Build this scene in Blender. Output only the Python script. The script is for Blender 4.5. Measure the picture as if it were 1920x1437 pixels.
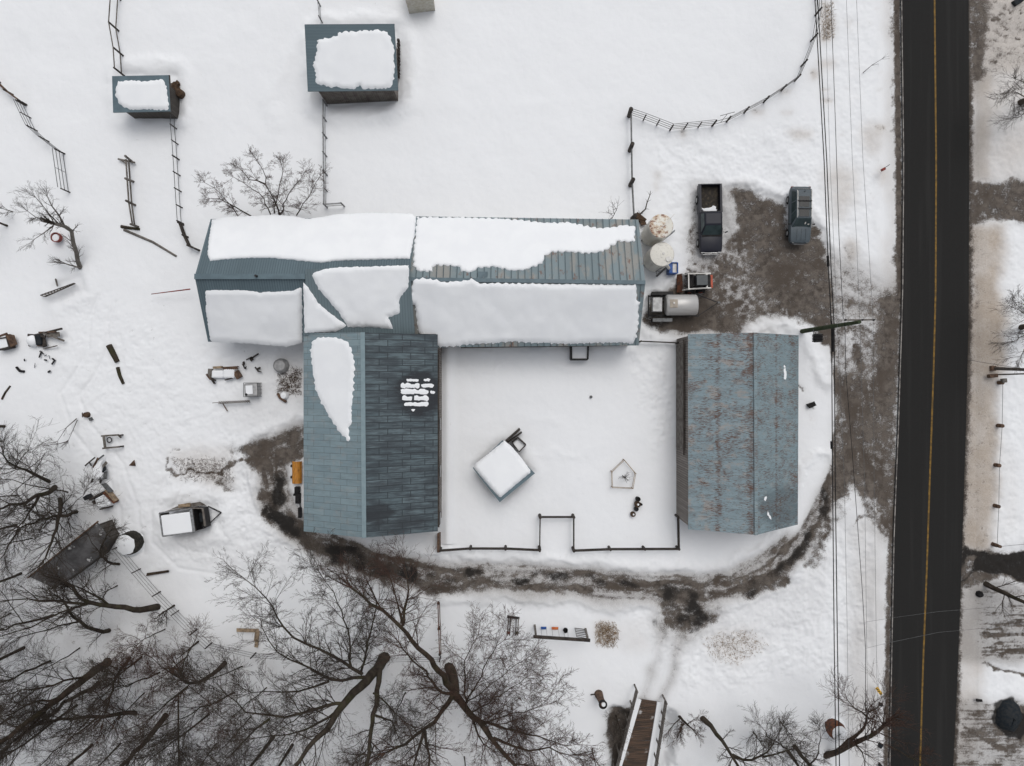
import bpy, bmesh, math, random
import numpy as np
from mathutils import Vector, Matrix, geometry

for o in list(bpy.data.objects): bpy.data.objects.remove(o)
S = bpy.context.scene
COL = S.collection
R = math.radians
# ------------------------------------------------------------ camera
H = 60.0                      # drone height above the yard
SC = H / 1280.0               # metres per photo pixel on the ground
cam = bpy.data.cameras.new('camera'); camo = bpy.data.objects.new('camera', cam); COL.objects.link(camo)
camo.location = (0, 0, H); camo.rotation_euler = (0, 0, 0)
cam.sensor_fit = 'HORIZONTAL'; cam.sensor_width = 36.0; cam.lens = 24.0
cam.clip_start = 0.5; cam.clip_end = 2000
S.camera = camo
# ------------------------------------------------------------ sky, sun, exposure
wd = bpy.data.worlds.new('World'); S.world = wd; wd.use_nodes = True
nt = wd.node_tree; bg = nt.nodes['Background']
sky = nt.nodes.new('ShaderNodeTexSky'); sky.sky_type = 'NISHITA'; sky.sun_disc = False
SUN_EL, SUN_AZ = R(64), R(20)
sky.sun_elevation = SUN_EL; sky.sun_rotation = SUN_AZ
sky.air_density = 1.0; sky.dust_density = 3.0
hs = nt.nodes.new('ShaderNodeHueSaturation'); hs.inputs['Saturation'].default_value = 0.22
nt.links.new(sky.outputs[0], hs.inputs['Color']); nt.links.new(hs.outputs[0], bg.inputs['Color'])
bg.inputs['Strength'].default_value = 0.118
sl = bpy.data.lights.new('sun', 'SUN'); so = bpy.data.objects.new('sun', sl); COL.objects.link(so)
sl.energy = 0.8; sl.angle = R(40); sl.color = (1.0, 0.97, 0.93)
so.rotation_euler = (math.pi/2 - SUN_EL, 0, math.pi - SUN_AZ)
S.view_settings.view_transform = 'Standard'; S.view_settings.look = 'None'
S.view_settings.gamma = 1.0; S.view_settings.exposure = 0.1
S.view_settings.use_curve_mapping = False

# ------------------------------------------------------------ helpers
def W(px, py, z=0.0):
    k = SC * (1 - z / H)
    return Vector(((px - 960) * k, (718.5 - py) * k, z))

OFF = {}
def tag(o, label=None, cat=None, group=None, kind=None):
    if label: o['label'] = label
    if cat: o['category'] = cat
    if group: o['group'] = group
    if kind: o['kind'] = kind
    return o

def thing(name, label, cat, loc, group=None, rz=None):
    o = bpy.data.objects.new(name, None); COL.objects.link(o)
    o.location = loc; o.rotation_euler = (0, 0, rz or 0.0); o.empty_display_size = 0.3
    OFF[o.name] = Vector((0, 0, 0)) if rz is not None else Vector(loc)
    return tag(o, label, cat, group)

def link_mesh(name, me, mat, parent=None, loc=None):
    o = bpy.data.objects.new(name, me); COL.objects.link(o)
    if mat is not None and not me.materials: me.materials.append(mat)
    if parent is not None:
        o.parent = parent; OFF[o.name] = OFF[parent.name]
    else:
        o.location = loc or (0, 0, 0); OFF[o.name] = Vector(loc or (0, 0, 0))
    return o

def np_mesh(name, V, F, mat, parent=None, loc=None, smooth=False):
    """V (n,3), F (m,k) faces of equal size"""
    off = OFF[parent.name] if parent is not None else Vector(loc or (0, 0, 0))
    V = np.asarray(V, dtype=np.float64) - np.array(off)[None, :]
    F = np.asarray(F, dtype=np.int32)
    me = bpy.data.meshes.new(name)
    me.vertices.add(len(V)); me.vertices.foreach_set('co', V.astype(np.float32).ravel())
    k = F.shape[1]
    me.loops.add(F.size); me.loops.foreach_set('vertex_index', F.ravel())
    me.polygons.add(len(F)); me.polygons.foreach_set('loop_start', np.arange(0, F.size, k, dtype=np.int32))
    me.polygons.foreach_set('loop_total', np.full(len(F), k, dtype=np.int32))
    if smooth: me.polygons.foreach_set('use_smooth', np.ones(len(F), dtype=bool))
    me.update(); me.validate()
    return link_mesh(name, me, mat, parent, loc)

class MB:
    def __init__(s): s.v = []; s.f = []
    def add(s, vs, fs):
        b = len(s.v); s.v += [tuple(v) for v in vs]; s.f += [tuple(b + i for i in f) for f in fs]; return s
    def box(s, c, size, rz=0.0, rx=0.0, ry=0.0, jit=0.0):
        m = Matrix.Rotation(rz, 3, 'Z') @ Matrix.Rotation(ry, 3, 'Y') @ Matrix.Rotation(rx, 3, 'X')
        c = Vector(c); hx, hy, hz = size[0]/2, size[1]/2, size[2]/2
        vs = []
        for dz in (-hz, hz):
            for dx, dy in ((-hx, -hy), (hx, -hy), (hx, hy), (-hx, hy)):
                vs.append(c + m @ Vector((dx, dy, dz)))
        if jit: vs = [v + Vector((random.uniform(-jit, jit), random.uniform(-jit, jit), random.uniform(-jit, jit))) for v in vs]
        return s.add(vs, [(3,2,1,0),(4,5,6,7),(0,1,5,4),(1,2,6,5),(2,3,7,6),(3,0,4,7)])
    def bar(s, a, b, w, h=None, up=(0,0,1)):
        a, b = Vector(a), Vector(b); h = h or w
        t = (b - a)
        if t.length < 1e-6: return s
        t.normalize(); u = Vector(up)
        if abs(t.dot(u)) > 0.95: u = Vector((1, 0, 0))
        x = t.cross(u).normalized(); y = x.cross(t).normalized()
        vs = [p + x*sx*w/2 + y*sy*h/2 for p in (a, b) for sx, sy in ((-1,-1),(1,-1),(1,1),(-1,1))]
        return s.add(vs, [(3,2,1,0),(4,5,6,7),(0,1,5,4),(1,2,6,5),(2,3,7,6),(3,0,4,7)])
    def tube(s, pts, r, n=8, cap=True):
        pts = [Vector(p) for p in pts]; rs = r if isinstance(r, (list, tuple)) else [r]*len(pts)
        b = len(s.v); ref = Vector((0.123, 0.31, 0.94))
        if abs((pts[-1]-pts[0]).normalized().dot(ref.normalized())) > 0.9: ref = Vector((1, 0.1, 0))
        for i, p in enumerate(pts):
            t = (pts[min(i+1, len(pts)-1)] - pts[max(i-1, 0)]).normalized()
            x = t.cross(ref).normalized(); y = t.cross(x)
            for k in range(n):
                a = 2*math.pi*k/n; s.v.append(tuple(p + (x*math.cos(a) + y*math.sin(a))*rs[i]))
        for i in range(len(pts)-1):
            for k in range(n):
                k2 = (k+1) % n
                s.f.append((b+i*n+k, b+i*n+k2, b+(i+1)*n+k2, b+(i+1)*n+k))
        if cap:
            s.f.append(tuple(b+k for k in range(n))[::-1]); s.f.append(tuple(b+(len(pts)-1)*n+k for k in range(n)))
        return s
    def lathe(s, c, prof, n=24):
        """prof: list of (r, z) ; closed on axis where r == 0"""
        c = Vector(c); b = len(s.v)
        for r, z in prof:
            for k in range(n):
                a = 2*math.pi*k/n; s.v.append((c.x + r*math.cos(a), c.y + r*math.sin(a), c.z + z))
        for i in range(len(prof)-1):
            for k in range(n):
                k2 = (k+1) % n
                s.f.append((b+i*n+k, b+i*n+k2, b+(i+1)*n+k2, b+(i+1)*n+k))
        return s
    def prism(s, pts, z0, z1):
        n = len(pts); b = len(s.v)
        for z in (z0, z1):
            for p in pts: s.v.append((p[0], p[1], z))
        for k in range(n): s.f.append((b+k, b+(k+1) % n, b+n+(k+1) % n, b+n+k))
        s.f.append(tuple(b+k for k in range(n))[::-1]); s.f.append(tuple(b+n+k for k in range(n)))
        return s
    def build(s, name, mat, parent=None, loc=None, smooth=False, bevel=0.0):
        off = OFF[parent.name] if parent is not None else Vector(loc or (0, 0, 0))
        me = bpy.data.meshes.new(name)
        me.from_pydata([tuple(Vector(v) - off) for v in s.v], [], s.f)
        me.update()
        o = link_mesh(name, me, mat, parent, loc)
        if smooth:
            for p in me.polygons: p.use_smooth = True
            try: me.set_sharp_from_angle(angle=R(40))
            except Exception: pass
        if bevel:
            md = o.modifiers.new('bevel', 'BEVEL'); md.width = bevel; md.segments = 2; md.limit_method = 'ANGLE'
        return o

# ------------------------------------------------------------ noise for numpy
_rs = np.random.RandomState(7)
_LAT = _rs.rand(512, 512)
def vnoise(x, y):
    xi = np.floor(x).astype(np.int64); yi = np.floor(y).astype(np.int64)
    fx = x - xi; fy = y - yi; fx = fx*fx*(3-2*fx); fy = fy*fy*(3-2*fy)
    a = _LAT[xi & 511, yi & 511]; b = _LAT[(xi+1) & 511, yi & 511]
    c = _LAT[xi & 511, (yi+1) & 511]; d = _LAT[(xi+1) & 511, (yi+1) & 511]
    return (a*(1-fx)+b*fx)*(1-fy) + (c*(1-fx)+d*fx)*fy
def fbm(x, y, o=4):
    s = 0; a = 0.5; t = 0
    for i in range(o):
        s = s + a*vnoise(x*2**i + 17.3*i, y*2**i + 9.1*i); t += a; a *= 0.55
    return s/t

# ------------------------------------------------------------ materials
def newmat(name):
    m = bpy.data.materials.new(name); m.use_nodes = True
    n = m.node_tree; b = n.nodes['Principled BSDF']; return m, n, b
def N(n, t, **kw):
    x = n.nodes.new(t)
    for k, v in kw.items():
        if k.startswith('i_'):
            x.inputs[k[2:].replace('_', ' ')].default_value = v
        else: setattr(x, k, v)
    return x
def lk(n, a, b): n.links.new(a, b)
def mix(n, fac, a, b, bt='MIX'):
    x = n.nodes.new('ShaderNodeMix'); x.data_type = 'RGBA'; x.blend_type = bt; x.clamp_factor = True
    for s, v in ((x.inputs['Factor'], fac), (x.inputs['A'], a), (x.inputs['B'], b)):
        if hasattr(v, 'is_linked') or isinstance(v, bpy.types.NodeSocket): lk(n, v, s)
        elif isinstance(v, (int, float)): s.default_value = v if s.type == 'VALUE' else (v, v, v, 1)
        else: s.default_value = (*v, 1) if len(v) == 3 else v
    return x.outputs['Result']
def mth(n, op, a, b=None, c=None, clamp=False):
    x = n.nodes.new('ShaderNodeMath'); x.operation = op; x.use_clamp = clamp
    for i, v in enumerate((a, b, c)):
        if v is None: continue
        if isinstance(v, bpy.types.NodeSocket): lk(n, v, x.inputs[i])
        else: x.inputs[i].default_value = v
    return x.outputs[0]
def sstep(n, v, lo, hi):
    x = n.nodes.new('ShaderNodeMapRange'); x.interpolation_type = 'SMOOTHSTEP'
    lk(n, v, x.inputs['Value']); x.inputs['From Min'].default_value = lo; x.inputs['From Max'].default_value = hi
    return x.outputs['Result']
def coords(n, scale=(1, 1, 1), rot=(0, 0, 0), kind='Object'):
    tc = n.nodes.new('ShaderNodeTexCoord'); mp = n.nodes.new('ShaderNodeMapping')
    lk(n, tc.outputs[kind], mp.inputs['Vector']); mp.inputs['Scale'].default_value = scale; mp.inputs['Rotation'].default_value = rot
    return mp.outputs[0]
def noise(n, vec, scale, detail=4.0, rough=0.55):
    x = n.nodes.new('ShaderNodeTexNoise'); lk(n, vec, x.inputs['Vector'])
    x.inputs['Scale'].default_value = scale; x.inputs['Detail'].default_value = detail; x.inputs['Roughness'].default_value = rough
    return x.outputs['Fac']
def bump(n, b, h, strength=0.3, dist=0.02):
    x = n.nodes.new('ShaderNodeBump'); x.inputs['Strength'].default_value = strength; x.inputs['Distance'].default_value = dist
    lk(n, h, x.inputs['Height']); lk(n, x.outputs[0], b.inputs['Normal'])
def simple(name, c, c2=None, rough=0.7, metal=0.0, scale=3.0, stretch=(1, 1, 1), bmp=0.0, lo=0.35, hi=0.65, spec=0.4):
    m, n, b = newmat(name)
    c2 = c2 or tuple(x*0.75 for x in c)
    v = coords(n, stretch); f = noise(n, v, scale, 5)
    lk(n, mix(n, sstep(n, f, lo, hi), c, c2), b.inputs['Base Color'])
    b.inputs['Roughness'].default_value = rough; b.inputs['Metallic'].default_value = metal
    b.inputs['Specular IOR Level'].default_value = spec
    if bmp: bump(n, b, noise(n, v, scale*4, 3), bmp, 0.02)
    return m

M = {}
M['snow_roof'] = simple('roof_snow', (0.84, 0.855, 0.87), (0.81, 0.825, 0.845), rough=0.75, scale=0.6, bmp=0.25, spec=0.2)
M['wood_grey'] = simple('weathered_wood', (0.17, 0.155, 0.14), (0.075, 0.062, 0.052), rough=0.85, scale=2.5, stretch=(1, 1, 1), bmp=0.4)
M['wood_dark'] = simple('dark_wood', (0.055, 0.045, 0.038), (0.025, 0.02, 0.017), rough=0.85, scale=3, bmp=0.4)
M['wood_brown'] = simple('brown_wood', (0.14, 0.085, 0.055), (0.06, 0.035, 0.024), rough=0.85, scale=3, bmp=0.4)
M['wood_tan'] = simple('tan_wood', (0.36, 0.27, 0.18), (0.2, 0.15, 0.1), rough=0.85, scale=3, bmp=0.3)
M['black'] = simple('black_rubber', (0.01, 0.01, 0.011), (0.022, 0.02, 0.02), rough=0.8, scale=5, spec=.2)
M['blackmetal'] = simple('black_metal', (0.014, 0.014, 0.016), (0.03, 0.027, 0.026), rough=0.6, scale=4, spec=.25)
M['steel'] = simple('galvanised_steel', (0.33, 0.34, 0.35), (0.2, 0.2, 0.2), rough=0.45, metal=0.5, scale=3)
M['pipe'] = simple('grey_pipe', (0.14, 0.145, 0.15), (0.07, 0.07, 0.07), rough=0.5, metal=0.3, scale=4)
M['rust'] = simple('rusty_steel', (0.16, 0.06, 0.03), (0.07, 0.035, 0.025), rough=0.85, scale=4, bmp=0.2)
M['redpaint'] = simple('faded_red', (0.25, 0.04, 0.03), (0.12, 0.04, 0.03), rough=0.7, scale=4)
M['blue'] = simple('blue_plastic', (0.02, 0.09, 0.33), (0.02, 0.06, 0.2), rough=0.5, scale=4)
M['orange'] = simple('orange_paint', (0.6, 0.18, 0.04), (0.45, 0.1, 0.03), rough=0.55, scale=5)
M['orangered'] = simple('orange_red_paint', (0.5, 0.09, 0.04), (0.3, 0.06, 0.03), rough=0.5, scale=5)
M['yellow'] = simple('plow_yellow', (0.52, 0.22, 0.03), (0.2, 0.08, 0.02), rough=0.6, scale=3, stretch=(6, 0.8, 1), lo=0.45, hi=0.7)
M['sign_yellow'] = simple('sign_yellow', (0.7, 0.42, 0.03), (0.6, 0.35, 0.03), rough=0.5)
M['white'] = simple('off_white_paint', (0.7, 0.69, 0.66), (0.55, 0.53, 0.5), rough=0.5, scale=3)
M['galv'] = simple('dull_aluminium', (0.42, 0.42, 0.42), (0.3, 0.3, 0.3), rough=0.45, metal=0.25, scale=3)
M['tarp'] = simple('dark_tarp', (0.01, 0.015, 0.02), (0.024, 0.026, 0.028), rough=0.75, scale=4, bmp=0.5, spec=.2)
M['line_white'] = simple('worn_white_line', (0.3, 0.28, 0.26), (0.11, 0.1, 0.095), rough=0.8, scale=2.0, lo=0.4, hi=0.6)
M['line_yellow'] = simple('yellow_line', (0.22, 0.125, 0.022), (0.1, 0.06, 0.016), rough=0.8, scale=2.5)
M['hay'] = simple('old_hay', (0.1, 0.06, 0.035), (0.04, 0.026, 0.018), rough=0.95, scale=9, bmp=0.8)
M['pit'] = simple('damp_dark_straw', (0.04, 0.035, 0.028), (0.015, 0.015, 0.012), rough=0.95, scale=6, bmp=0.8)
M['ribtint'] = simple('roof_seam', (0.06, 0.1, 0.125), (0.045, 0.07, 0.085), rough=0.6, scale=3)
M['cladding'] = simple('pale_cladding', (0.5, 0.49, 0.44), (0.4, 0.37, 0.3), rough=0.7, scale=4)

def bark(name, a, b_, moss=0.3):
    m, n, b = newmat(name); v = coords(n)
    f = noise(n, v, 2.0, 5); g = noise(n, v, 0.9, 3)
    c = mix(n, sstep(n, f, 0.35, 0.65), a, b_)
    c = mix(n, mth(n, 'MULTIPLY', sstep(n, g, 0.5, 0.65), moss), c, (0.05, 0.055, 0.02))
    lk(n, c, b.inputs['Base Color']); b.inputs['Roughness'].default_value = 0.9; b.inputs['Specular IOR Level'].default_value = 0.15
    bump(n, b, noise(n, v, 14, 4), 0.6, 0.03)
    return m
M['bark'] = bark('bark', (0.06, 0.049, 0.038), (0.033, 0.026, 0.02), 0.35)
M['bark2'] = bark('brown_bark', (0.068, 0.05, 0.038), (0.036, 0.027, 0.02), 0.25)
M['twig'] = bark('twig', (0.078, 0.063, 0.053), (0.045, 0.036, 0.03), 0.1)
M['twig_red'] = bark('reddish_twig', (0.1, 0.06, 0.047), (0.055, 0.036, 0.03), 0.1)
M['pole_green'] = bark('treated_pole', (0.06, 0.075, 0.04), (0.038, 0.05, 0.03), 0.2)
M['pole_grey'] = simple('grey_pole', (0.16, 0.145, 0.13), (0.09, 0.08, 0.07), rough=0.8, scale=3)

# vertical board siding
def siding(name, c1, c2, wid=0.2):
    m, n, b = newmat(name)
    tc = n.nodes.new('ShaderNodeTexCoord'); sp = n.nodes.new('ShaderNodeSeparateXYZ'); lk(n, tc.outputs['Object'], sp.inputs[0])
    u = mth(n, 'ADD', sp.outputs['X'], sp.outputs['Y'])
    fr = mth(n, 'FRACT', mth(n, 'DIVIDE', u, wid))
    gap = mth(n, 'LESS_THAN', fr, 0.14)
    cell = mth(n, 'FLOOR', mth(n, 'DIVIDE', u, wid))
    wn = n.nodes.new('ShaderNodeTexWhiteNoise'); wn.noise_dimensions = '1D'; lk(n, cell, wn.inputs['W'])
    v = coords(n, (6, 6, 0.6)); f = noise(n, v, 2.0, 5)
    c = mix(n, mth(n, 'MULTIPLY_ADD', wn.outputs['Value'], 0.5, mth(n, 'MULTIPLY', sstep(n, f, 0.3, 0.7), 0.5)), c1, c2)
    c = mix(n, gap, c, tuple(x*0.25 for x in c2))
    lk(n, c, b.inputs['Base Color']); b.inputs['Roughness'].default_value = 0.9
    bump(n, b, mth(n, 'SUBTRACT', 1.0, gap), 0.7, 0.02)
    return m
M['siding'] = siding('weathered_siding', (0.27, 0.245, 0.225), (0.14, 0.12, 0.105))
M['siding_dark'] = siding('dark_siding', (0.09, 0.08, 0.07), (0.045, 0.038, 0.033), 0.16)
M['siding_white'] = siding('white_siding', (0.6, 0.6, 0.58), (0.45, 0.44, 0.42), 0.2)

# roof: fine ribbed blue steel
def roof_ribbed(name, base, dark, pitch, axis='X', line=0.25, stain=None, stain_amt=0.0, rust=0.0):
    m, n, b = newmat(name)
    tc = n.nodes.new('ShaderNodeTexCoord'); sp = n.nodes.new('ShaderNodeSeparateXYZ'); lk(n, tc.outputs['Object'], sp.inputs[0])
    u = mth(n, 'DIVIDE', sp.outputs[axis], pitch); fr = mth(n, 'FRACT', u)
    ln = mth(n, 'LESS_THAN', fr, line)
    wn = n.nodes.new('ShaderNodeTexWhiteNoise'); wn.noise_dimensions = '1D'; lk(n, mth(n, 'FLOOR', mth(n, 'DIVIDE', u, 3.0)), wn.inputs['W'])
    st = (1, 0.35, 1) if axis == 'X' else (0.35, 1, 1)
    v = coords(n, st); f = noise(n, v, 1.3, 5)
    c = mix(n, mth(n, 'MULTIPLY_ADD', wn.outputs['Value'], 0.5, mth(n, 'MULTIPLY', f, 0.5)), base, tuple(x*0.72 for x in base))
    if stain:
        g = noise(n, coords(n, st), 0.55, 6, 0.65)
        c = mix(n, mth(n, 'MULTIPLY', sstep(n, g, 0.47, 0.6), stain_amt), c, stain)
    if rust:
        g2 = noise(n, coords(n, st), 2.1, 6, 0.7)
        c = mix(n, mth(n, 'MULTIPLY', sstep(n, g2, 0.56, 0.66), rust), c, (0.15, 0.06, 0.03))
    c = mix(n, ln, c, dark)
    lk(n, c, b.inputs['Base Color']); b.inputs['Roughness'].default_value = 0.5; b.inputs['Specular IOR Level'].default_value = 0.35
    bump(n, b, ln, 0.6, 0.02)
    return m
M['roof_fine'] = roof_ribbed('blue_ribbed_roof', (0.118, 0.166, 0.19), (0.07, 0.1, 0.118), 0.2, 'X', 0.28)
M['roof_conn'] = roof_ribbed('connector_ribbed_roof', (0.165, 0.215, 0.235), (0.11, 0.147, 0.163), 0.22, 'X', 0.22)
M['roof_shed'] = roof_ribbed('shed_ribbed_roof', (0.108, 0.155, 0.178), (0.075, 0.11, 0.13), 0.23, 'Y', 0.2)
M['roof_seam'] = roof_ribbed('weathered_seam_roof', (0.205, 0.26, 0.28), (0.06, 0.09, 0.105), 0.54, 'X', 0.11, (0.31, 0.28, 0.245), 0.6, 0.7)
M['roof_bare'] = simple('bare_blue_sheet', (0.11, 0.16, 0.185), (0.09, 0.13, 0.152), rough=0.5, scale=1.5)

def roof_panels(name, a, b_, mortar, bw, rh, dark=None, dark_amt=0, rust_amt=0, dash=False, seams=(), tan_amt=0.0, msize=0.012, blots=()):
    m, n, b = newmat(name)
    v = coords(n)
    br = n.nodes.new('ShaderNodeTexBrick'); lk(n, v, br.inputs['Vector'])
    br.inputs['Color1'].default_value = (*a, 1); br.inputs['Color2'].default_value = (*b_, 1); br.inputs['Mortar'].default_value = (*mortar, 1)
    br.inputs['Scale'].default_value = 1.0; br.inputs['Brick Width'].default_value = bw; br.inputs['Row Height'].default_value = rh
    br.inputs['Mortar Size'].default_value = msize; br.offset = 0.37; br.inputs['Bias'].default_value = 0.0
    c = br.outputs['Color']
    sv = coords(n, (0.5, 3.2, 1)); f = noise(n, sv, 1.2, 6, 0.65)
    c = mix(n, mth(n, 'MULTIPLY', sstep(n, f, 0.4, 0.7), 0.55), c, tuple(x*0.6 for x in a))
    if tan_amt:
        g = noise(n, coords(n, (1, 1.8, 1)), 0.95, 6, 0.68)
        c = mix(n, mth(n, 'MULTIPLY', sstep(n, g, 0.5, 0.66), tan_amt*.7), c, (0.38, 0.3, 0.25))
    if dark:
        g = noise(n, coords(n, (0.55, 3.0, 1)), 0.9, 5, 0.62)
        g3 = noise(n, coords(n), 0.35, 3)
        c = mix(n, mth(n, 'MULTIPLY', sstep(n, mth(n, 'ADD', mth(n, 'MULTIPLY', g, 0.7), mth(n, 'MULTIPLY', g3, 0.35)), 0.38, 0.62), dark_amt), c, dark)
        g4 = noise(n, coords(n, (0.5, 11, 1)), 1.0, 5, 0.75)
        c = mix(n, mth(n, 'MULTIPLY', sstep(n, g4, 0.42, 0.62), 0.6), c, (0.035, 0.042, 0.05))
        c = mix(n, mth(n, 'MULTIPLY', sstep(n, g4, 0.45, 0.3), 0.4), c, (0.15, 0.19, 0.2))
        g2 = noise(n, coords(n, (1.1, 5, 1)), 1.7, 4, 0.7)
        c = mix(n, mth(n, 'MULTIPLY', sstep(n, g2, 0.64, 0.74), 0.5), c, (0.1, 0.05, 0.035))
    if dash:
        g = noise(n, coords(n, (3.2, 22.0, 1)), 1.0, 4, 0.75)
        cl = noise(n, coords(n, (1, 1, 1)), 0.8, 5, 0.6)
        thr = mth(n, 'SUBTRACT', g, mth(n, 'MULTIPLY', mth(n, 'SUBTRACT', 0.66, cl), 0.42))
        sp = n.nodes.new('ShaderNodeSeparateXYZ'); lk(n, v, sp.inputs[0])
        near = None
        for sx, wdt in seams:
            d = mth(n, 'ABSOLUTE', mth(n, 'SUBTRACT', sp.outputs['X'], sx))
            q = mth(n, 'SUBTRACT', 1.0, sstep(n, d, 0.0, wdt)); near = q if near is None else mth(n, 'MAXIMUM', near, q)
        if near is not None: thr = mth(n, 'ADD', thr, mth(n, 'MULTIPLY', near, 0.065))
        c = mix(n, mth(n, 'MULTIPLY', sstep(n, thr, 0.462, 0.52), rust_amt), c, mix(n, cl, (0.04, 0.034, 0.033), (0.15, 0.068, 0.04)))
    for bx_, by_, rx_, ry_, am in blots:
        mp = n.nodes.new('ShaderNodeMapping'); lk(n, v, mp.inputs['Vector']); mp.inputs['Location'].default_value = (-bx_/rx_, -by_/ry_, 0); mp.inputs['Scale'].default_value = (1/rx_, 1/ry_, 0)
        ln_ = n.nodes.new('ShaderNodeVectorMath'); ln_.operation = 'LENGTH'; lk(n, mp.outputs[0], ln_.inputs[0])
        q = mth(n, 'ADD', ln_.outputs['Value'], mth(n, 'MULTIPLY', mth(n, 'SUBTRACT', noise(n, coords(n, (.6, 2.2, 1)), 1.3, 5, .7), .5), 1.1))
        c = mix(n, mth(n, 'MULTIPLY', mth(n, 'SUBTRACT', 1.0, sstep(n, q, .7, 1.1)), am), c, (0.025, 0.027, 0.032))
    c = mix(n, mth(n, 'MULTIPLY', br.outputs['Fac'], 0.8), c, mortar)
    lk(n, c, b.inputs['Base Color']); b.inputs['Roughness'].default_value = 0.6; b.inputs['Specular IOR Level'].default_value = 0.25
    bump(n, b, br.outputs['Fac'], -0.4, 0.015)
    return m
M['roof_west'] = roof_panels('panel_roof_pale', (0.225, 0.295, 0.32), (0.185, 0.25, 0.278), (0.07, 0.085, 0.095), 1.5, 0.5, tan_amt=0.25)
M['roof_east'] = roof_panels('panel_roof_stained', (0.15, 0.198, 0.218), (0.095, 0.132, 0.148), (0.03, 0.037, 0.042), 1.7, 0.5, (0.032, 0.036, 0.043), 0.7, msize=0.03, blots=((4.1, 3.8, 1.9, 2.1, .93), (0.9, -5.6, 1.5, .8, .8), (2.2, -6.6, 2.6, .35, .5)))
M['roof_rust'] = roof_panels('rusted_roof_west', (0.25, 0.32, 0.35), (0.225, 0.293, 0.322), (0.13, 0.17, 0.19), 30.0, 0.8, rust_amt=0.9, dash=True, tan_amt=0.75, seams=((-2.5, 0.3), (-0.2, 0.4)))
M['roof_rust2'] = roof_panels('rusted_roof_east', (0.22, 0.288, 0.315), (0.2, 0.268, 0.295), (0.12, 0.165, 0.19), 30.0, 0.8, rust_amt=0.85, dash=True, tan_amt=0.3, seams=((2.3, 0.2),), blots=((3.0, -5.6, 2.6, 1.9, .38),))

# ============================================================ GROUND
def axis(lo, hi, step, far):
    c = np.arange(lo, hi + 1e-6, step)
    out = [hi]; d = step
    while out[-1] < far: d *= 1.35; out.append(out[-1] + d)
    hi_ext = np.array(out[1:])
    return np.concatenate([-(hi_ext[::-1]) + (lo + hi) if False else (lo - (hi_ext[::-1] - hi)), c, hi_ext])
gx = axis(-46.5, 46.5, 0.1, 420.0); gy = axis(-35.5, 35.5, 0.1, 420.0)
X, Y = np.meshgrid(gx, gy)                     # (ny,nx)
PX = X/SC + 960.0; PY = 718.5 - Y/SC           # the same ground expressed in photo pixels (ground plane plan)
wx = (fbm(X*0.35+50, Y*0.35+10, 5) - 0.5); wy = (fbm(X*0.35+90, Y*0.35+70, 5) - 0.5)
wx2 = (fbm(X*1.6+5, Y*1.6+1, 3) - 0.5); wy2 = (fbm(X*1.6+31, Y*1.6+47, 3) - 0.5)
QX = PX + wx*40 + wx2*12; QY = PY + wy*40 + wy2*12     # warped plan, for ragged edges
NF = fbm(X*2.2, Y*2.2, 5); NM = fbm(X*0.8+200, Y*0.8+33, 5); NL = fbm(X*0.18+7, Y*0.18+70, 4)
A = {k: np.zeros_like(X) for k in ('dirt', 'wet', 'tan', 'slush_shade')}
HG = np.zeros_like(X)

def bb(pts, m):
    xs = [p[0] for p in pts]; ys = [p[1] for p in pts]
    x0 = np.searchsorted(gx, (min(xs)-m-960)*SC); x1 = np.searchsorted(gx, (max(xs)+m-960)*SC)
    y0 = np.searchsorted(gy, (718.5-max(ys)-m)*SC); y1 = np.searchsorted(gy, (718.5-min(ys)+m)*SC)
    return slice(max(y0-1, 0), y1+1), slice(max(x0-1, 0), x1+1)
def dline(pts, qx, qy, closed=False):
    d = np.full(qx.shape, 1e9); P = pts + [pts[0]] if closed else pts
    for (ax, ay), (bx, by) in zip(P[:-1], P[1:]):
        vx, vy = bx-ax, by-ay; L = vx*vx+vy*vy + 1e-9
        t = np.clip(((qx-ax)*vx+(qy-ay)*vy)/L, 0, 1)
        d = np.minimum(d, np.hypot(qx-ax-t*vx, qy-ay-t*vy))
    return d
def spoly(pts, qx, qy):
    d = dline(pts, qx, qy, True); ins = np.zeros(qx.shape, bool); n = len(pts)
    for i in range(n):
        ax, ay = pts[i]; bx, by = pts[(i+1) % n]
        c = ((ay > qy) != (by > qy)) & (qx < (bx-ax)*(qy-ay)/((by-ay) + 1e-12) + ax)
        ins ^= c
    return np.where(ins, -d, d)
def sm(x): x = np.clip(x, 0, 1); return x*x*(3-2*x)
def poly(ch, pts, val, soft, warp=True, sub=False, op='max', tex=None):
    s = bb(pts, soft*2+40)
    qx, qy = (QX[s], QY[s]) if warp else (PX[s], PY[s])
    v = val*sm((soft - spoly(pts, qx, qy))/(2*soft))
    if tex is not None: v = v*tex[s]
    T = A[ch] if ch in A else HG
    if op == 'max': T[s] = np.maximum(T[s], v)
    elif op == 'add': T[s] = T[s] + v
    else: T[s] = T[s]*(1-v)
def line(ch, pts, w, val, soft, warp=True, op='max', tex=None):
    s = bb(pts, w+soft*2+40)
    qx, qy = (QX[s], QY[s]) if warp else (PX[s], PY[s])
    v = val*sm((w + soft - dline(pts, qx, qy))/(2*soft))
    if tex is not None: v = v*tex[s]
    T = A[ch] if ch in A else HG
    if op == 'max': T[s] = np.maximum(T[s], v)
    elif op == 'add': T[s] = T[s] + v
    else: T[s] = T[s]*(1-v)
SPK = sm((fbm(X*5.5, Y*5.5, 3) - 0.56)/0.12)          # grain for speckled dirt
STR_Y = sm((fbm(X*7.0, Y*0.5, 4) - 0.45)/0.2)         # streaks running up-down
STR_X = sm((fbm(X*0.45, Y*5.0, 4) - 0.47)/0.18)       # streaks running left-right

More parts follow.
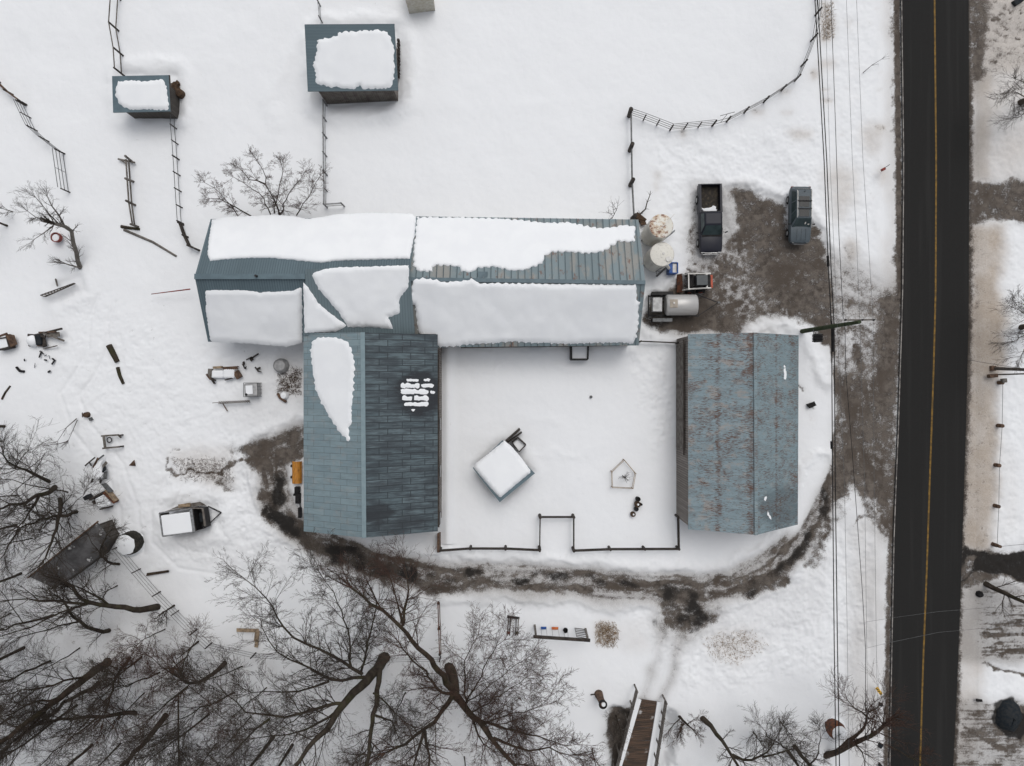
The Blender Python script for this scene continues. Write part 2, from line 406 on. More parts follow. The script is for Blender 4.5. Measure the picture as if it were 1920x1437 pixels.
LOOP = [(1545, 890), (1535, 950), (1500, 1010), (1440, 1065), (1370, 1095), (1280, 1103), (1180, 1098), (1080, 1092), (980, 1082),
        (880, 1085), (780, 1078), (690, 1055), (610, 1025), (550, 985), (520, 940), (510, 890), (500, 850), (570, 822)]
PARK = [(1374, 352), (1402, 354), (1466, 378), (1476, 420), (1512, 400), (1540, 428), (1552, 470), (1562, 560), (1566, 640), (1560, 700),
        (1520, 625), (1470, 600), (1400, 600), (1385, 625), (1240, 622), (1208, 600), (1210, 552), (1262, 545), (1330, 500), (1362, 470), (1385, 430), (1372, 390)]
DRIVE = [(1562, 545), (1620, 560), (1676, 540), (1690, 500), (1692, 960), (1670, 980), (1640, 930), (1600, 920), (1568, 950), (1556, 900), (1562, 760), (1560, 640)]
# parking and drive
poly('dirt', PARK, 1.0, 11, tex=0.62+0.62*fbm(X*0.7+Y*0.25, Y*1.9-X*0.5, 5)); poly('dirt', [(1292, 350), (1305, 345), (1375, 352), (1385, 470), (1330, 520), (1292, 480)], 0.5, 12, tex=NM+.3)
for a, b in (((1440, 380), (1420, 560)), ((1500, 470), (1400, 590)), ((1400, 400), (1360, 600)), ((1540, 450), (1440, 600)), ((1390, 500), (1560, 560))): line('wet', [a, b], 4, .45, 8, tex=NF+.4); poly('dirt', DRIVE, 1.0, 14, tex=0.45+0.85*fbm(X*1.6, Y*0.28, 5))
poly('slush_shade', [(1290, 340), (1372, 350), (1385, 470), (1340, 520), (1290, 500)], 0.6, 18)
poly('dirt', [(1296, 400), (1310, 470), (1360, 490), (1390, 560), (1330, 600), (1300, 520), (1284, 440)], 0.68, 16, tex=NM*0.9+0.5)
line('dirt', [(1296, 380), (1290, 430), (1300, 480), (1320, 500)], 5, 0.75, 8, tex=NF+0.4)
poly('wet', [(1300, 350), (1350, 350), (1352, 480), (1306, 478)], 0.35, 8)
poly('wet', [(1210, 560), (1270, 552), (1340, 560), (1345, 600), (1290, 618), (1212, 604)], 0.75, 12, tex=NM+0.25)
poly('wet', [(1330, 575), (1400, 560), (1420, 605), (1350, 620)], 0.5, 16, tex=NM+0.2)
poly('wet', [(1380, 360), (1470, 380), (1530, 450), (1540, 560), (1440, 590), (1400, 500)], 0.35, 30, tex=NM)
poly('dirt', [(1568, 560), (1640, 590), (1630, 690), (1572, 700)], 0.62, 22, op='cut')
for a, b in (((1566, 505), (1680, 600)), ((1566, 530), (1685, 640)), ((1560, 575), (1690, 690)), ((1580, 480), (1672, 560))):
    line('dirt', [a, b], 3, 0.6, 5, tex=NF+0.3)
poly('dirt', [(1640, 590), (1690, 545), (1690, 960), (1640, 930)], 0.8, 16)
poly('wet', [(1650, 560), (1692, 545), (1692, 900), (1655, 820), (1660, 700)], 0.5, 18, tex=NM+0.25)
# packed snow and gravel mixed, west side of the yard
SALT = np.clip((fbm(X*3.1+4, Y*3.1, 5)-.3)*2.2, 0, 1)
poly('dirt', [(1300, 470), (1400, 455), (1440, 540), (1470, 600), (1400, 596), (1340, 560), (1290, 520)], 0.62, 22, op='cut', tex=SALT)
poly('dirt', [(1345, 350), (1378, 352), (1382, 420), (1366, 490), (1345, 480)], 0.8, 10, op='cut', tex=SALT*.6+.4)
poly('slush_shade', [(1290, 340), (1400, 345), (1450, 560), (1480, 600), (1330, 600), (1290, 500)], 0.85, 16, tex=SALT*.5+.5)
poly('dirt', [(1372, 356), (1460, 376), (1500, 470), (1420, 470), (1388, 430)], 0.85, 12, tex=SALT*.3+.75)
# loop road: ruts and streaks follow the lane
def lane(pts, half, soft, vd, vs, seed=0.0, k=0.16):
    s = bb(pts, half+soft*2+40); qx, qy = PX[s] + wx[s]*14 + wx2[s]*5, PY[s] + wy[s]*14 + wy2[s]*5
    best = np.full(qx.shape, 1e9); vv = np.zeros(qx.shape); uu = np.zeros(qx.shape); u0 = 0
    for (ax, ay), (bx, by) in zip(pts[:-1], pts[1:]):
        vx, vy = bx-ax, by-ay; L = math.hypot(vx, vy); t = np.clip(((qx-ax)*vx+(qy-ay)*vy)/(L*L), 0, 1)
        d = np.hypot(qx-ax-t*vx, qy-ay-t*vy); sg = np.sign(vx*(qy-ay)-vy*(qx-ax)); m_ = d < best
        best = np.where(m_, d, best); vv = np.where(m_, d*sg, vv); uu = np.where(m_, u0+t*L, uu); u0 += L
    st = fbm(vv*k+seed, uu*0.012+seed, 5); st2 = fbm(vv*0.07+seed+5, uu*0.03+seed, 4)
    f = sm((half+soft-best)/(2*soft)); val = np.clip((st*0.65+st2*0.55-0.28)*2.1, 0, 1.15)
    A['dirt'][s] = np.maximum(A['dirt'][s], vd*f*val); A['slush_shade'][s] = np.maximum(A['slush_shade'][s], vs*sm((half+soft*1.6-best)/(2.2*soft))*(0.55+0.6*st))
lane(LOOP, 26, 8, 1.1, 1.0, 0.0, 0.2)
_w = A['dirt'].copy(); lane([(500, 930), (520, 960), (560, 1000), (620, 1032), (700, 1058), (780, 1080), (900, 1090)], 22, 8, 1.0, 0.9, 4.0, 0.13)
A['wet'] = np.maximum(A['wet'], 0.62*np.clip(A['dirt']-_w*0.5, 0, 1)*(PX > 480)*(PX < 860)*(PY > 880)*(PY < 1120))
_w = A['dirt'].copy(); lane([(1552, 880), (1548, 940), (1520, 1000), (1460, 1060), (1400, 1100)], 13, 7, 1.0, 0.9, 14.0, 0.3)
A['wet'] = np.maximum(A['wet'], 0.55*np.clip(A['dirt']-_w*0.5, 0, 1)*(PX > 1390)*(PX < 1570)*(PY > 860)*(PY < 1120))
lane([(1690, 960), (1650, 880), (1620, 780), (1600, 660)], 60, 16, 0.9, 0.4, 3.0, 0.1)
lane([(1640, 560), (1560, 530), (1480, 520), (1400, 540), (1300, 590)], 46, 24, .0, 0.75, 21.0, 0.12)
lane([(1700, 600), (1640, 575), (1590, 545), (1540, 520)], 40, 16, 0.55, 0.7, 9.0, 0.14)
poly('dirt', [(440, 850), (470, 828), (566, 808), (570, 860), (530, 872), (500, 900), (480, 890)], 0.95, 12)
poly('dirt', [(420, 840), (480, 830), (480, 870), (430, 865)], 0.45, 14)
line('slush_shade', [(905, 1100), (1240, 1120)], 22, 0.8, 14)
line('dirt', [(900, 1070), (1250, 1074), (1330, 1074)], 6, 0.5, 12, op='cut')
for p, w, v in (([(516, 895), (520, 940)], 14, .8), ([(500, 965), (540, 975), (570, 1000)], 16, 1.), ([(560, 1010), (640, 1040), (700, 1052)], 13, .9), ([(625, 1058), (690, 1070)], 8, .7),
                ([(690, 1062), (760, 1078)], 14, .9), ([(800, 1078), (900, 1078)], 8, .9), ([(960, 1087), (1010, 1089)], 5, 1.), ([(1030, 1086), (1190, 1094)], 6, .8),
                ([(720, 1085), (800, 1098), (900, 1096)], 9, .6), ([(1230, 1100), (1300, 1112)], 8, .7), ([(1400, 1110), (1450, 1075), (1500, 1035)], 11, .75),
                ([(1500, 1030), (1545, 975), (1552, 900)], 10, .85), ([(1250, 1120), (1275, 1150), (1310, 1165), (1255, 1145)], 14, .8), ([(1290, 1120), (1330, 1160)], 12, .7),
                ([(1535, 990), (1552, 975)], 6, .9), ([(1440, 1090), (1470, 1085)], 10, .6)):
    line('wet', p, w+1, min(1.1, v+.15), 7, tex=np.clip(NM*1.7+NF*.9-.5, 0, 1.15)); line('dirt', p, w+4, 0.95, 8, tex=NF*.5+.6)
for i, p in enumerate(((1236, 1186), (1245, 1170), (1300, 1182), (1262, 1205), (1282, 1180), (1228, 1165), (1310, 1170), (1265, 1115))):
    line('wet', [p, (p[0]+1, p[1])], 3+i % 3*2, 0.8, 4)
poly('dirt', [(1215, 1105), (1350, 1100), (1340, 1160), (1300, 1195), (1235, 1180)], 0.6, 20, tex=NM+NF-.2)
poly('slush_shade', [(1200, 1100), (1370, 1100), (1350, 1170), (1290, 1215), (1225, 1195)], 0.75, 24, tex=NM+.2)
# forest litter in the wood, with twig shade painted into the snow colour
poly('slush_shade', [(-900, 980), (60, 830), (220, 960), (400, 1190), (560, 1220), (840, 1235), (1000, 1330), (1040, 1800), (-900, 1900)], 0.42, 50, tex=NM*0.9+NF*0.5)
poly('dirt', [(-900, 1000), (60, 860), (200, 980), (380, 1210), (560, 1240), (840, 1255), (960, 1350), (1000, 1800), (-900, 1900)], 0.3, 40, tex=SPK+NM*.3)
poly('slush_shade', [(1250, 1340), (1560, 1360), (1560, 1800), (1240, 1800)], 0.3, 30, tex=NM+.3)
line('wet', LOOP, 20, .62, 9, tex=np.clip(NM*1.5-.15, 0, 1)); line('wet', [(500, 960), (560, 1008), (640, 1045), (720, 1066)], 16, .8, 9, tex=NM+.35)
poly('wet', PARK, .38, 14, tex=NM+.2); poly('wet', DRIVE, .3, 14, tex=NM+.1)
line('dirt', LOOP, 2.5, .5, 5, op='cut', tex=NF*1.3)
for dd in (-11, 11): line('dirt', [(x_, y_+dd) for x_, y_ in LOOP if 560 < x_ < 1460], 3, .75, 4, tex=NF*.8+.3)
line('dirt', [(1500, 990), (1440, 1042), (1370, 1070), (1280, 1080), (1180, 1074)], 2.2, .5, 3, op='cut'); line('dirt', [(1548, 930), (1530, 985), (1480, 1035), (1420, 1075)], 2, .6, 3, op='cut')
# smooth white areas
poly('dirt', [(1500, 640), (1555, 650), (1566, 760), (1556, 880), (1500, 995), (1480, 1010), (1490, 700)], 1.0, 4, warp=False, op='cut')
poly('wet', [(1500, 640), (1555, 650), (1566, 760), (1556, 880), (1500, 995), (1480, 1010), (1490, 700)], 1.0, 4, warp=False, op='cut')
poly('slush_shade', [(1500, 640), (1555, 650), (1566, 760), (1556, 880), (1500, 995), (1480, 1010), (1490, 700)], 1.0, 4, warp=False, op='cut')
poly('slush_shade', [(1528, 640), (1556, 640), (1562, 720), (1548, 760)], 0.35, 8, tex=STR_Y)
line('wet', [(1519, 755), (1522, 762)], 3, 1, 3); line('dirt', [(1513, 725), (1515, 735)], 3, 1, 3); line('tan', [(1522, 780), (1524, 786)], 4, .6, 8, tex=SPK)
# edge of the banks by the yard
line('slush_shade', [(1372, 350), (1300, 345), (1290, 420), (1300, 500), (1270, 540)], 6, 0.5, 12, tex=NF)
line('dirt', [(1296, 505), (1312, 507)], 3, 0.9, 3); line('dirt', [(1308, 492), (1312, 494)], 3, 0.9, 3)
# verge and road edges
LEFT = [(1684, -200), (1686, 300), (1688, 560), (1680, 800), (1668, 1060), (1664, 1437), (1655, 1700)]
line('dirt', [(1682, -200), (1683, 60), (1686, 300), (1687, 420), (1688, 560)], 6, 1.15, 5, warp=False, tex=NF*0.4+0.85)
line('wet', [(1686, -200), (1687, 60), (1690, 300), (1690, 560)], 5, .75, 7, warp=False, tex=NF*.6+.5)
line('dirt', [(1680, -200), (1678, 60), (1682, 300), (1686, 430)], 3, .7, 8)
line('tan', [(1672, -200), (1672, 420), (1668, 560)], 8, 0.5, 14, tex=NF+0.3)
line('dirt', [(1674, 960), (1668, 1100), (1662, 1437), (1655, 1700)], 6, 1.0, 6, warp=False, tex=NF*.4+.8)
poly('dirt', [(1668, 545), (1692, 430), (1694, 620), (1660, 600)], 0.95, 10)
poly('slush_shade', [(1560, 960), (1660, 985), (1655, 1437), (1640, 1700), (1590, 1700), (1585, 1100)], 0.42, 18, tex=NM+0.25)
poly('tan', [(1600, 990), (1662, 980), (1656, 1437), (1650, 1700), (1600, 1700)], 0.28, 22, tex=NM+0.2)
line('dirt', [(1606, 980), (1640, 968)], 4, 0.8, 5); line('dirt', [(1596, 988), (1610, 978)], 2, 0.7, 5)
poly('dirt', [(1560, 960), (1590, 955), (1570, 985), (1540, 1010)], 0.5, 10)
line('dirt', [(1536, 1030), (1528, 1062)], 12, 0.55, 9); line('dirt', [(1520, 1060), (1548, 1000), (1553, 960)], 9, 0.7, 9)
# dirty patches on the verge
for (x, y, rx, ry, v) in ((1546, 18, 8, 22, .45), (1550, 45, 14, 14, .5), (1545, 70, 12, 8, .8), (1555, 58, 8, 8, .5), (1548, 120, 18, 8, .45), (1527, 140, 8, 10, .6), (1547, 168, 9, 3, .8), (1551, 189, 11, 4, .8),
                          (1575, 350, 34, 46, .35), (1635, 262, 22, 34, .35), (1570, 400, 20, 20, .3), (1655, 330, 10, 20, .4), (1470, 172, 14, 5, .5), (1420, 210, 14, 6, .5), (1475, 212, 12, 5, .4),
                          (1500, 252, 26, 9, .45), (1280, 250, 5, 9, .7), (1232, 330, 6, 8, .6), (1230, 350, 5, 10, .4), (1595, 470, 12, 24, .5), (1650, 240, 14, 6, .6), (1665, 322, 20, 4, .3)):
    poly('tan', [(x-rx, y-ry*.5), (x-rx*.3, y-ry), (x+rx, y-ry*.6), (x+rx*.8, y+ry*.7), (x-rx*.4, y+ry)], min(1.1, v*1.5), min(rx, ry)*0.5+2, warp=False, tex=NF*1.2+0.3)
    if v >= .5: poly('dirt', [(x-rx, y-ry*.5), (x-rx*.3, y-ry), (x+rx, y-ry*.6), (x+rx*.8, y+ry*.7), (x-rx*.4, y+ry)], v*1.1, min(rx, ry)*0.5+1.5, warp=False, tex=NF*.7+SPK*.5)
line('dirt', [(1592, 465), (1604, 492)], 2.5, 0.7, 4)
line('slush_shade', [(1566, 485), (1610, 525), (1660, 556)], 12, 0.5, 16, tex=STR_X+0.3)
# east side of the road
poly('dirt', [(1812, -200), (1850, -200), (1850, 130), (1838, 150), (1812, 160)], 0.9, 12)
poly('tan', [(1820, -200), (2300, -200), (2300, 140), (1830, 140)], 0.75, 14)
poly('dirt', [(1840, -200), (2300, -200), (2300, 135), (1850, 135)], 0.55, 16, tex=SPK*0.5+NM)
poly('tan', [(1815, 130), (1865, 130), (1858, 340), (1818, 345)], 0.85, 14, tex=NM*0.6+0.65)
poly('tan', [(1850, 130), (2300, 130), (2300, 340), (1850, 345)], 0.5, 18, tex=NM*0.8+0.5)
poly('dirt', [(1812, 345), (1835, 340), (2300, 332), (2300, 412), (1860, 420), (1815, 430)], 0.88, 8)
poly('slush_shade', [(1815, 345), (1840, 350), (2300, 345), (2300, 395), (1860, 402)], 0.5, 8, tex=STR_X)
poly('tan', [(1812, 425), (1880, 425), (1882, 700), (1868, 720), (1862, 1040), (1800, 1050)], 1.1, 14, tex=NM*0.7+0.55)
poly('dirt', [(1816, 430), (1858, 430), (1856, 1030), (1804, 1045)], 0.45, 14, tex=fbm(X*3.0, Y*.5, 5)*.9+SPK*.3)
poly('slush_shade', [(1816, 130), (1862, 130), (1856, 340), (1816, 340)], 0.5, 14, tex=fbm(X*3.0, Y*.5, 5)+.2)
line('dirt', [(1823, 430), (1826, 700), (1816, 900), (1806, 1050)], 6, 0.55, 12, tex=NF+0.4)
line('tan', [(1838, 520), (1842, 700), (1838, 900), (1832, 1010)], 7, 1.0, 8, tex=STR_Y+0.3)
line('tan', [(1850, 900), (1852, 1010)], 6, 1.0, 8)
line('dirt', [(1810, -200), (1819, 200), (1818, 340), (1819, 500), (1815, 720), (1806, 950), (1800, 1050), (1790, 1437), (1780, 1800)], 7, 1.1, 11, warp=False, tex=NF*.5+.75)
line('wet', [(1813, -200), (1817, 200), (1817, 500), (1812, 720), (1804, 1000), (1798, 1200), (1788, 1437), (1780, 1800)], 7, 1.0, 12, warp=False, tex=NF*.6+.6)
line('wet', [(1672, 980), (1668, 1100), (1662, 1437), (1655, 1700)], 4, .7, 7, warp=False, tex=NF*.6+.5)
poly('dirt', [(1800, 1042), (1870, 1030), (2400, 1020), (2400, 1095), (1870, 1090), (1800, 1110)], 0.85, 7)
poly('wet', [(1846, 1044), (1900, 1036), (2400, 1025), (2400, 1080), (1900, 1082), (1862, 1080), (1838, 1062)], 2.6, 5)
line('wet', [(1806, 1078), (1830, 1068), (1870, 1076)], 4, 1.2, 5); line('wet', [(1812, 1052), (1850, 1040)], 4, 1.3, 4)
line('wet', [(1806, 1046), (1850, 1038), (1900, 1035)], 2.5, 1, 3)
poly('tan', [(1790, 1090), (1850, 1090), (1830, 1437), (1820, 1800), (1780, 1800)], 0.75, 14, tex=NM+0.3)
poly('slush_shade', [(1800, 1095), (2400, 1095), (2400, 1240), (1800, 1245)], 0.95, 10, tex=NM*0.5+0.7)
poly('dirt', [(1830, 1110), (2400, 1100), (2400, 1240), (1840, 1235)], 1.0, 14, tex=STR_X*0.75+SPK*0.4+.1)
poly('dirt', [(1800, 1310), (2400, 1320), (2400, 1800), (1790, 1800)], 0.9, 14, tex=STR_X*0.5+NM*0.8)
poly('slush_shade', [(1800, 1310), (2400, 1320), (2400, 1800), (1790, 1800)], 0.8, 14)
poly('dirt', [(1890, 1318), (2400, 1310), (2400, 1390), (1900, 1385)], 1.0, 8); poly('wet', [(1860, 1306), (1895, 1306), (1922, 1345), (1912, 1385), (1878, 1366), (1856, 1345)], 1.5, 7)
line('dirt', [(1840, 1245), (1870, 1255), (1930, 1266)], 4, 1, 4); line('wet', [(1845, 1252), (1880, 1262)], 3, .8, 4)
line('dirt', [(1820, 1375), (1850, 1392), (1900, 1402)], 4, 1, 4)
poly('tan', [(1880, 850), (1900, 840), (1910, 980), (1885, 1000)], 0.2, 20)
# north-west tracks and yard scraps
poly('slush_shade', [(470, 690), (568, 660), (568, 800), (480, 810), (420, 790)], 0.32, 24, tex=NF+0.2)
poly('dirt', [(520, 700), (566, 690), (566, 740), (520, 738)], 0.55, 14, tex=SPK*0.8+0.2); poly('tan', [(520, 690), (566, 690), (566, 742), (520, 742)], 0.4, 14, tex=NF+0.3)
poly('tan', [(320, 850), (430, 850), (440, 905), (350, 900)], 0.55, 18, tex=NF+0.2)
line('dirt', [(318, 862), (322, 880), (340, 898), (380, 888), (420, 878), (452, 868)], 2.5, 0.95, 3); line('dirt', [(322, 855), (345, 845)], 2, .8, 3)
poly('dirt', [(345, 860), (420, 862), (436, 915), (400, 908), (350, 885)], 0.5, 14, tex=SPK*0.7+0.15); line('dirt', [(418, 890), (432, 910)], 6, 0.8, 8)
poly('slush_shade', [(300, 1000), (540, 1020), (520, 1080), (440, 1085), (300, 1030)], 0.25, 30, tex=NF+0.1)
line('dirt', [(295, 900), (290, 920), (288, 940)], 2, 0.5, 6, tex=SPK+.2); line('tan', [(300, 820), (300, 850)], 2, 0.5, 5, tex=SPK+.2)
poly('tan', [(315, 985), (375, 990), (370, 1012), (330, 1014)], 0.45, 8, tex=STR_X+0.2)
# south meadow, yellow tufts
poly('tan', [(1118, 1168), (1152, 1165), (1160, 1208), (1124, 1212)], .85, 10, tex=NF*1.2+0.2); poly('dirt', [(1118, 1168), (1152, 1165), (1160, 1208), (1124, 1212)], 0.6, 6, tex=SPK)
poly('tan', [(1150, 1160), (1200, 1165), (1210, 1215), (1165, 1225)], 0.28, 16, tex=NF+0.2)
poly('tan', [(1315, 1195), (1400, 1180), (1440, 1210), (1380, 1245), (1340, 1235)], 0.38, 18, tex=NF+0.2); line('dirt', [(1318, 1205), (1338, 1232)], 2, .6, 5, tex=SPK+.2)
poly('slush_shade', [(1290, 1130), (1560, 1060), (1560, 1160), (1330, 1230)], 0.28, 26, tex=NF+0.1)
line('dirt', [(1372, 1281), (1396, 1283)], 2, 0.55, 4, tex=SPK+.2); line('dirt', [(1267, 1208), (1268, 1210)], 6, 0.7, 6, tex=SPK+.3)
line('dirt', [(545, 212), (572, 216)], 2, 0.5, 4, tex=SPK+.2)
# ravine below the bridge
poly('dirt', [(1186, 1322), (1206, 1318), (1180, 1437), (1160, 1600), (1120, 1600), (1138, 1420), (1128, 1372), (1150, 1345)], 0.95, 8)
poly('wet', [(1190, 1320), (1206, 1316), (1178, 1437), (1160, 1600), (1130, 1600), (1144, 1420), (1160, 1345)], 0.6, 8, tex=NF+0.3)
poly('HG', [(1150, 1345), (1260, 1345), (1240, 1700), (1090, 1700)], -1.1, 16, op='add')
# spots of garden litter on the snow
rl = np.random.RandomState(5)
for _ in range(150):
    x = rl.uniform(60, 560); y = rl.uniform(560, 1060)
    line('dirt', [(x, y), (x+rl.uniform(-4, 4), y+rl.uniform(-3, 3))], rl.uniform(.4, 1.2), rl.uniform(.4, .8), 2.2)
for _ in range(120):
    x = rl.uniform(1290, 1380); y = rl.uniform(360, 600)
    line('dirt', [(x, y), (x+rl.uniform(-3, 3), y)], rl.uniform(.4, 1.2), rl.uniform(.5, .9), 2)
for _ in range(130):
    x = rl.uniform(1560, 1680); y = rl.uniform(0, 1437)
    line('tan', [(x, y), (x+rl.uniform(-6, 6), y)], rl.uniform(1, 3), rl.uniform(.2, .5), 4)

for _ in range(90):
    x = rl.uniform(1835, 1925); y = rl.choice([rl.uniform(20, 125), rl.uniform(1150, 1235), rl.uniform(1330, 1430)])
    line('dirt', [(x, y), (x+rl.uniform(2, 9), y+rl.uniform(-2, 2))], rl.uniform(1, 3), rl.uniform(.6, 1.1), 2.5)
for _ in range(60):
    x = rl.uniform(1240, 1640); y = rl.uniform(1120, 1420)
    line('dirt', [(x, y), (x+rl.uniform(-3, 3), y)], rl.uniform(.4, 1), rl.uniform(.4, .8), 2)
# wheel tracks
def track(pts, gauge, depth, ch='slush_shade', val=0.35, w=2.5):
    for sgn in (-1, 1):
        q = []
        for i, p in enumerate(pts):
            a = pts[max(i-1, 0)]; b = pts[min(i+1, len(pts)-1)]
            L = math.hypot(b[0]-a[0], b[1]-a[1]); nx, ny = -(b[1]-a[1])/L, (b[0]-a[0])/L
            q.append((p[0]+sgn*nx*gauge/2, p[1]+sgn*ny*gauge/2))
        line(ch, q, w, val, 4, tex=NF+0.4); line('HG', q, w, -depth, 3.5, warp=False, op='add')
track([(1272, 1160), (1262, 1180), (1244, 1230), (1228, 1300), (1215, 1330)], 34, 0.1, val=1.0, w=5); track([(1268, 1165), (1244, 1230), (1228, 1300), (1215, 1330)], 30, 0.0, 'dirt', .42, 3)
track([(1262, 1180), (1244, 1230), (1228, 1300), (1215, 1330)], 12, 0.03, val=0.2)
track([(468, 880), (474, 930), (490, 965), (515, 990)], 14, 0.08); track([(478, 880), (482, 920), (500, 960)], 8, 0.05)
track([(330, 900), (300, 960), (300, 1010), (340, 1050), (420, 1062)], 36, 0.08, val=0.12)
track([(200, 560), (185, 600), (182, 660), (160, 700), (130, 740), (150, 800), (215, 880), (240, 950), (250, 1040)], 34, 0.08, val=0.14)
track([(1410, 1100), (1475, 1055), (1530, 1000), (1556, 920)], 38, 0.05, val=0.4); track([(1400, 1112), (1480, 1062), (1540, 1010)], 10, 0.05, val=0.4)
track([(680, 1075), (800, 1090), (950, 1092), (1200, 1108), (1300, 1115)], 36, 0.05, val=0.45); track([(900, 1062), (1100, 1075), (1260, 1082)], 10, 0.04, val=0.3)
track([(1690, 560), (1640, 540), (1590, 500), (1565, 470)], 30, 0.05, val=0.4); track([(1700, 640), (1640, 610), (1575, 590), (1500, 540)], 34, 0.05, 'dirt', .5)
track([(1690, 900), (1640, 860), (1600, 760), (1590, 650)], 34, 0.04, 'dirt', .4); track([(1680, 985), (1655, 920), (1625, 840)], 20, 0.03, 'slush_shade', .6)

def blur(a, r):
    for ax in (0, 1):
        for _ in range(2):
            c = np.cumsum(np.insert(a, 0, 0, axis=ax), axis=ax, dtype=np.float64); k = 2*r+1
            pad = [(r, r) if i == ax else (0, 0) for i in (0, 1)]
            c = np.cumsum(np.pad(np.pad(a, pad, 'edge'), [(1, 0) if i == ax else (0, 0) for i in (0, 1)]), axis=ax)
            a = (c[k:, :] - c[:-k, :]) / k if ax == 0 else (c[:, k:] - c[:, :-k]) / k
    return a
_d = A['dirt'].copy()
A['dirt'] = 0.7*_d + 0.3*blur(_d, 2) - 0.1*np.clip((NM-0.45)*4, 0, 1)*_d - 0.12*np.clip((NF-0.5)*4, 0, 1)*_d
A['wet'] = 0.3*A['wet'] + 0.7*blur(A['wet'], 2)
A['slush_shade'] = np.clip(blur(A['slush_shade'], 3) + 0.75*blur(_d, 6)*np.clip(NM*1.7-0.1, 0, 1), 0, 1)
A['tan'] = 0.3*A['tan'] + 0.7*blur(A['tan'], 4)
# relief ------------------------------------------------------------
plow = np.clip(A['dirt']*1.2, 0, 1)
calm = sm((dline([(1745, -300), (1745, 1800)], PX, PY) - 85)/40)
relief = 0.34*(fbm(X*0.12+3, Y*0.12+9, 3)-0.5) + 0.10*(fbm(X*0.55, Y*0.55+40, 4)-0.5)
# trampled yard west of the barns and around the loop is rougher
rough = np.zeros_like(X)
def roughen(pts, v, soft):
    s = bb(pts, soft*2+40); rough[s] = np.maximum(rough[s], v*sm((soft - spoly(pts, QX[s], QY[s]))/(2*soft)))
roughen([(120, 520), (360, 640), (568, 660), (568, 1100), (380, 1090), (120, 900)], 0.5, 40)
roughen([(420, 800), (560, 820), (560, 1080), (300, 1060)], 0.9, 30)
roughen([(1280, 1090), (1660, 960), (1660, 1240), (1290, 1300), (1180, 1150)], 0.9, 30)
roughen([(1200, 260), (1540, 230), (1560, 470), (1280, 500)], 0.7, 30)
roughen([(1560, 0), (1670, 0), (1670, 540), (1560, 470)], 0.5, 20)
roughen([(1180, 660), (1262, 650), (1262, 830), (1230, 850), (1190, 740)], 0.85, 14)
roughen([(1800, 0), (1920, 0), (1920, 1437), (1800, 1437)], 0.6, 20)
relief += rough*(0.3*(fbm(X*1.3+9, Y*1.3, 4)-0.5) + 0.16*(fbm(X*4, Y*4, 3)-0.5))
# cleaned ground lies lower, a bank is pushed up along its edge
dl = np.minimum(dline(LOOP, QX, QY) - 27, 90)
bank = np.exp(-((dl-12)/9)**2)*0.2*(0.4+1.1*NM)
dp = np.clip(spoly(PARK, QX, QY), -60, 90); bank = np.maximum(bank, np.exp(-((dp-13)/11)**2)*0.28*(0.3+1.2*NM))
bank *= (1-plow)
bank2 = np.exp(-((PX-1655 - wx*20)/9)**2)*0.4*(PY < 545) + np.exp(-((PX-1642-wx*20)/9)**2)*0.35*(PY > 985)
bank3 = np.exp(-((PX-1838 - wx*22)/12)**2)*0.35*((PY > 140)*(PY < 335) + (PY > 430)*(PY < 1035))
relief += bank + bank2 + bank3 - 0.1*plow
# bare rims scoured by wind round the small sheds
def scour(pts, inner, outer, amp):
    s = bb(pts, 110); d = spoly(pts, PX[s] + wx[s]*16, PY[s] + wy[s]*16)
    relief[s] += 0.55*np.where(d > -4, amp*np.exp(-((d-outer)/13)**2)*(0.4+1.2*NM[s]) - inner*np.exp(-(np.clip(d, 0, None)/7)**2), -inner)
scour([(604, 60), (742, 60), (745, 190), (608, 196)], 0.35, 26, 0.4)
scour([(232, 142), (330, 142), (330, 205), (236, 208)], 0.3, 22, 0.35)
scour([(890, 880), (945, 830), (998, 886), (940, 938)], 0.3, 16, 0.16)
scour([(320, 955), (400, 948), (404, 985), (326, 994)], 0.25, 24, 0.3)
scour([(100, 540), (150, 520), (156, 545), (110, 565)], 0.2, 16, 0.2)
scour([(230, 1000), (262, 1005), (265, 1035), (232, 1042)], 0.25, 12, 0.15)
for xs, ys in (((1180, 215), 16), ((1180, 283), 12), ((1180, 348), 12)):
    relief -= 0.14*np.exp(-(((PX-xs[0])/10)**2 + ((PY-xs[1])/12)**2))
relief += 0.5*np.exp(-((PX-560)/60)**2)*np.exp(-((PY-640)/26)**2)
# drifts sweeping across the open field and the avalanche under the long barn eave
relief += 0.13*np.exp(-((dline([(520, 230), (500, 190), (522, 150), (535, 110), (565, 78)], PX + wx*20, PY + wy*20))/15)**2)*(0.4+NM) + 0.1*np.exp(-((dline([(770, 70), (785, 130), (772, 190), (700, 225), (640, 235)], PX + wx*20, PY + wy*20))/11)**2)*(0.4+NM)
for q_, a_ in (((880, 500, 80, 14), .05), ((960, 200, 200, 20), .04), ((1050, 850, 60, 10), .06), ((300, 330, 26, 120), .05), ((60, 120, 18, 160), .05), ((180, 60, 14, 120), .05), ((1030, 790, 34, 12), .07), ((1000, 690, 160, 8), .06)):
    relief += a_*np.exp(-(((PX+wx*60-q_[0])/q_[2])**2 + ((PY+wy*60-q_[1])/q_[3])**2))
relief += 0.25*np.exp(-((dline([(835, 660), (1000, 660), (1190, 655)], PX, PY))/12)**2)*(0.5+NM) + 0.3*np.exp(-((PX-840)/10)**2)*(PY > 650)*(PY < 1020)
relief += 0.2*np.exp(-((PX-812)/12)**2)*(PY > 1000)*(PY < 1040)
relief = relief*calm + HG
relief = np.where(calm < 0.02, -0.04, relief)
relief -= 0.04*(1-calm)
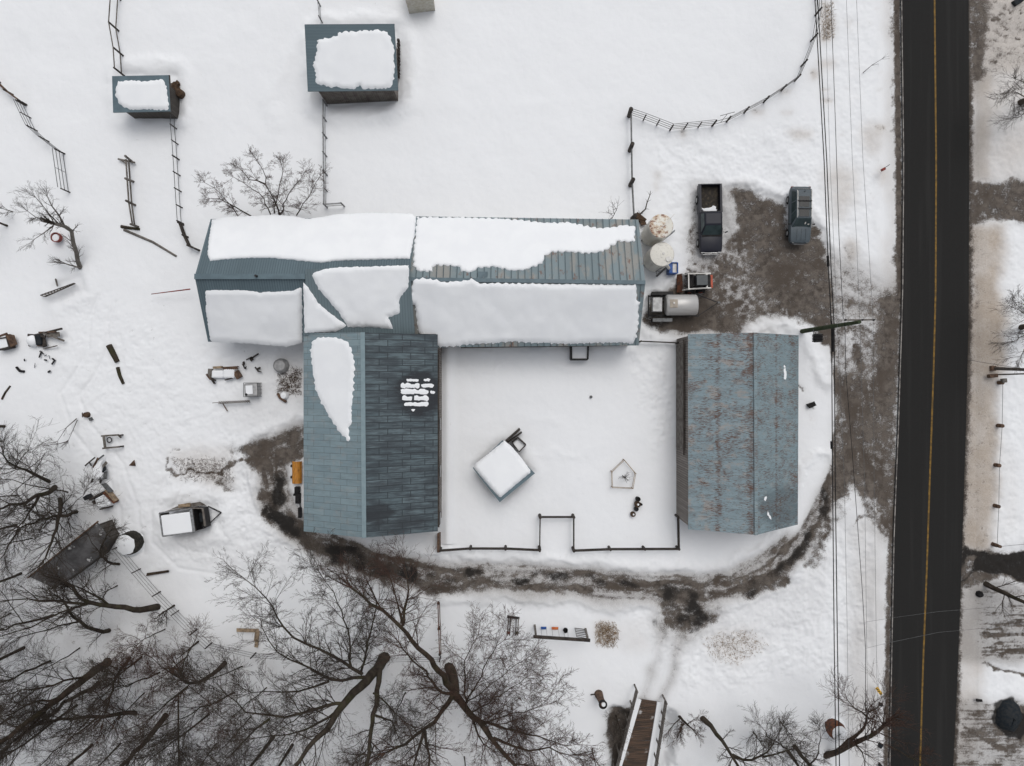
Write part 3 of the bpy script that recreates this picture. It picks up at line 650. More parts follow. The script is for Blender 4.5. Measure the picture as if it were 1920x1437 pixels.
_out = np.clip(np.maximum(np.abs(X)-46.0, np.abs(Y)-35.2)/6.0, 0, 1); relief = relief*(1-_out) - 0.06*_out
GZ = relief
def gz(x, y):
    i = int(np.clip(np.searchsorted(gx, x)-1, 0, len(gx)-2)); j = int(np.clip(np.searchsorted(gy, y)-1, 0, len(gy)-2))
    return float(GZ[j, i])
def G(px, py, dz=0.0):
    """ground point seen at this place of the plan, on the snow"""
    p = W(px, py, 0); return Vector((p.x, p.y, gz(p.x, p.y) + dz))

ny, nx = X.shape
V = np.stack([X.ravel(), Y.ravel(), GZ.ravel()], 1)
idx = np.arange(ny*nx).reshape(ny, nx)
F = np.stack([idx[:-1, :-1].ravel(), idx[:-1, 1:].ravel(), idx[1:, 1:].ravel(), idx[1:, :-1].ravel()], 1)

m, n, b = newmat('snowy_ground')
v = coords(n)
n1 = noise(n, v, 1.6, 6, 0.65); n2 = noise(n, v, 9.0, 5, 0.7); n3 = noise(n, v, 0.35, 4); n4 = noise(n, v, 26.0, 3, 0.7)
def attr(nm):
    a = n.nodes.new('ShaderNodeAttribute'); a.attribute_name = nm; a.attribute_type = 'GEOMETRY'; return a.outputs['Fac']
snow = mix(n, n1, (0.80, 0.815, 0.835), (0.84, 0.85, 0.862))
fine = mth(n, 'ADD', mth(n, 'MULTIPLY', n2, 0.55), mth(n, 'MULTIPLY', n4, 0.45))
tanf = mth(n, 'MULTIPLY', attr('tan'), mth(n, 'MULTIPLY_ADD', fine, 1.2, 0.3), clamp=True)
c = mix(n, tanf, snow, mix(n, n1, (0.3, 0.24, 0.185), (0.56, 0.49, 0.42)))
sl_ = mth(n, 'MULTIPLY', attr('slush_shade'), mth(n, 'MULTIPLY_ADD', fine, 1.8, -0.15), clamp=True)
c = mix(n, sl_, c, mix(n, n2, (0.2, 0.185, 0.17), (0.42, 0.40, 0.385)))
dv = mth(n, 'ADD', attr('dirt'), mth(n, 'MULTIPLY', mth(n, 'SUBTRACT', mth(n, 'ADD', mth(n, 'MULTIPLY', n1, 0.45), mth(n, 'MULTIPLY', fine, 0.55)), 0.5), 2.9))
df = sstep(n, dv, 0.25, 0.8)
dirtc = mix(n, sstep(n, n1, 0.35, 0.65), (0.052, 0.0425, 0.036), (0.145, 0.125, 0.108))
dirtc = mix(n, sstep(n, n4, 0.55, 0.72), dirtc, (0.25, 0.22, 0.195))
dirtc = mix(n, sstep(n, n3, 0.45, 0.65), dirtc, mix(n, n2, (0.05, 0.0395, 0.032), (0.118, 0.098, 0.082)))
c = mix(n, df, c, dirtc)
wv = mth(n, 'ADD', attr('wet'), mth(n, 'MULTIPLY', mth(n, 'SUBTRACT', mth(n, 'ADD', mth(n, 'MULTIPLY', n1, 0.5), mth(n, 'MULTIPLY', n2, 0.5)), 0.5), 1.2))
wf = sstep(n, wv, 0.38, 0.95)
c = mix(n, mth(n, 'MULTIPLY', wf, 0.93), c, (0.016, 0.0145, 0.0135))
lk(n, c, b.inputs['Base Color'])
lk(n, mth(n, 'MULTIPLY_ADD', wf, -0.15, 0.9), b.inputs['Roughness'])
b.inputs['Specular IOR Level'].default_value = 0.15
bump(n, b, mth(n, 'ADD', mth(n, 'MULTIPLY', n1, 0.6), mth(n, 'MULTIPLY', n2, mth(n, 'MULTIPLY_ADD', df, 0.5, 0.12))), 0.55, 0.08)
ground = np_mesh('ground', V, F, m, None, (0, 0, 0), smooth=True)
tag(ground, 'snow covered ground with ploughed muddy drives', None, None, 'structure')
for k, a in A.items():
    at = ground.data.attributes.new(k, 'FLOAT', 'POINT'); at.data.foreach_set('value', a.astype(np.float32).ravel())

# ------------------------------------------------------------ road
def strip(name, left, right, z, mat, label=None, sub=40):
    def samp(pts, t):
        ys = [p[1] for p in pts]; xs = [p[0] for p in pts]; return np.interp(t, ys, xs)
    ts = np.concatenate([[-8000, -3000, -1000], np.linspace(-300, 1750, sub), [2600, 5000, 9000]])
    vs = []; fs = []
    for i, t in enumerate(ts):
        for pts in (left, right):
            p = W(float(samp(pts, t)), t); vs.append((p.x, p.y, z))
    for i in range(len(ts)-1): fs.append((2*i, 2*i+2, 2*i+3, 2*i+1))
    mb = MB(); mb.add(vs, [f[::-1] for f in fs][::1]); return mb
m, n, b = newmat('asphalt'); v = coords(n)
c = mix(n, noise(n, v, 18, 3, 0.7), (0.0105, 0.0103, 0.0102), (0.027, 0.026, 0.025))
c = mix(n, mth(n, 'MULTIPLY', sstep(n, noise(n, coords(n, (1.1, 0.03, 1)), 1.5, 3), 0.5, 0.7), 0.35), c, (0.034, 0.033, 0.032))
lk(n, c, b.inputs['Base Color']); b.inputs['Roughness'].default_value = 0.9; b.inputs['Specular IOR Level'].default_value = 0.2
bump(n, b, noise(n, v, 40, 2), 0.2, 0.01)
M['asphalt'] = m
EL = [(1686, -300), (1688, 0), (1692, 300), (1690, 550), (1682, 800), (1674, 1000), (1670, 1200), (1666, 1437), (1662, 1750)]
ER = [(1815, -300), (1816, 0), (1817, 350), (1816, 600), (1811, 800), (1803, 1050), (1796, 1250), (1787, 1437), (1778, 1750)]
YL = [(1751, -300), (1752, 0), (1755, 300), (1754, 550), (1750, 700), (1743, 900), (1737, 1080), (1730, 1260), (1725, 1437), (1718, 1750)]
road = strip('road', EL, ER, 0.02, M['asphalt']).build('road', M['asphalt'], None, (0, 0, 0.0)); tag(road, 'dark asphalt road', None, None, 'structure')
def off(L, d): return [(x+d, y) for x, y in L]
o = strip('l', off(YL, -1.6), off(YL, 1.6), 0.026, None).build('road_centre_line', M['line_yellow'], None, (0, 0, 0)); tag(o, 'yellow centre line', None, None, 'structure')
o = strip('l', off(EL, 1.5), off(EL, 3.2), 0.026, None).build('road_edge_line', M['line_white'], None, (0, 0, 0)); tag(o, 'worn white edge line', None, None, 'structure')

# ============================================================ BUILDINGS
def plane(p0, p1, p2):
    nrm = (p1-p0).cross(p2-p0); a, b_, c_ = nrm
    return lambda x, y: p0.z - (a*(x-p0.x) + b_*(y-p0.y))/c_
def onplane(px, py, pl, lift=0.0):
    z = 3.0
    for _ in range(12):
        p = W(px, py, z); z = pl(p.x, p.y) + lift
    p = W(px, py, z); return Vector((p.x, p.y, z - lift))

def roof_slab(mb, quad, th=0.12):
    """quad: 4 or more roof plane corners, drawn as a slab"""
    top = [Vector(q) for q in quad]; nrm = (top[1]-top[0]).cross(top[2]-top[0])
    if nrm.z < 0: top = top[::-1]
    bot = [q - Vector((0, 0, th)) for q in top]; n_ = len(top)
    mb.add(top + bot, [tuple(range(n_)), tuple(range(2*n_-1, n_-1, -1))] + [(i, n_+i, n_+(i+1) % n_, (i+1) % n_) for i in range(n_)])

def snow_patch(name, pts_px, pl, th, parent, mat=None, rag=0.06, edge=0.13, scallop=0.0, smoothen=True, lump=0.03, seed=0, step=0.14):
    """a sheet of snow lying on a roof plane, outline traced, rounded rim, real thickness"""
    rng = random.Random(seed + len(pts_px))
    P = [onplane(x, y, pl, th*0.7) for x, y in pts_px]
    out = []
    for i, a in enumerate(P):
        b_ = P[(i+1) % len(P)]; L = (b_-a).to_2d().length; k = max(1, int(L/step))
        for j in range(k):
            t = j/k; q = a.lerp(b_, t).to_2d(); d = (b_-a).to_2d(); d = d.normalized() if d.length > 0 else Vector((1, 0))
            nn = Vector((d.y, -d.x)); w = rag*(rng.random()-0.5)*2
            if scallop: w += scallop*(abs(math.sin((q.x if abs(d.x) > abs(d.y) else q.y)*math.pi/0.54))-0.5)
            out.append(q + nn*w)
    ox = np.array([q.x for q in out]); oy = np.array([q.y for q in out])
    xs = np.arange(ox.min(), ox.max(), 0.22); ys = np.arange(oy.min(), oy.max(), 0.22)
    gx_, gy_ = np.meshgrid(xs, ys); gx_ = gx_.ravel() + (np.random.RandomState(3).rand(gx_.size)-.5)*0.1; gy_ = gy_.ravel()
    poly_ = list(zip(ox, oy)); sd = spoly(poly_, gx_, gy_)
    keep = sd < -0.10
    inner = [Vector((a, b_)) for a, b_ in zip(gx_[keep], gy_[keep])]
    dist = list(np.zeros(len(out))) + list(-sd[keep])
    co = out + inner; n_ = len(out)
    # a second ring close to the rim so that it stands up steeply
    ring = []
    for i in range(n_):
        d = (out[(i+1) % n_] - out[i-1]); d = d.normalized() if d.length > 0 else Vector((1, 0)); nn = Vector((-d.y, d.x)); ring.append(out[i] + nn*0.06)
    rx = np.array([q.x for q in ring]); ry = np.array([q.y for q in ring]); rsd = spoly(poly_, rx, ry)
    for q, dd in zip(ring, rsd):
        if dd < -0.02: co.append(q); dist.append(-dd)
    vs, es, fs, ov, oe, of = geometry.delaunay_2d_cdt([Vector(q) for q in co], [], [list(range(n_))], 1, 1e-5)
    vv = []
    for i, q in enumerate(vs):
        src = ov[i]; dd = dist[src[0]] if src and src[0] < len(dist) else 0.0
        k = min(1.0, dd/edge) ** 0.55 if dd > 0 else 0
        nz = (float(fbm(np.array([q.x*0.6+31]), np.array([q.y*0.6+7]), 3)[0])-0.5)*lump*4 if lump else 0
        z = pl(q.x, q.y) + (-0.015 if dd <= 0 else k*(th + nz*min(1, dd/0.8)))
        vv.append((q.x, q.y, z))
    mb = MB(); mb.v = vv; mb.f = [tuple(f) for f in fs]
    # consistent up-facing
    o = mb.build(name, mat or M['snow_roof'], parent)
    for p in o.data.polygons: p.use_smooth = True
    bm = bmesh.new(); bm.from_mesh(o.data)
    for f in bm.faces:
        if f.normal.z < 0: f.normal_flip()
    bm.to_mesh(o.data); bm.free()
    return o

def wall_box(mb, corners, z0, zs):
    """corners in order, zs eave heights per corner: walls from z0 to the eaves"""
    n_ = len(corners); b = len(mb.v)
    for c, z in zip(corners, zs): mb.v.append((c[0], c[1], z0)); mb.v.append((c[0], c[1], z))
    for i in range(n_):
        j = (i+1) % n_; mb.f.append((b+2*i, b+2*j, b+2*j+1, b+2*i+1))

def opening(name, mat, parent, a, b_, z0, z1, out=0.04, th=0.06):
    """a flat door or window leaf standing proud of the wall between plan points a and b"""
    a = Vector(a); b_ = Vector(b_); d = (b_-a).normalized(); nn = Vector((d.y, -d.x))
    mb = MB(); c = (a+b_)/2 + nn*out
    mb.box((c.x, c.y, (z0+z1)/2), ((b_-a).length, th, z1-z0), rz=math.atan2(d.y, d.x))
    return mb.build(name, mat, parent)
M['glass'] = simple('dark_glass', (0.02, 0.025, 0.03), (0.03, 0.035, 0.04), rough=0.12, spec=0.6)
M['doorpaint'] = simple('door_paint', (0.12, 0.17, 0.2), (0.09, 0.13, 0.15), rough=0.6)

# ---- long eastern barn
eb = thing('long_barn', 'long standing seam barn roof with rust patches beside the two white tanks', 'barn', (1.0, 8.2, 0))
NW, NE, SE, SW_ = W(780, 406, 3.5), W(1197, 412, 3.5), W(1197.5, 648, 3.5), W(768, 652, 3.5)
RW, RE = W(767, 524, 6.0), W(1210, 530, 6.0)
mb = MB(); roof_slab(mb, [NW, NE, RE, RW]); roof_slab(mb, [SW_, SE, RE, RW])
for k in range(38):                                  # raised seams
    x = NW.x + 0.3 + k*0.54
    if x > RE.x - 0.25: break
    for a, b_ in (((NW, NE), (RW, RE)), ((SW_, SE), (RW, RE))):
        t = (x - a[0].x)/(a[1].x-a[0].x); t2 = (x-b_[0].x)/(b_[1].x-b_[0].x); t = min(t, 1)
        p, q = a[0].lerp(a[1], t), b_[0].lerp(b_[1], t2); mb.bar(p + Vector((0, 0, .02)), q + Vector((0, 0, .02)), 0.045, 0.06)
er = mb.build('roof', M['roof_seam'], eb)
mb = MB(); mb.bar(RW + Vector((0, 0, .04)), RE + Vector((0, 0, .04)), 0.3, 0.06); mb.build('ridge_cap', M['roof_bare'], er)
mb = MB(); a, b_ = W(905, 515, 5.9), W(905, 520, 5.9)
mb.box((a.x, a.y-0.1, 5.86), (0.75, 0.7, 0.10), jit=0.02); mb.build('roof_patch', M['roof_bare'], er)
x0, x1, y0, y1 = NW.x + .2, SE.x - .35, SW_.y + .3, NW.y - .35
mb = MB(); wall_box(mb, [(x0, y0), (x1, y0), (x1, y1), (x0, y1)], -0.6, [3.4]*4)
ym = RE.y
mb.add([(x1, y0, 3.4), (x1, y1, 3.4), (x1, ym, 5.85)], [(0, 1, 2)]); mb.add([(x0, y0, 3.4), (x0, y1, 3.4), (x0, ym, 5.85)], [(0, 2, 1)])
mb.build('wall', M['siding_white'], eb)
opening('door', M['doorpaint'], eb, (x1-8.6, y0), (x1-7.4, y0), 0.2, 2.2); opening('door', M['doorpaint'], eb, (x1, y0+3.4), (x1, y0+6.4), 0, 2.9)
for xx in (-3.5, 0.5, 5.5): opening('window', M['glass'], eb, (xx, y0), (xx+1.0, y0), 1.3, 2.2)
mb = MB(); mb.bar((x0+3.5, SW_.y+.02, 3.36), (SE.x-1.5, SE.y+0.02, 3.36), 0.13, 0.14); mb.build('gutter', M['wood_dark'], eb)
pn = plane(NW, NE, RE); ps = plane(SW_, SE, RE)
EBN = [(782, 407), (882, 408), (980, 412), (1019, 418), (1066, 416.7), (1102, 424), (1127, 427.7), (1151, 425), (1173, 421.6), (1192, 424), (1189.6, 453.4), (1161, 452),
       (1142, 465.7), (1127, 471.8), (1098, 475.5), (1068, 471.8), (1036, 471.8), (1022, 480), (1017, 494), (1000, 500), (980, 507), (956, 507), (926, 500), (897, 502.4),
       (882, 512), (865, 507), (858, 500), (828, 497.5), (814, 497.5), (809, 508.5), (782, 508.5), (775, 497), (777, 453)]
snow_patch('snow_cover', EBN[::-1], pn, 0.14, er, scallop=0.12, rag=0.05)
EBS = [(774, 525), (792, 521), (814, 523), (826, 528), (858, 527), (887, 522.5), (899.5, 531.5), (931, 530), (1046, 532), (1194.5, 533), (1194.5, 561), (1200, 566), (1199, 600),
       (1194.5, 632), (1188, 645), (1151.7, 643), (1066, 645.6), (980, 643), (963, 640.7), (931, 644), (877.5, 647), (833.4, 652), (821, 650), (800, 648), (784.5, 625), (777, 573), (767, 571), (761, 567), (761, 556), (770, 546)]
snow_patch('snow_cover', EBS, ps, 0.22, er, scallop=0.1, rag=0.04, lump=0.06, edge=0.2)

# ---- western barn, same ridge line
wb = thing('ribbed_barn', 'western barn with dark blue finely ribbed roof, snow on both slopes and a bare ridge', 'barn', (-17, 8, 0))
NW, NE = W(395, 411, 3.5), W(778, 408, 3.5); RW, RE = W(365, 519, 6.3), W(768, 518, 6.3); SW_, SE = W(390, 641, 3.5), W(700, 643, 3.5)
mb = MB(); roof_slab(mb, [NW, NE, RE, RW]); roof_slab(mb, [SW_, SE, RE, RW]); wr = mb.build('roof', M['roof_fine'], wb)
mb = MB(); mb.bar(RW + Vector((0, 0, .05)), W(572, 518.6, 6.35), 0.42, 0.07); mb.build('ridge_cap', M['roof_bare'], wr)
c = W(481, 518, 6.45); mb = MB(); mb.tube([c + Vector((0, 0, -.1)), c + Vector((0, 0, .25))], 0.09, 12); mb.build('vent_pipe', M['blackmetal'], wr, smooth=True)
x0, x1, y0, y1 = NW.x + .35, NE.x - .1, SW_.y + .35, NW.y - .35
mb = MB(); wall_box(mb, [(x0, y0), (x1, y0), (x1, y1), (x0, y1)], -0.6, [3.4]*4); ym = RW.y
mb.add([(x0, y0, 3.4), (x0, y1, 3.4), (x0, ym, 6.1)], [(0, 2, 1)]); mb.build('wall', M['siding_white'], wb)
opening('door', M['doorpaint'], wb, (x0, 10.5), (x0, 7.2), 0, 2.9); opening('window', M['glass'], wb, (x0, 6.3), (x0, 5.3), 1.2, 2.1)
pn = plane(NW, NE, RE); ps = plane(SW_, SE, RE)
WBN = [(396, 411), (429, 405.6), (477, 404), (514, 401.6), (551, 405), (575, 409.6), (604, 406), (630, 401), (694, 398.5), (772, 400), (780, 407), (777, 438), (770, 475), (768, 485),
       (694, 487), (628, 489), (601, 493), (583, 491.5), (561, 489), (508, 484), (469, 484), (429, 486), (392, 489.4), (387, 477), (390, 449)]
snow_patch('snow_cover', WBN[::-1], pn, 0.22, wr, rag=0.03, edge=0.2, lump=0.05)
WBS = [(381.7, 542), (420, 541.8), (456, 541.8), (487, 547), (548, 544.5), (565, 536), (566, 560), (566, 643), (535, 650), (474, 645), (440, 643), (393, 641), (384, 584)]
snow_patch('snow_cover', WBS, ps, 0.22, wr, rag=0.035, edge=0.2, lump=0.07)

# ---- link roof between the three barns
cb = thing('link_building', 'lean-to roof joining the barns, split by a curved bare crack in its snow', 'building', (-12.3, 6.5, 0))
a, b_, c, d = W(573, 505, 6.62), W(768, 500, 6.62), W(778, 629, 4.75), W(568.5, 629, 4.75)
mb = MB(); roof_slab(mb, [a, b_, c, d], 0.14)
for px in (572, 580, 772):
    pass
cr = mb.build('roof', M['roof_conn'], cb)
mb = MB(); wall_box(mb, [(d.x+.2, d.y+.2), (c.x-.2, c.y+.2), (b_.x-.2, b_.y-.4), (a.x+.2, a.y-.4)], 1.5, [4.5, 4.5, 6.2, 6.2]); mb.build('wall', M['siding_dark'], cb)
pl = plane(a, b_, c)
snow_patch('snow_cover', [(567.5, 529), (577, 539), (596, 568), (614, 584), (632, 597), (649, 610.5), (640, 617), (627.6, 622), (600, 623.5), (570, 624)], pl, 0.18, cr, rag=0.03)
snow_patch('snow_cover', [(583, 512.7), (605, 505), (628, 501), (694, 499.5), (766, 497), (766, 539), (752, 555), (748, 564), (749, 587), (727, 596), (732, 605), (736, 617),
                          (694, 613.7), (651, 613.7), (645, 603), (633, 584), (612, 560), (596, 542)], pl, 0.2, cr, rag=0.04, lump=0.05)

# ---- south-western barn
sb = thing('panel_barn', 'south-west barn with patchwork panel roof, its east slope dark and stained', 'barn', (-11.5, -4.6, 0))
NW, NE, SE, SW_ = W(569, 626, 4.5), W(820.5, 627.5, 4.5), W(820.7, 996.6, 4.5), W(569.5, 996.6, 4.5)
RN, RS = W(681, 623.5, 6.9), W(683.7, 1008.7, 6.9)
mb = MB(); roof_slab(mb, [NW, RN, RS, SW_]); sr = mb.build('roof', M['roof_west'], sb)
mb = MB(); roof_slab(mb, [NE, RN, RS, SE]); sr2 = mb.build('roof', M['roof_east'], sb); sr2['label'] = 'dark stained east slope'
mb = MB(); mb.bar(RN + Vector((-.03, 0, .05)), RS + Vector((-.03, 0, .05)), 0.34, 0.07); mb.build('ridge_cap', simple('pale_ridge_cap', (0.215, 0.285, 0.31), (0.185, 0.25, 0.275), scale=2), sr)
x0, x1, y0, y1 = NW.x + .3, W(828.5, 700, 0).x, SW_.y + .3, NW.y
mb = MB(); wall_box(mb, [(x0, y0), (x1, y0), (x1, y1), (x0, y1)], -0.6, [4.35]*4); xm = RS.x
mb.add([(x0, y0, 4.35), (x1, y0, 4.35), (xm, y0, 6.7)], [(0, 1, 2)]); mb.build('wall', M['siding'], sb)
opening('door', M['doorpaint'], sb, (xm-2.2, y0), (xm+2.2, y0), 0, 3.4); opening('door', M['doorpaint'], sb, (x0, -1.5), (x0, -4.5), 0, 3.0)
for yy in (-12, -8, -4): opening('window', M['glass'], sb, (x1, yy), (x1, yy+1), 1.4, 2.3)
mb = MB(); mb.bar((SE.x+.06, SE.y+.3, 4.33), (NE.x+.06, NE.y-1.2, 4.33), 0.12, 0.14); mb.build('gutter', M['wood_dark'], sb)
pw = plane(NW, RN, RS); pe = plane(NE, RN, RS)
TD = [(585, 636), (600, 631), (630, 632), (651, 639), (659.7, 654), (665.7, 684), (664, 711), (663, 746), (659.7, 767), (661, 791), (654, 806), (656.7, 831), (649, 826), (638.7, 815), (626.8, 799),
      (611.8, 775), (599.8, 755), (589.4, 728), (583.4, 690), (580, 660)]
snow_patch('snow_cover', TD, pw, 0.12, sr, rag=0.05, scallop=0.16, edge=0.12)
def c3(x, y): return (540 + x/3.342, 600 + y/3.342)
for (xa, xb, yc, hh) in ((740, 826, 377, 26), (850, 912, 378, 22), (706, 830, 411, 34), (836, 914, 410, 30), (705, 882, 449, 34), (888, 918, 452, 26), (714, 880, 490, 32), (890, 920, 486, 18), (728, 880, 527, 30), (757, 824, 568, 22)):
    pts = []
    rg = random.Random(int(xa+yc))
    for t in np.linspace(0, 1, 15): pts.append(c3(xa-4+(xb-xa+8)*t + rg.uniform(-2, 2), yc-hh*.66 + rg.uniform(-1, 8)))
    for t in np.linspace(1, 0, 15): pts.append(c3(xa-4+(xb-xa+8)*t + rg.uniform(-2, 2), yc+hh*.68 - rg.uniform(-1, 6)))
    snow_patch('snow_patch', pts, pe, 0.03, sr2, rag=0.035, edge=0.04, lump=0.0, step=0.09)
snow_patch('snow_patch', [(687, 959), (690, 962), (692, 973), (690, 976), (688, 968)], pe, 0.05, sr2, rag=0.03, edge=0.1, lump=0)

# ---- eastern barn by the road
rb = thing('rusty_barn', 'pale blue roofed barn by the road, its roof streaked with rust', 'barn', (19.15, -4.5, 0))
NW, SW_, NE, SE = W(1290, 627, 4.0), W(1290.5, 993, 4.0), W(1497.5, 629, 3.0), W(1496, 984, 3.0); RN, RS = W(1416, 624, 5.95), W(1418, 1003.5, 5.95)
mb = MB(); roof_slab(mb, [NW, RN, RS, SW_]); rr = mb.build('roof', M['roof_rust'], rb)
mb = MB(); roof_slab(mb, [NE, RN, RS, SE]); rr2 = mb.build('roof', M['roof_rust2'], rb)
mb = MB(); mb.bar(RN + Vector((-.02, 0, .05)), RS + Vector((-.02, 0, .05)), 0.26, 0.06); mb.build('ridge_cap', M['roof_rust2'], rr)
x0, x1, y0, y1 = W(1268, 700, 0).x, NE.x - .25, W(0, 968, 0).y, NW.y - .15
mb = MB(); wall_box(mb, [(x0, y0), (x1, y0), (x1, y1), (x0, y1)], -0.6, [4.0, 2.95, 2.95, 4.0]); xm = RN.x
mb.add([(x0, y0, 3.9), (x1, y0, 2.95), (xm, y0, 5.8)], [(0, 1, 2)]); mb.add([(x0, y1, 3.9), (x1, y1, 2.95), (xm, y1, 5.8)], [(0, 2, 1)])
mb.build('wall', M['siding'], rb)
opening('door', M['wood_grey'], rb, (x0, 3.2), (x0, -5.6), 0.3, 3.1, out=0.06); mb = MB(); mb.bar((x0-.14, 3.6, 3.2), (x0-.14, -6.0, 3.2), 0.1); mb.build('door_rail', M['wood_dark'], rb)
pe = plane(NE, RN, RS)
snow_patch('snow_patch', [(1471, 672), (1474, 674), (1473, 690), (1476, 700), (1474, 714), (1470, 712), (1469, 694)], pe, 0.05, rr2, rag=0.06, edge=0.1, lump=0)
snow_patch('snow_patch', [(1437, 920), (1439, 926), (1436, 945), (1441, 960), (1447, 974), (1443, 972), (1436, 962), (1431, 945), (1434, 932)], pe, 0.05, rr2, rag=0.06, edge=0.1, lump=0)

# ---- open field shed (north)
fs_ = thing('field_shed', 'blue roofed field shed with a grey slatted south wall and a thick slab of snow', 'shed', (-13.2, 27, 0))
a, b_, c, d = W(571, 46, 3.7), W(739, 45, 3.7), W(746, 169, 2.8), W(577, 171, 2.8)
mb = MB(); roof_slab(mb, [a, b_, c, d]); fr = mb.build('roof', M['roof_shed'], fs_)
mb = MB(); mb.bar(d + Vector((0, -.01, -.03)), c + Vector((0, -.01, -.03)), 0.03, 0.14); mb.bar(c + Vector((.01, 0, -.03)), b_ + Vector((.01, 0, -.03)), 0.03, 0.14); mb.build('fascia', M['roof_bare'], fr)
pl = plane(a, b_, c)
snow_patch('snow_cover', [(595, 72), (628, 67), (636.6, 59), (650, 57.5), (678, 57), (712, 55), (725, 60), (731, 67), (739.6, 92), (739.6, 139), (735.4, 165), (681, 165.6), (672.8, 158), (666, 166),
                          (611.6, 162), (592, 156), (590, 140), (586.5, 122), (589, 105), (592, 94)], pl, 0.17, fr, rag=0.09)
x0, x1, y0, y1 = W(612, 0).x, W(746.5, 0).x, W(0, 194).y, a.y - .5
mb = MB(); mb.v = []; wall_box(mb, [(x0, y0), (x1, y0 + .3), (x1, y1), (x0, y1)], -0.5, [2.66, 2.66, 3.5, 3.5]); mb.build('wall', M['siding'], fs_)
for k in range(44):
    pass
mb = MB()
for k in range(40):
    t = (k+.5)/40; x = x0 + (x1-x0)*t; y = y0 + .3*t - .05; mb.box((x, y, 1.1), (0.09, 0.04, 2.9))
mb.build('slat_cladding', M['wood_grey'], fs_)
c = W(745, 80); mb = MB()
for k in range(12): mb.box((c.x + .15, c.y - k*.28, 0.2 + .1*random.random()), (0.2, 0.18, 0.5), rz=k)
mb.build('wall_base', M['wood_dark'], fs_)

# ---- small stock shelter (north-west)
ss = thing('stock_shelter', 'small blue roofed stock shelter with snow slab and an open east side full of slats', 'shed', (-30.5, 24.5, 0))
a, b_, c, d = W(210, 143, 2.7), W(317, 141, 2.7), W(320.5, 208.5, 2.4), W(212, 211, 2.4)
mb = MB(); roof_slab(mb, [a, b_, c, d]); fr = mb.build('roof', M['roof_bare'], ss); pl = plane(a, b_, c)
mb = MB(); mb.bar(b_ + Vector((.02, 0, -.04)), c + Vector((.02, 0, -.04)), 0.05, 0.16); mb.build('fascia', M['wood_dark'], fr)
snow_patch('snow_cover', [(220, 151.7), (245, 149), (267, 151.7), (285, 149.5), (303, 148), (311.8, 161), (316, 206), (300, 206), (278, 204), (258, 205.5), (239, 204.6), (222.7, 195), (214, 178), (216, 165)], pl, 0.16, fr, rag=0.06)
x0, x1, y0, y1 = a.x + .5, b_.x - .5, d.y + .35, a.y - .3
mb = MB(); z0 = -0.5; b0 = len(mb.v)
wall_box(mb, [(x0, y0), (x1, y0), (x1, y1), (x0, y1)], -0.5, [2.25, 2.25, 2.5, 2.5]); mb.build('wall', M['siding_dark'], ss)
hf = thing('hay_feeder', 'slatted wooden feeder leaning against the east side of the small stock shelter', 'feeder', G(330, 190))
mb = MB()
for k in range(9):
    p = G(321, 166 + k*4.6, 0.05); q = G(331, 174 + k*4.6, .9); mb.bar(p, q, 0.07, 0.05)
mb.build('slat', M['wood_grey'], hf)
mb = MB(); mb.bar(G(331, 172, .9), G(333, 212, .9), 0.09); mb.bar(G(322, 168, .1), G(322, 210, .1), 0.09); mb.build('rail', M['wood_grey'], hf)
o = MB()
for k in range(26):
    p = G(320 + random.uniform(0, 13), 158 + random.uniform(0, 14)); o.box(p + Vector((0, 0, .15)), (0.5, 0.2, 0.3), rz=random.random()*3, jit=.08)
o = o.build('manure_heap', M['hay'], None, G(327, 165)); tag(o, 'dark brown heap of old bedding at the corner of the stock shelter', 'heap')
mb = MB(); p = G(340.5, 178); mb.lathe(p, [(0, .62), (.2, .66), (.33, .6), (.36, .3), (.36, 0), (.3, -.2)], 16)
o = mb.build('hay_bale', M['hay'], None, p, smooth=True); tag(o, 'small round brown bale lying east of the stock shelter', 'bale')

# ---- snow covered coop in the courtyard
cp = thing('chicken_coop', 'square coop turned diagonally in the courtyard under a thick white slab of snow', 'coop', G(944, 884))
A_, B_, C_, D_ = W(942, 826, 2.1), W(1003, 888, 2.3), W(937, 942, 2.3), W(886.5, 878, 2.1)
mb = MB(); roof_slab(mb, [A_, B_, C_, D_], .1); fr = mb.build('roof', M['roof_bare'], cp); pl = plane(A_, B_, C_)
snow_patch('snow_cover', [(946.5, 827), (960, 839), (970, 850), (984, 868), (997, 885.5), (967, 910), (937, 935.5), (912, 907), (888, 878), (892, 870), (918, 849), (944, 828)][::1], pl, 0.3, fr, rag=0.015, edge=0.16, lump=0.02)
cc = (A_+B_+C_+D_)/4
mb = MB(); wall_box(mb, [((p-cc)*.9+cc)[:2] for p in (D_, C_, B_, A_)], -0.4, [2.0, 2.2, 2.2, 2.0]); mb.build('wall', M['siding_dark'], cp)
e = (B_-A_).to_2d().normalized()
nb = thing('nest_box', 'small open topped wooden box with snow inside, fixed by the coop corner', 'box', G(969, 828))
mb = MB(); q = [G(960.5, 828.5), G(971, 819.5), G(985.5, 832.5), G(973, 845)]
for i in range(4): mb.bar(q[i] + Vector((0, 0, .75)), q[(i+1) % 4] + Vector((0, 0, .75)), 0.07, 1.1)
mb.build('frame', M['wood_dark'], nb)
mb = MB(); mb.add([p + Vector((0, 0, .95)) for p in q], [(0, 3, 2, 1)]); mb.build('snow_cover', M['snow_roof'], nb)
o = MB().bar(G(948, 827, .6), G(974, 804, .6), .16, 1.3).bar(G(952, 829, .55), G(978, 810, .55), .09, 1.1).build('board_fence', M['wood_dark'], None, G(960, 816)); tag(o, 'dark plank screen sticking out behind the coop corner', 'fence')

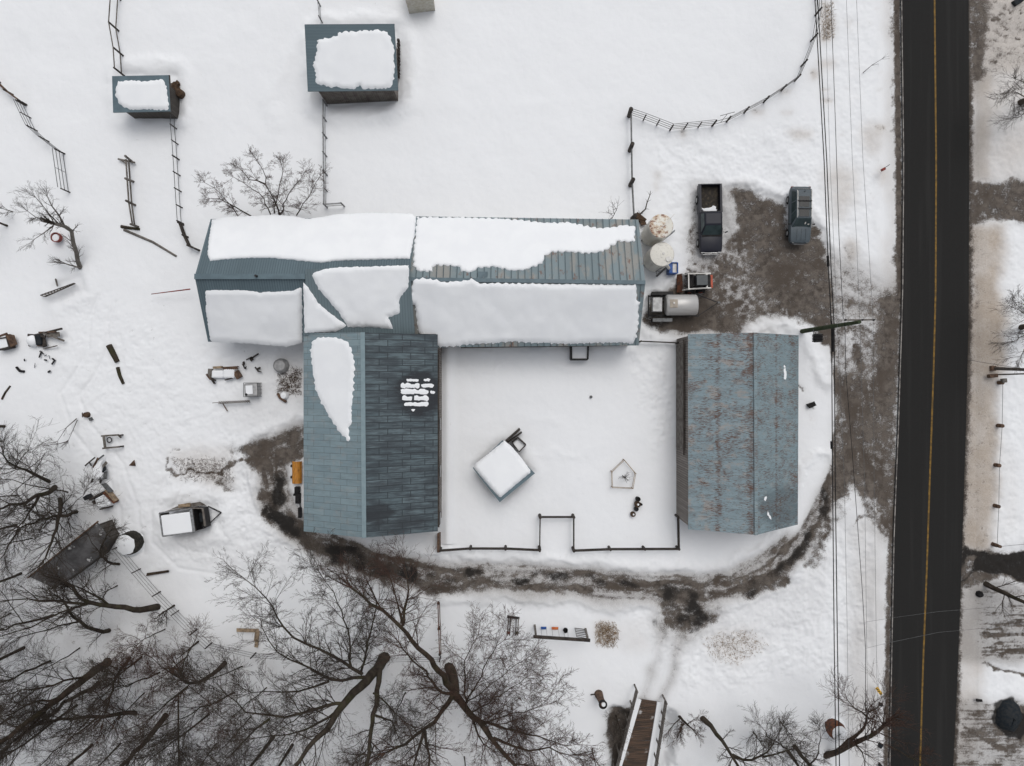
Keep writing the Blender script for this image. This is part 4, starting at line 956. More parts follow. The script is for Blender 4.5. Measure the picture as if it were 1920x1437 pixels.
# ---- porch box on the long barn
pb = thing('entry_box', 'black framed entry box full of snow against the south wall of the long barn', 'box', G(1086, 662))
mb = MB(); q = [W(1071, 646, 1.2), W(1071.5, 674, 1.2), W(1102, 674, 1.2), W(1103, 646, 1.2)]
for i in range(3): mb.bar(q[i] - Vector((0, 0, .6)), q[i+1] - Vector((0, 0, .6)), 0.14, 1.25)
mb.build('frame', M['blackmetal'], pb)
mb = MB(); mb.add([p - Vector((0, 0, .12)) for p in q], [(0, 1, 2, 3)]); mb.build('snow_cover', M['snow_roof'], pb)

# ---- collapsed shed in the wood (south-west)
cs = thing('ruined_shed', 'dark grey flat roofed shed among the bare trees of the south-west corner', 'shed', (-37, -16.5, 0))
a, b_, c, d = W(55, 1082, 2.6), W(182, 980, 2.4), W(205, 1010, 2.0), W(103, 1104, 2.1); c2, c4 = W(183, 1046, 2.0), W(190, 1030, 2.0)
mb = MB(); roof_slab(mb, [a, b_, c, c4, c2, d], .1)
m, n, b = newmat('dark_felt_roof'); v = coords(n)
cc_ = mix(n, sstep(n, noise(n, v, 1.0, 5), .35, .65), (0.06, 0.058, 0.059), (0.12, 0.117, 0.12)); cc_ = mix(n, sstep(n, noise(n, v, 1.7, 4), .62, .7), cc_, (0.5, 0.5, 0.5))
lk(n, cc_, b.inputs['Base Color']); b.inputs['Roughness'].default_value = .9
cr_ = mb.build('roof', m, cs)
mb = MB(); mb.bar(W(52, 1084, 2.7), W(184, 978, 2.5), .12, .1); mb.build('fascia', M['wood_brown'], cr_)
mb = MB(); wall_box(mb, [((p-(a+c)/2)*.92+(a+c)/2)[:2] for p in (a, d, c2, c, b_)], -.4, [2.4, 2.0, 1.85, 1.85, 2.3]); mb.build('wall', M['siding_dark'], cs)
# ---- corner of a pale building at the very top
o = MB().box(W(783, -25, 2) - Vector((0, 0, 1)), (2.3, 2.2, 2.2), rz=.12).build('wall', M['cladding'], None, W(783, -25)); o.name = 'pale_hut'; tag(o, 'pale tan hut just entering the top edge above the field shed', 'hut')

# ============================================================ FENCES
def fence(name, label, pts, rails=(0.5, 1.0), post_h=1.25, sp=2.4, pr=0.07, rr=0.035, pm='wood_dark', rm='wood_grey', group='farm fences', lean=0.0, mesh_uprights=0, skip=()):
    P = [G(*p) for p in pts]; t = thing(name, label, 'fence', P[0], group)
    rng = random.Random(len(pts)*7 + int(pts[0][0]))
    posts = []
    for i in range(len(P)-1):
        L = (P[i+1]-P[i]).length; k = max(1, round(L/sp))
        for j in range(k): posts.append((P[i].lerp(P[i+1], j/k), j == 0))
    posts.append((P[-1], True))
    for i, (p, cor) in enumerate(posts):
        g = Vector((p.x, p.y, gz(p.x, p.y))); r_ = pr*(1.25 if cor else 1)
        mb = MB(); lx, ly = rng.uniform(-lean, lean), rng.uniform(-lean, lean)
        mb.tube([g - Vector((0, 0, .5)), g + Vector((lx, ly, post_h*rng.uniform(.92, 1.05)))], [r_, r_*.9], 7); mb.build('post', M[pm], t)
    for h in rails:
        mb = MB(); q = []
        for p, _ in posts: q.append(Vector((p.x, p.y, gz(p.x, p.y) + h + rng.uniform(-lean, lean)*.5)))
        for a, b_ in zip(q[:-1], q[1:]): mb.bar(a, b_, rr*2, rr*2)
        mb.build('rail', M[rm], t)
    if mesh_uprights:
        mb = MB()
        for (a, _), (b_, _) in zip(posts[:-1], posts[1:]):
            for k in range(1, mesh_uprights+1):
                p = a.lerp(b_, k/(mesh_uprights+1)); z = gz(p.x, p.y); mb.bar((p.x, p.y, z+rails[0]), (p.x, p.y, z+rails[-1]), .03)
        mb.build('upright', M[rm], t)
    return t
fence('rail_fence', 'two rail wooden fence running down from the top edge to the stock shelter', [(228, -40), (226, 0), (222, 58), (231, 105), (231, 141)], (.45, 1.5), 1.6, 2.2, rr=.035, rm='wood_grey')
fence('rail_fence', 'wooden fence entering from the left edge near the top', [(-60, 100), (0, 155), (24, 178), (50, 197)], (.5, .9), 1.1, 1.6, rr=.045, rm='wood_brown')
fence('pipe_fence', 'grey pipe panel fence going down from the wooden fence near the left edge', [(47, 198), (70, 246), (92, 266), (122, 289)], (.3, .7, 1.1, 1.45), 1.3, 1.4, .05, .016, 'wood_dark', 'pipe', 'pipe fences', mesh_uprights=0)
fence('pipe_gate', 'pipe gate panel hanging at the lower end of the leftmost pipe fence', [(121, 289), (131, 361)], (.2, .7, 1.15, 1.6), 1.3, 3.4, .05, .02, 'wood_dark', 'pipe', 'pipe fences', mesh_uprights=1)
fence('pipe_fence', 'long pipe fence between the stock shelter and the western barn', [(330, 214), (336, 300), (344, 420)], (.4, 1.1), 1.2, 1.45, .06, .02, 'wood_dark', 'pipe', 'pipe fences')
fence('rail_fence', 'short dark rail fence joining the west barn gable to the long pipe fence', [(344, 422), (352, 445), (361, 464), (374, 470)], (.4, .8), 1.0, 1.4, .08, .06, 'wood_dark', 'wood_dark')
fence('rail_fence', 'crooked rail fence with broken posts in the field left of the long pipe fence', [(247, 305), (250, 340), (253, 385), (258, 425)], (.5, 1.0), 1.3, 1.9, .09, .05, 'wood_grey', 'wood_grey', lean=.25)
fence('pipe_fence', 'straight steel pipe fence running down from the field shed with a short stub', [(613, 199), (613, 260), (614, 330), (614, 390), (646, 388)], (.5, 1.0, 1.25), 1.3, 1.55, .06, .03, 'pipe', 'steel', 'pipe fences')
fence('pipe_fence', 'short pipe stub fence above the field shed', [(601, 12), (605, 44)], (.4, .9), 1.2, 1.6, .05, .02, 'pipe', 'pipe', 'pipe fences')
fence('pipe_fence', 'double rail fence on leaning round posts running up from the white tanks', [(1180, 218), (1181, 283), (1182, 348), (1185, 410)], (.7, 1.1), 1.5, 3.1, .16, .035, 'wood_dark', 'pipe', 'pipe fences', lean=.12)
fence('pipe_fence', 'pipe panel fence curving across the field above the parked cars', [(1181, 217), (1256, 245), (1335, 237)], (.3, .7, 1.1, 1.5), 1.3, 1.1, .06, .018, 'wood_dark', 'pipe', 'pipe fences')
fence('pipe_gate', 'tilted pipe gate in the middle of the curving panel fence', [(1336, 236), (1362, 229)], (.3, 1.0, 2.2), 1.2, 2.6, .07, .02, 'wood_dark', 'pipe', 'pipe fences', mesh_uprights=1)
fence('pipe_fence', 'pipe fence bending from the tilted gate up to the power lines at the top', [(1362, 229), (1395, 212), (1432, 192), (1465, 170), (1490, 152), (1502, 125), (1520, 78), (1528, 30), (1531, -60)], (.3, .8, 1.2), 1.3, 1.6, .07, .02, 'wood_dark', 'pipe', 'pipe fences')
CG = 'courtyard fences'
fence('courtyard_fence', 'timber fence along the lower left edge of the courtyard beside the panel barn', [(827, 1027), (883, 1024), (948, 1024), (1011, 1027)], (.65, 1.1), 1.15, 3.2, .1, .045, 'wood_dark', 'wood_dark', CG)
fence('courtyard_fence', 'three sided timber fence notch in the lower edge of the courtyard', [(1011, 1025), (1012, 966), (1074, 966), (1074, 1027)], (.7, 1.1), 1.15, 3.2, .12, .045, 'wood_dark', 'wood_dark', CG)
fence('courtyard_fence', 'timber fence along the lower right edge of the courtyard up to the rusty barn', [(1074, 1028), (1141, 1025), (1205, 1025), (1268, 1025), (1267, 966)], (.65, 1.1), 1.15, 3.2, .1, .045, 'wood_dark', 'wood_dark', CG)
fence('courtyard_fence', 'short dark fence closing the courtyard between the long barn and the rusty barn', [(1199, 641), (1267, 644)], (.5, .9), 1.0, 3.2, .07, .04, 'wood_dark', 'wood_dark', CG)
o = MB().bar(G(825, 996, .6), G(825, 1030, .6), .18, 1.5).build('board_fence', M['wood_brown'], None, G(825, 1013)); tag(o, 'brown plank wall stub at the south-east corner of the panel barn', 'fence')
fence('mesh_fence', 'close wire mesh fence running diagonally through the south-western wood', [(226, 1024), (300, 1110), (370, 1180), (398, 1205)], (.2, .6, 1.0, 1.4), 1.4, 2.6, .05, .009, 'wood_dark', 'blackmetal', 'mesh fences')
fence('mesh_fence', 'wire mesh fence continuing right behind the two largest bare trees', [(398, 1205), (480, 1224), (600, 1232), (720, 1234), (826, 1232)], (.2, .6, 1.0), 1.2, 2.8, .05, .009, 'wood_dark', 'blackmetal', 'mesh fences')
fence('wire_fence', 'thin wire fence on stubby posts east of the road below the two poles', [(1870, 718), (1869, 798), (1866, 872), (1864, 948), (1860, 1020)], (.55,), .6, 3.6, .15, .012, 'wood_brown', 'pipe', 'wire fences')
fence('wire_fence', 'wire fence leaving the right edge just above the dark stream', [(1860, 1020), (1925, 1014), (1990, 1010)], (.9,), 1.0, 4, .12, .012, 'wood_brown', 'pipe', 'wire fences')
fence('tree_guard', 'five sided light wire guard round the courtyard sapling', [(1145, 883), (1168, 861), (1189, 886), (1184, 914), (1146, 912), (1145, 883)], (.3, .8), .9, 2, .03, .02, 'wood_tan', 'wood_tan', 'tree guards')

# ---- bridge
br_ = thing('footbridge', 'narrow plank bridge with brown deck and slatted rails at the bottom edge', 'bridge', G(1205, 1370))
L0, R0, L1, R1 = W(1197, 1310, .3), W(1237, 1316, .3), W(1150, 1470, .3), W(1212, 1470, .3)
mb = MB(); k = 0; nP = 46
for k in range(nP):
    t = (k+.5)/nP; a, b_ = L0.lerp(L1, t), R0.lerp(R1, t); rg = random.Random(k)
    z = .3 + rg.uniform(-.015, .015); mb.bar(Vector((a.x, a.y, z)), Vector((b_.x, b_.y, z)), 0.14, 0.05)
m, n, b = newmat('bridge_deck'); v = coords(n)
cc_ = mix(n, sstep(n, noise(n, coords(n, (.3, 2.5, 1)), 2, 5), .35, .65), (0.1, 0.062, 0.042), (0.045, 0.032, 0.024)); cc_ = mix(n, sstep(n, noise(n, v, .9, 5), .6, .72), cc_, (0.45, 0.44, 0.43))
lk(n, cc_, b.inputs['Base Color']); b.inputs['Roughness'].default_value = .9
mb.build('deck', m, br_)
for side, (a, b_) in enumerate(((L0, L1), (R0, R1))):
    o_ = Vector((-.25 if side == 0 else .28, 0, 0))
    mb = MB(); mb.bar(a + Vector((.02 if side == 0 else -.05, 0, .12)), b_ + Vector((.02 if side == 0 else -.05, 0, .12)), .42, .16); mb.build('snow_kerb', M['snow_roof'], br_)
    a2, b2 = a + o_*1.2 + Vector((0, 1.1 if side == 0 else .4, 0)), b_ + o_*1.2
    for h in (.5, .75, 1.0, 1.25): mb = MB(); mb.bar(a2 + Vector((0, 0, h)), b2 + Vector((0, 0, h)), .045, .09); mb.build('rail', M['wood_grey'], br_)
    for k in range(7):
        p = a2.lerp(b2, k/6); mb = MB(); mb.bar(p - Vector((0, 0, 1.2)), p + Vector((0, 0, 1.3)), .11); mb.build('post', M['wood_grey'], br_)

# ============================================================ VEHICLES AND TANKS
def loft(mb, rings):
    b = len(mb.v); n_ = len(rings[0])
    for r_ in rings: mb.v += [tuple(p) for p in r_]
    for i in range(len(rings)-1):
        for k in range(n_): mb.f.append((b+i*n_+k, b+i*n_+(k+1) % n_, b+(i+1)*n_+(k+1) % n_, b+(i+1)*n_+k))
    mb.f.append(tuple(b+k for k in range(n_))[::-1]); mb.f.append(tuple(b+(len(rings)-1)*n_+k for k in range(n_)))
def sec(y, w, zb, zt, cam_=0.04, tuck=.9, shoulder=.93):
    return [(-w*tuck, y, zb), (w*tuck, y, zb), (w, y, zb+.28), (w, y, zt-.16), (w*shoulder, y, zt-.02), (w*.5, y, zt+cam_*.8), (0, y, zt+cam_), (-w*.5, y, zt+cam_*.8), (-w*shoulder, y, zt-.02), (-w, y, zt-.16), (-w, y, zb+.28)]
def carpaint(name, c):
    m, n, b = newmat(name); v = coords(n); lk(n, mix(n, sstep(n, noise(n, v, 3.5, 5, .7), .45, .7), c, tuple(x*.8+.006 for x in c)), b.inputs['Base Color'])
    b.inputs['Specular IOR Level'].default_value = .22; b.inputs['Roughness'].default_value = .4; b.inputs['Coat Weight'].default_value = .06; b.inputs['Coat Roughness'].default_value = .2; return m
def quadface(name, pts, mat, parent, out=0.012, th=None):
    P = [Vector(p) for p in pts]; nn = (P[1]-P[0]).cross(P[2]-P[0]).normalized(); c = sum(P, Vector())/len(P)
    if nn.dot(c - Vector((0, c.y*.8, .9))) < 0: nn = -nn; P = P[::-1]
    q = [c + (p-c)*1.0 + nn*out for p in P]; q2 = [p - nn*.03 for p in q]; mb = MB(); k = len(P)
    mb.add(q + q2, [tuple(range(k)), tuple(range(2*k-1, k-1, -1))] + [(i, k+i, k+(i+1) % k, (i+1) % k) for i in range(k)])
    return mb.build(name, mat, parent)
def wheel(parent, x, y, r=.39, w=.26):
    s_ = 1 if x > 0 else -1
    mb = MB(); mb.tube([(x-s_*w/2, y, r), (x-s_*w*.35, y, r), (x+s_*w*.35, y, r), (x+s_*w/2, y, r)], [r*.93, r, r, r*.93], 20); o = mb.build('wheel', M['black'], parent, smooth=True)
    mb = MB(); mb.tube([(x+s_*(w/2-.01), y, r), (x+s_*(w/2+.02), y, r)], [r*.6, r*.52], 14); mb.build('rim', M['steel'], o, smooth=True)
def tint(name, c): return simple(name, c, tuple(x*1.7+.004 for x in c), rough=.15, spec=.3, scale=1.2)
M['winglass'] = tint('car_glass', (0.022, 0.034, 0.036)); M['winglass2'] = tint('car_glass_dark', (0.004, 0.005, 0.006)); M['chrome'] = simple('chrome', (.5, .5, .5), (.35, .35, .35), rough=.25, metal=.8)

# pickup, nose to the south (-y)
c = G(1326.5, 415); tk = thing('pickup_truck', 'black pickup truck with snow in its open bed, left of the grey car', 'pickup truck', (c.x, c.y, max(c.z, 0)), rz=R(1.2))
pm_ = carpaint('black_truck_paint', (0.014, 0.015, 0.024))
mb = MB(); loft(mb, [sec(-2.95, .84, .42, .86), sec(-2.86, .93, .36, .98, .03), sec(-2.55, .97, .34, 1.04, .05), sec(-1.55, .99, .34, 1.12, .06), sec(-1.45, 1.0, .34, 1.13, .02), sec(-.45, 1.0, .34, 1.13, 0), sec(.55, 1.0, .34, 1.13, 0)])
mb.build('body', pm_, tk, smooth=True, bevel=.02)
mb = MB()                                                                   # bed: walls round an open load floor
for sx in (-1, 1): loft(mb, [[(sx*.80, .5, .4), (sx*1.0, .5, .4), (sx*1.0, .5, 1.14), (sx*.80, .5, 1.14)], [(sx*.80, 2.95, .45), (sx*.98, 2.95, .45), (sx*.98, 2.95, 1.16), (sx*.80, 2.95, 1.16)]])
mb.box((0, 2.92, .8), (1.66, .09, .7)); mb.box((0, .56, .8), (1.66, .09, .7)); mb.build('bed', pm_, tk, bevel=.015)
mb = MB(); mb.box((0, 1.74, .52), (1.62, 2.3, .06))
for k in range(15): mb.box((-.75+k*.107, 1.74, .565), (.045, 2.26, .03))
mb.build('bed_liner', simple('dirty_bed', (0.035, 0.03, 0.026), (0.085, 0.07, 0.05), rough=.9, scale=4, lo=.45, hi=.7), tk)
mb = MB(); sp = [(-.5, .66), (.55, .64), (.66, .78), (.52, .9), (.6, 1.06), (.3, 1.2), (.2, 1.06), (-.05, .98), (-.3, .98), (-.55, .92), (-.72, 1.05), (-.74, .9)]
mb.prism([(x, y) for x, y in sp], .57, .8); mb.build('snow_lump', M['snow_roof'], tk, bevel=.07)
def cabin(t, paint, yb, yt, yft, yfb, wb, wt, zb, zt, glass, split=None):
    """greenhouse: rear base, rear top, front top, front base (y), half widths, heights"""
    mb = MB(); B = [(-wb, yb, zb), (wb, yb, zb), (wb, yfb, zb), (-wb, yfb, zb)]; T = [(-wt, yt, zt), (wt, yt, zt), (wt*.97, yft, zt), (-wt*.97, yft, zt)]
    mb.add(B + T, [(0, 1, 2, 3), (4, 7, 6, 5), (0, 4, 5, 1), (1, 5, 6, 2), (2, 6, 7, 3), (3, 7, 4, 0)]); cb_ = mb.build('cab', paint, t, bevel=.11)
    def ins(a, b_, c_, d_, u0, u1, v0, v1):
        a, b_, c_, d_ = map(Vector, (a, b_, c_, d_)); f = lambda u, v_: (a.lerp(b_, u)).lerp(d_.lerp(c_, u), v_)
        return [f(u0, v0), f(u1, v0), f(u1, v1), f(u0, v1)]
    quadface('windscreen', ins(B[3], B[2], T[2], T[3], .05, .95, .04, .93), glass, t, .012); quadface('rear_window', ins(B[1], B[0], T[0], T[1], .1, .9, .2, .9), M['winglass2'], t, .012)
    for (bb0, bb1, tt1, tt0) in ((B[3], B[0], T[0], T[3]), (B[1], B[2], T[2], T[1])):
        for (u0, u1) in (split or ((.08, .5), (.54, .93))): quadface('side_window', ins(bb0, bb1, tt1, tt0, u0, u1, .12, .86), glass, t, .01)
    return cb_
cabin(tk, pm_, .5, .34, -.72, -1.5, .95, .74, 1.12, 1.82, M['winglass'])
mb = MB(); mb.box((0, -1.53, 1.16), (1.7, .16, .04)); mb.build('wiper_cowl', M['black'], tk)
mb = MB(); mb.tube([(-.86, -2.9, .62), (-.6, -3.04, .6), (.6, -3.04, .6), (.86, -2.9, .62)], .07, 8); mb.build('front_bumper', M['chrome'], tk, smooth=True)
mb = MB(); mb.box((0, -2.955, .84), (1.1, .05, .1)); mb.build('grille', M['chrome'], tk); mb = MB(); mb.box((0, 3.03, .58), (1.8, .14, .14)); mb.build('rear_bumper', M['blackmetal'], tk, bevel=.02)
for sx in (-1, 1):
    mb = MB(); mb.bar((sx*.96, -1.22, 1.2), (sx*1.16, -1.28, 1.24), .04); mb.box((sx*1.24, -1.26, 1.27), (.2, .1, .22), rz=sx*.3); mb.build('wing_mirror', M['blackmetal'], tk, bevel=.02)
    mb = MB(); mb.box((sx*.72, -2.93, .86), (.3, .08, .16)); mb.build('headlight', M['galv'], tk, bevel=.02)
    for y in (-2.0, 1.75): wheel(tk, sx*.9, y, .4, .27)
    for y in (.1, -.9): mb = MB(); mb.box((sx*1.005, y, .98), (.02, .16, .04)); mb.build('door_handle', M['blackmetal'], tk)

# grey car
c = G(1491, 409); sv = thing('estate_car', 'dark grey estate car with two roof bars and sunroof, parked by the power lines', 'car', (c.x, c.y, max(c.z, 0)), rz=R(-.6))
sp_ = carpaint('grey_car_paint', (0.085, 0.105, 0.12))
mb = MB(); loft(mb, [sec(-2.42, .7, .42, .74), sec(-2.34, .82, .34, .84), sec(-2.1, .9, .3, .92, .06), sec(-1.2, .93, .28, 1.0, .07), sec(-.2, .94, .28, 1.0, .0), sec(1.2, .94, .28, 1.02, 0), sec(2.1, .91, .32, 1.04, 0), sec(2.36, .84, .38, .98), sec(2.43, .76, .44, .86)])
mb.build('body', sp_, sv, smooth=True, bevel=.02)
cabin(sv, sp_, 2.28, 1.98, -.42, -1.12, .88, .66, .99, 1.62, M['winglass'], split=((.05, .3), (.33, .6), (.63, .92)))
for y0_, y1_ in ((1.72, 1.18), (1.0, .5)):
    mb = MB(); yc = (1.42 if y0_ > 1.2 else 1.42) if False else (y0_+y1_)/2 - .0
mb = MB(); mb.box((0, .95, 1.632), (.86, .9, .02)); mb.build('sunroof', M['winglass2'], sv); mb = MB(); mb.box((0, -.02, 1.632), (.86, .62, .02)); mb.build('sunroof', M['winglass2'], sv)
for sx in (-1, 1):
    mb = MB(); mb.tube([(sx*.6, 1.9, 1.6), (sx*.6, 1.8, 1.69), (sx*.59, -.3, 1.69), (sx*.58, -.38, 1.6)], .035, 6); mb.build('roof_rail', M['white'], sv, smooth=True)
    mb = MB(); mb.bar((sx*.88, -.86, 1.08), (sx*1.02, -.86, 1.1), .04); mb.box((sx*1.06, -.86, 1.12), (.14, .1, .15)); mb.build('wing_mirror', M['blackmetal'], sv, bevel=.02)
    mb = MB(); mb.box((sx*.66, -2.3, .74), (.26, .16, .12), rz=sx*.35); mb.build('headlight', M['galv'], sv, bevel=.02)
    mb = MB(); mb.box((sx*.74, 2.38, .84), (.2, .1, .2)); mb.build('tail_light', M['redpaint'], sv, bevel=.02)
    for y in (-1.5, 1.4): wheel(sv, sx*.84, y, .34, .22)
for y in (1.0, .34): mb = MB(); mb.bar((-.6, y, 1.73), (.6, y, 1.73), .07, .035); mb.build('roof_bar', M['blackmetal'], sv)
mb = MB(); mb.tube([(-.6, -2.36, .56), (-.4, -2.47, .56), (.4, -2.47, .56), (.6, -2.36, .56)], .045, 8); mb.build('front_bumper', M['steel'], sv, smooth=True); mb = MB(); mb.bar((0, 1.75, 1.64), (0, 1.85, 1.74), .04); mb.build('aerial', M['black'], sv)
mb = MB(); mb.box((.22, -.82, 1.33), (.1, .2, .01), rx=R(41)); mb.box((.5, -.9, 1.27), (.14, .08, .01), rx=R(41)); mb.build('windscreen_sticker', M['white'], sv)
mb = MB()
for x in (-.38, 0, .38): mb.bar((x, -1.25, 1.075), (x, -2.2, .975), .012)
mb.build('bonnet_crease', M['winglass2'], sv)

# white tanks
def tank(px, py, z, r_, label, rust):
    cen = W(px, py, z); t = thing('storage_tank', label, 'tank', (cen.x, cen.y, 0), 'white storage tanks')
    m, n, b = newmat('tank_paint_rusty' if rust else 'tank_paint'); v = coords(n)
    cc = mix(n, noise(n, v, 1.2, 4), (0.62, 0.6, 0.53), (0.74, 0.72, 0.67))
    if rust:
        sp__ = n.nodes.new('ShaderNodeSeparateXYZ'); lk(n, v, sp__.inputs[0]); g = noise(n, v, 1.1, 6, .7); g2 = noise(n, coords(n, (1, 2.4, 1), (0, 0, .6)), 2.2, 5, .8); top = sstep(n, sp__.outputs['Z'], z-.05, z+.02)
        cc = mix(n, mth(n, 'MULTIPLY', sstep(n, g, .44, .56), mth(n, 'MULTIPLY_ADD', top, .7, .12)), cc, (0.5, 0.36, 0.22)); cc = mix(n, mth(n, 'MULTIPLY', sstep(n, mth(n, 'ADD', mth(n, 'MULTIPLY', g2, .6), mth(n, 'MULTIPLY', g, .4)), .52, .56), mth(n, 'MULTIPLY_ADD', top, .9, .05)), cc, (0.14, 0.035, 0.018))
    else:
        cc = mix(n, mth(n, 'MULTIPLY', sstep(n, noise(n, coords(n, (3, 3, .4)), 1.5, 5), .5, .7), .5), cc, (0.36, 0.34, 0.3))
    lk(n, cc, b.inputs['Base Color']); b.inputs['Roughness'].default_value = .45
    mb = MB(); mb.lathe((cen.x, cen.y, 0), [(0, z+.1), (r_*.5, z+.075), (r_*.96, z+.01), (r_, z-.05), (r_, z-.2), (r_*1.0, .7), (r_*.98, .45), (r_*.4, .1), (.15, 0)], 40); mb.build('shell', m, t, smooth=True)
    for k in range(4):
        a = k*math.pi/2 + .4; x, y = cen.x + math.cos(a)*r_*.93, cen.y + math.sin(a)*r_*.93; mb = MB(); mb.bar((x, y, -.3), (x, y, 1.2), .1); mb.build('leg', M['pipe'], t)
    return t, cen
t1, c1_ = tank(1240, 424, 4.0, 1.0, 'white upright tank with a badly rusted top, upper of the two', True)
mb = MB(); mb.bar(c1_ + Vector((-.15, -.35, .13)), c1_ + Vector((1.05, .95, .1)), .05); mb.build('ladder_rail', M['white'], t1)
t2, c2_ = tank(1241.5, 477, 3.3, 1.02, 'white upright tank with a clean top and round hatch, the lower of the two', False)
mb = MB(); p = W(1253.5, 486, 3.4); mb.lathe((p.x, p.y, 3.3), [(0, .16), (.22, .15), (.25, .1), (.25, -.02)], 20); mb.build('hatch', M['white'], t2, smooth=True)
mb = MB(); p = W(1244, 475, 3.4); mb.lathe((p.x, p.y, 3.36), [(0, .1), (.11, .09), (.12, -.02)], 14); mb.build('cap', M['white'], t2, smooth=True)
mb = MB(); mb.tube([W(1249, 494, 3.3), W(1252, 500, 2.9), W(1254, 503, 2.2)], [.12, .13, .13], 12); mb.build('filler_pipe', M['white'], t2, smooth=True)
mb = MB(); mb.tube([c2_ + Vector((.3, -.9, -.2)), c2_ + Vector((-.2, -1.2, -1.4)), G(1231, 517, .3)], .05, 8); mb.build('outlet_pipe', M['steel'], t2, smooth=True)
o = thing('blue_bin', 'blue plastic bin with a white opening below the lower white tank', 'bin', G(1257.5, 506))
p = G(1258, 506)
mb = MB()
for dx, dy, sx_, sy_ in ((-.36, 0, .09, .95), (.36, 0, .09, .95), (0, -.45, .64, .09), (0, .45, .64, .09)): mb.box(p + Vector((dx, dy, .5)), (sx_, sy_, 1.0))
mb.box(p + Vector((-.2, 0, .9)), (.28, .8, .1)); mb.build('body', M['blue'], o, bevel=.03); mb = MB(); mb.box(p + Vector((.12, 0, .78)), (.36, .8, .1)); mb.build('liner', M['white'], o)
o = MB().tube([G(1229, 520, .35), G(1240, 510, .5), G(1250, 500, .7)], .085, 10).build('drain_pipe', M['pipe'], None, G(1240, 510), smooth=True); tag(o, 'grey pipe lying on snow from the lower tank towards the barn', 'pipe')
o = MB().bar(G(1236, 456, .3), G(1261, 436, .9), .09).bar(G(1240, 454, .3), G(1262, 437, .6), .06).build('loose_ladder', M['steel'], None, G(1250, 446)); tag(o, 'grey steel brace standing between the two white tanks', 'brace')

# skid steer
c = G(1299, 532); sk = thing('skid_steer_loader', 'skid steer loader with black cab, pale lift arms and orange rear end', 'loader', (c.x, c.y, max(c.z, 0)), rz=R(1))
mb = MB(); loft(mb, [[(-.55, -.52, .35), (-.55, .52, .35), (-.6, .52, .9), (-.6, -.52, .9)], [(1.0, -.55, .35), (1.0, .55, .35), (1.0, .55, 1.25), (1.0, -.55, 1.25)], [(1.28, -.5, .4), (1.28, .5, .4), (1.28, .5, 1.15), (1.28, -.5, 1.15)]]); mb.build('body', M['blackmetal'], sk, bevel=.03)
mb = MB(); mb.box((1.34, 0, .8), (.16, 1.12, .75)); mb.box((1.24, 0, 1.27), (.12, 1.05, .05)); mb.build('rear_door', M['orangered'], sk, bevel=.03)
mb = MB(); mb.box((1.02, 0, 1.3), (.34, .9, .05))
for k in range(7): mb.box((.9+k*.045, 0, 1.335), (.015, .85, .02))
mb.build('engine_grille', M['blackmetal'], sk)
cbm = MB()
for x in (-.42, .72):
    for y in (-.44, .44): MB().bar((x, y, .9), (x+.02, y*.93, 1.95), .07).build('cab_post', M['blackmetal'], sk)
cbm.box((-.1, 0, 1.2), (.1, .9, .7)); cbm.build('control_panel', M['blackmetal'], sk)
mb = MB(); mb.box((.28, 0, 1.97), (.95, .86, .05)); mb.build('cab_roof', simple('loader_roof', (.035, .045, .052), (.055, .062, .066), rough=.35, scale=2), sk, bevel=.03)
mb = MB(); mb.box((.2, 0, 1.0), (.5, .5, .12)); mb.box((.42, 0, 1.3), (.1, .48, .5)); mb.build('seat', M['black'], sk, bevel=.03)
for sy in (-1, 1):
    mb = MB(); mb.tube([(1.1, sy*.62, .8), (1.12, sy*.62, 1.5), (.7, sy*.62, 1.58), (-.75, sy*.66, 1.35), (-1.05, sy*.66, .6)], .07, 6); mb.build('lift_arm', M['white'], sk)
    for x in (-.42, .55):
        mb = MB(); mb.tube([(x, sy*.6, .38), (x, sy*.86, .38)], [.38, .38], 18); w_ = mb.build('wheel', M['black'], sk); mb = MB(); mb.tube([(x, sy*.86, .38), (x, sy*.88, .38)], .18, 12); mb.build('rim', M['orangered'], w_)
mb = MB(); mb.bar((.78, -.62, 1.6), (.78, .62, 1.6), .13, .08); mb.bar((-.72, -.62, 1.38), (-.72, .62, 1.38), .1, .07); mb.build('cross_member', M['white'], sk)
mb = MB(); loft(mb, [[(-1.0, -.8, .1), (-1.45, -.8, .12), (-1.42, -.8, .18), (-1.05, -.8, .62)], [(-1.0, .8, .1), (-1.45, .8, .12), (-1.42, .8, .18), (-1.05, .8, .62)]]); mb.build('bucket', M['rust'], sk)

# tank trailer
c = G(1270, 575); tt = thing('tank_trailer', 'grey horizontal tank on a black trailer with a triangular drawbar below the loader', 'trailer', (c.x, c.y, max(c.z, 0)), rz=R(.5))
ya, yb_ = .93, -.93
mb = MB(); ring = []
for x in (-1.18, 1.3): ring.append([(x, math.cos(a)*.9, 1.15 + math.sin(a)*.62) for a in np.linspace(0, 2*math.pi, 25)[:-1]])
mid = [[(x, math.cos(a)*.78, 1.15+math.sin(a)*.52) for a in np.linspace(0, 2*math.pi, 25)[:-1]] for x in (-1.3, 1.42)]
loft(mb, [mid[0], ring[0], ring[1], mid[1]])
m, n, b = newmat('brushed_tank'); v = coords(n); cc = mix(n, noise(n, coords(n, (.4, 1, 4)), 2, 5), (.36, .35, .34), (.52, .515, .51)); lk(n, cc, b.inputs['Base Color']); b.inputs['Roughness'].default_value = .38; b.inputs['Metallic'].default_value = .25
mb.build('tank', m, tt, smooth=True)
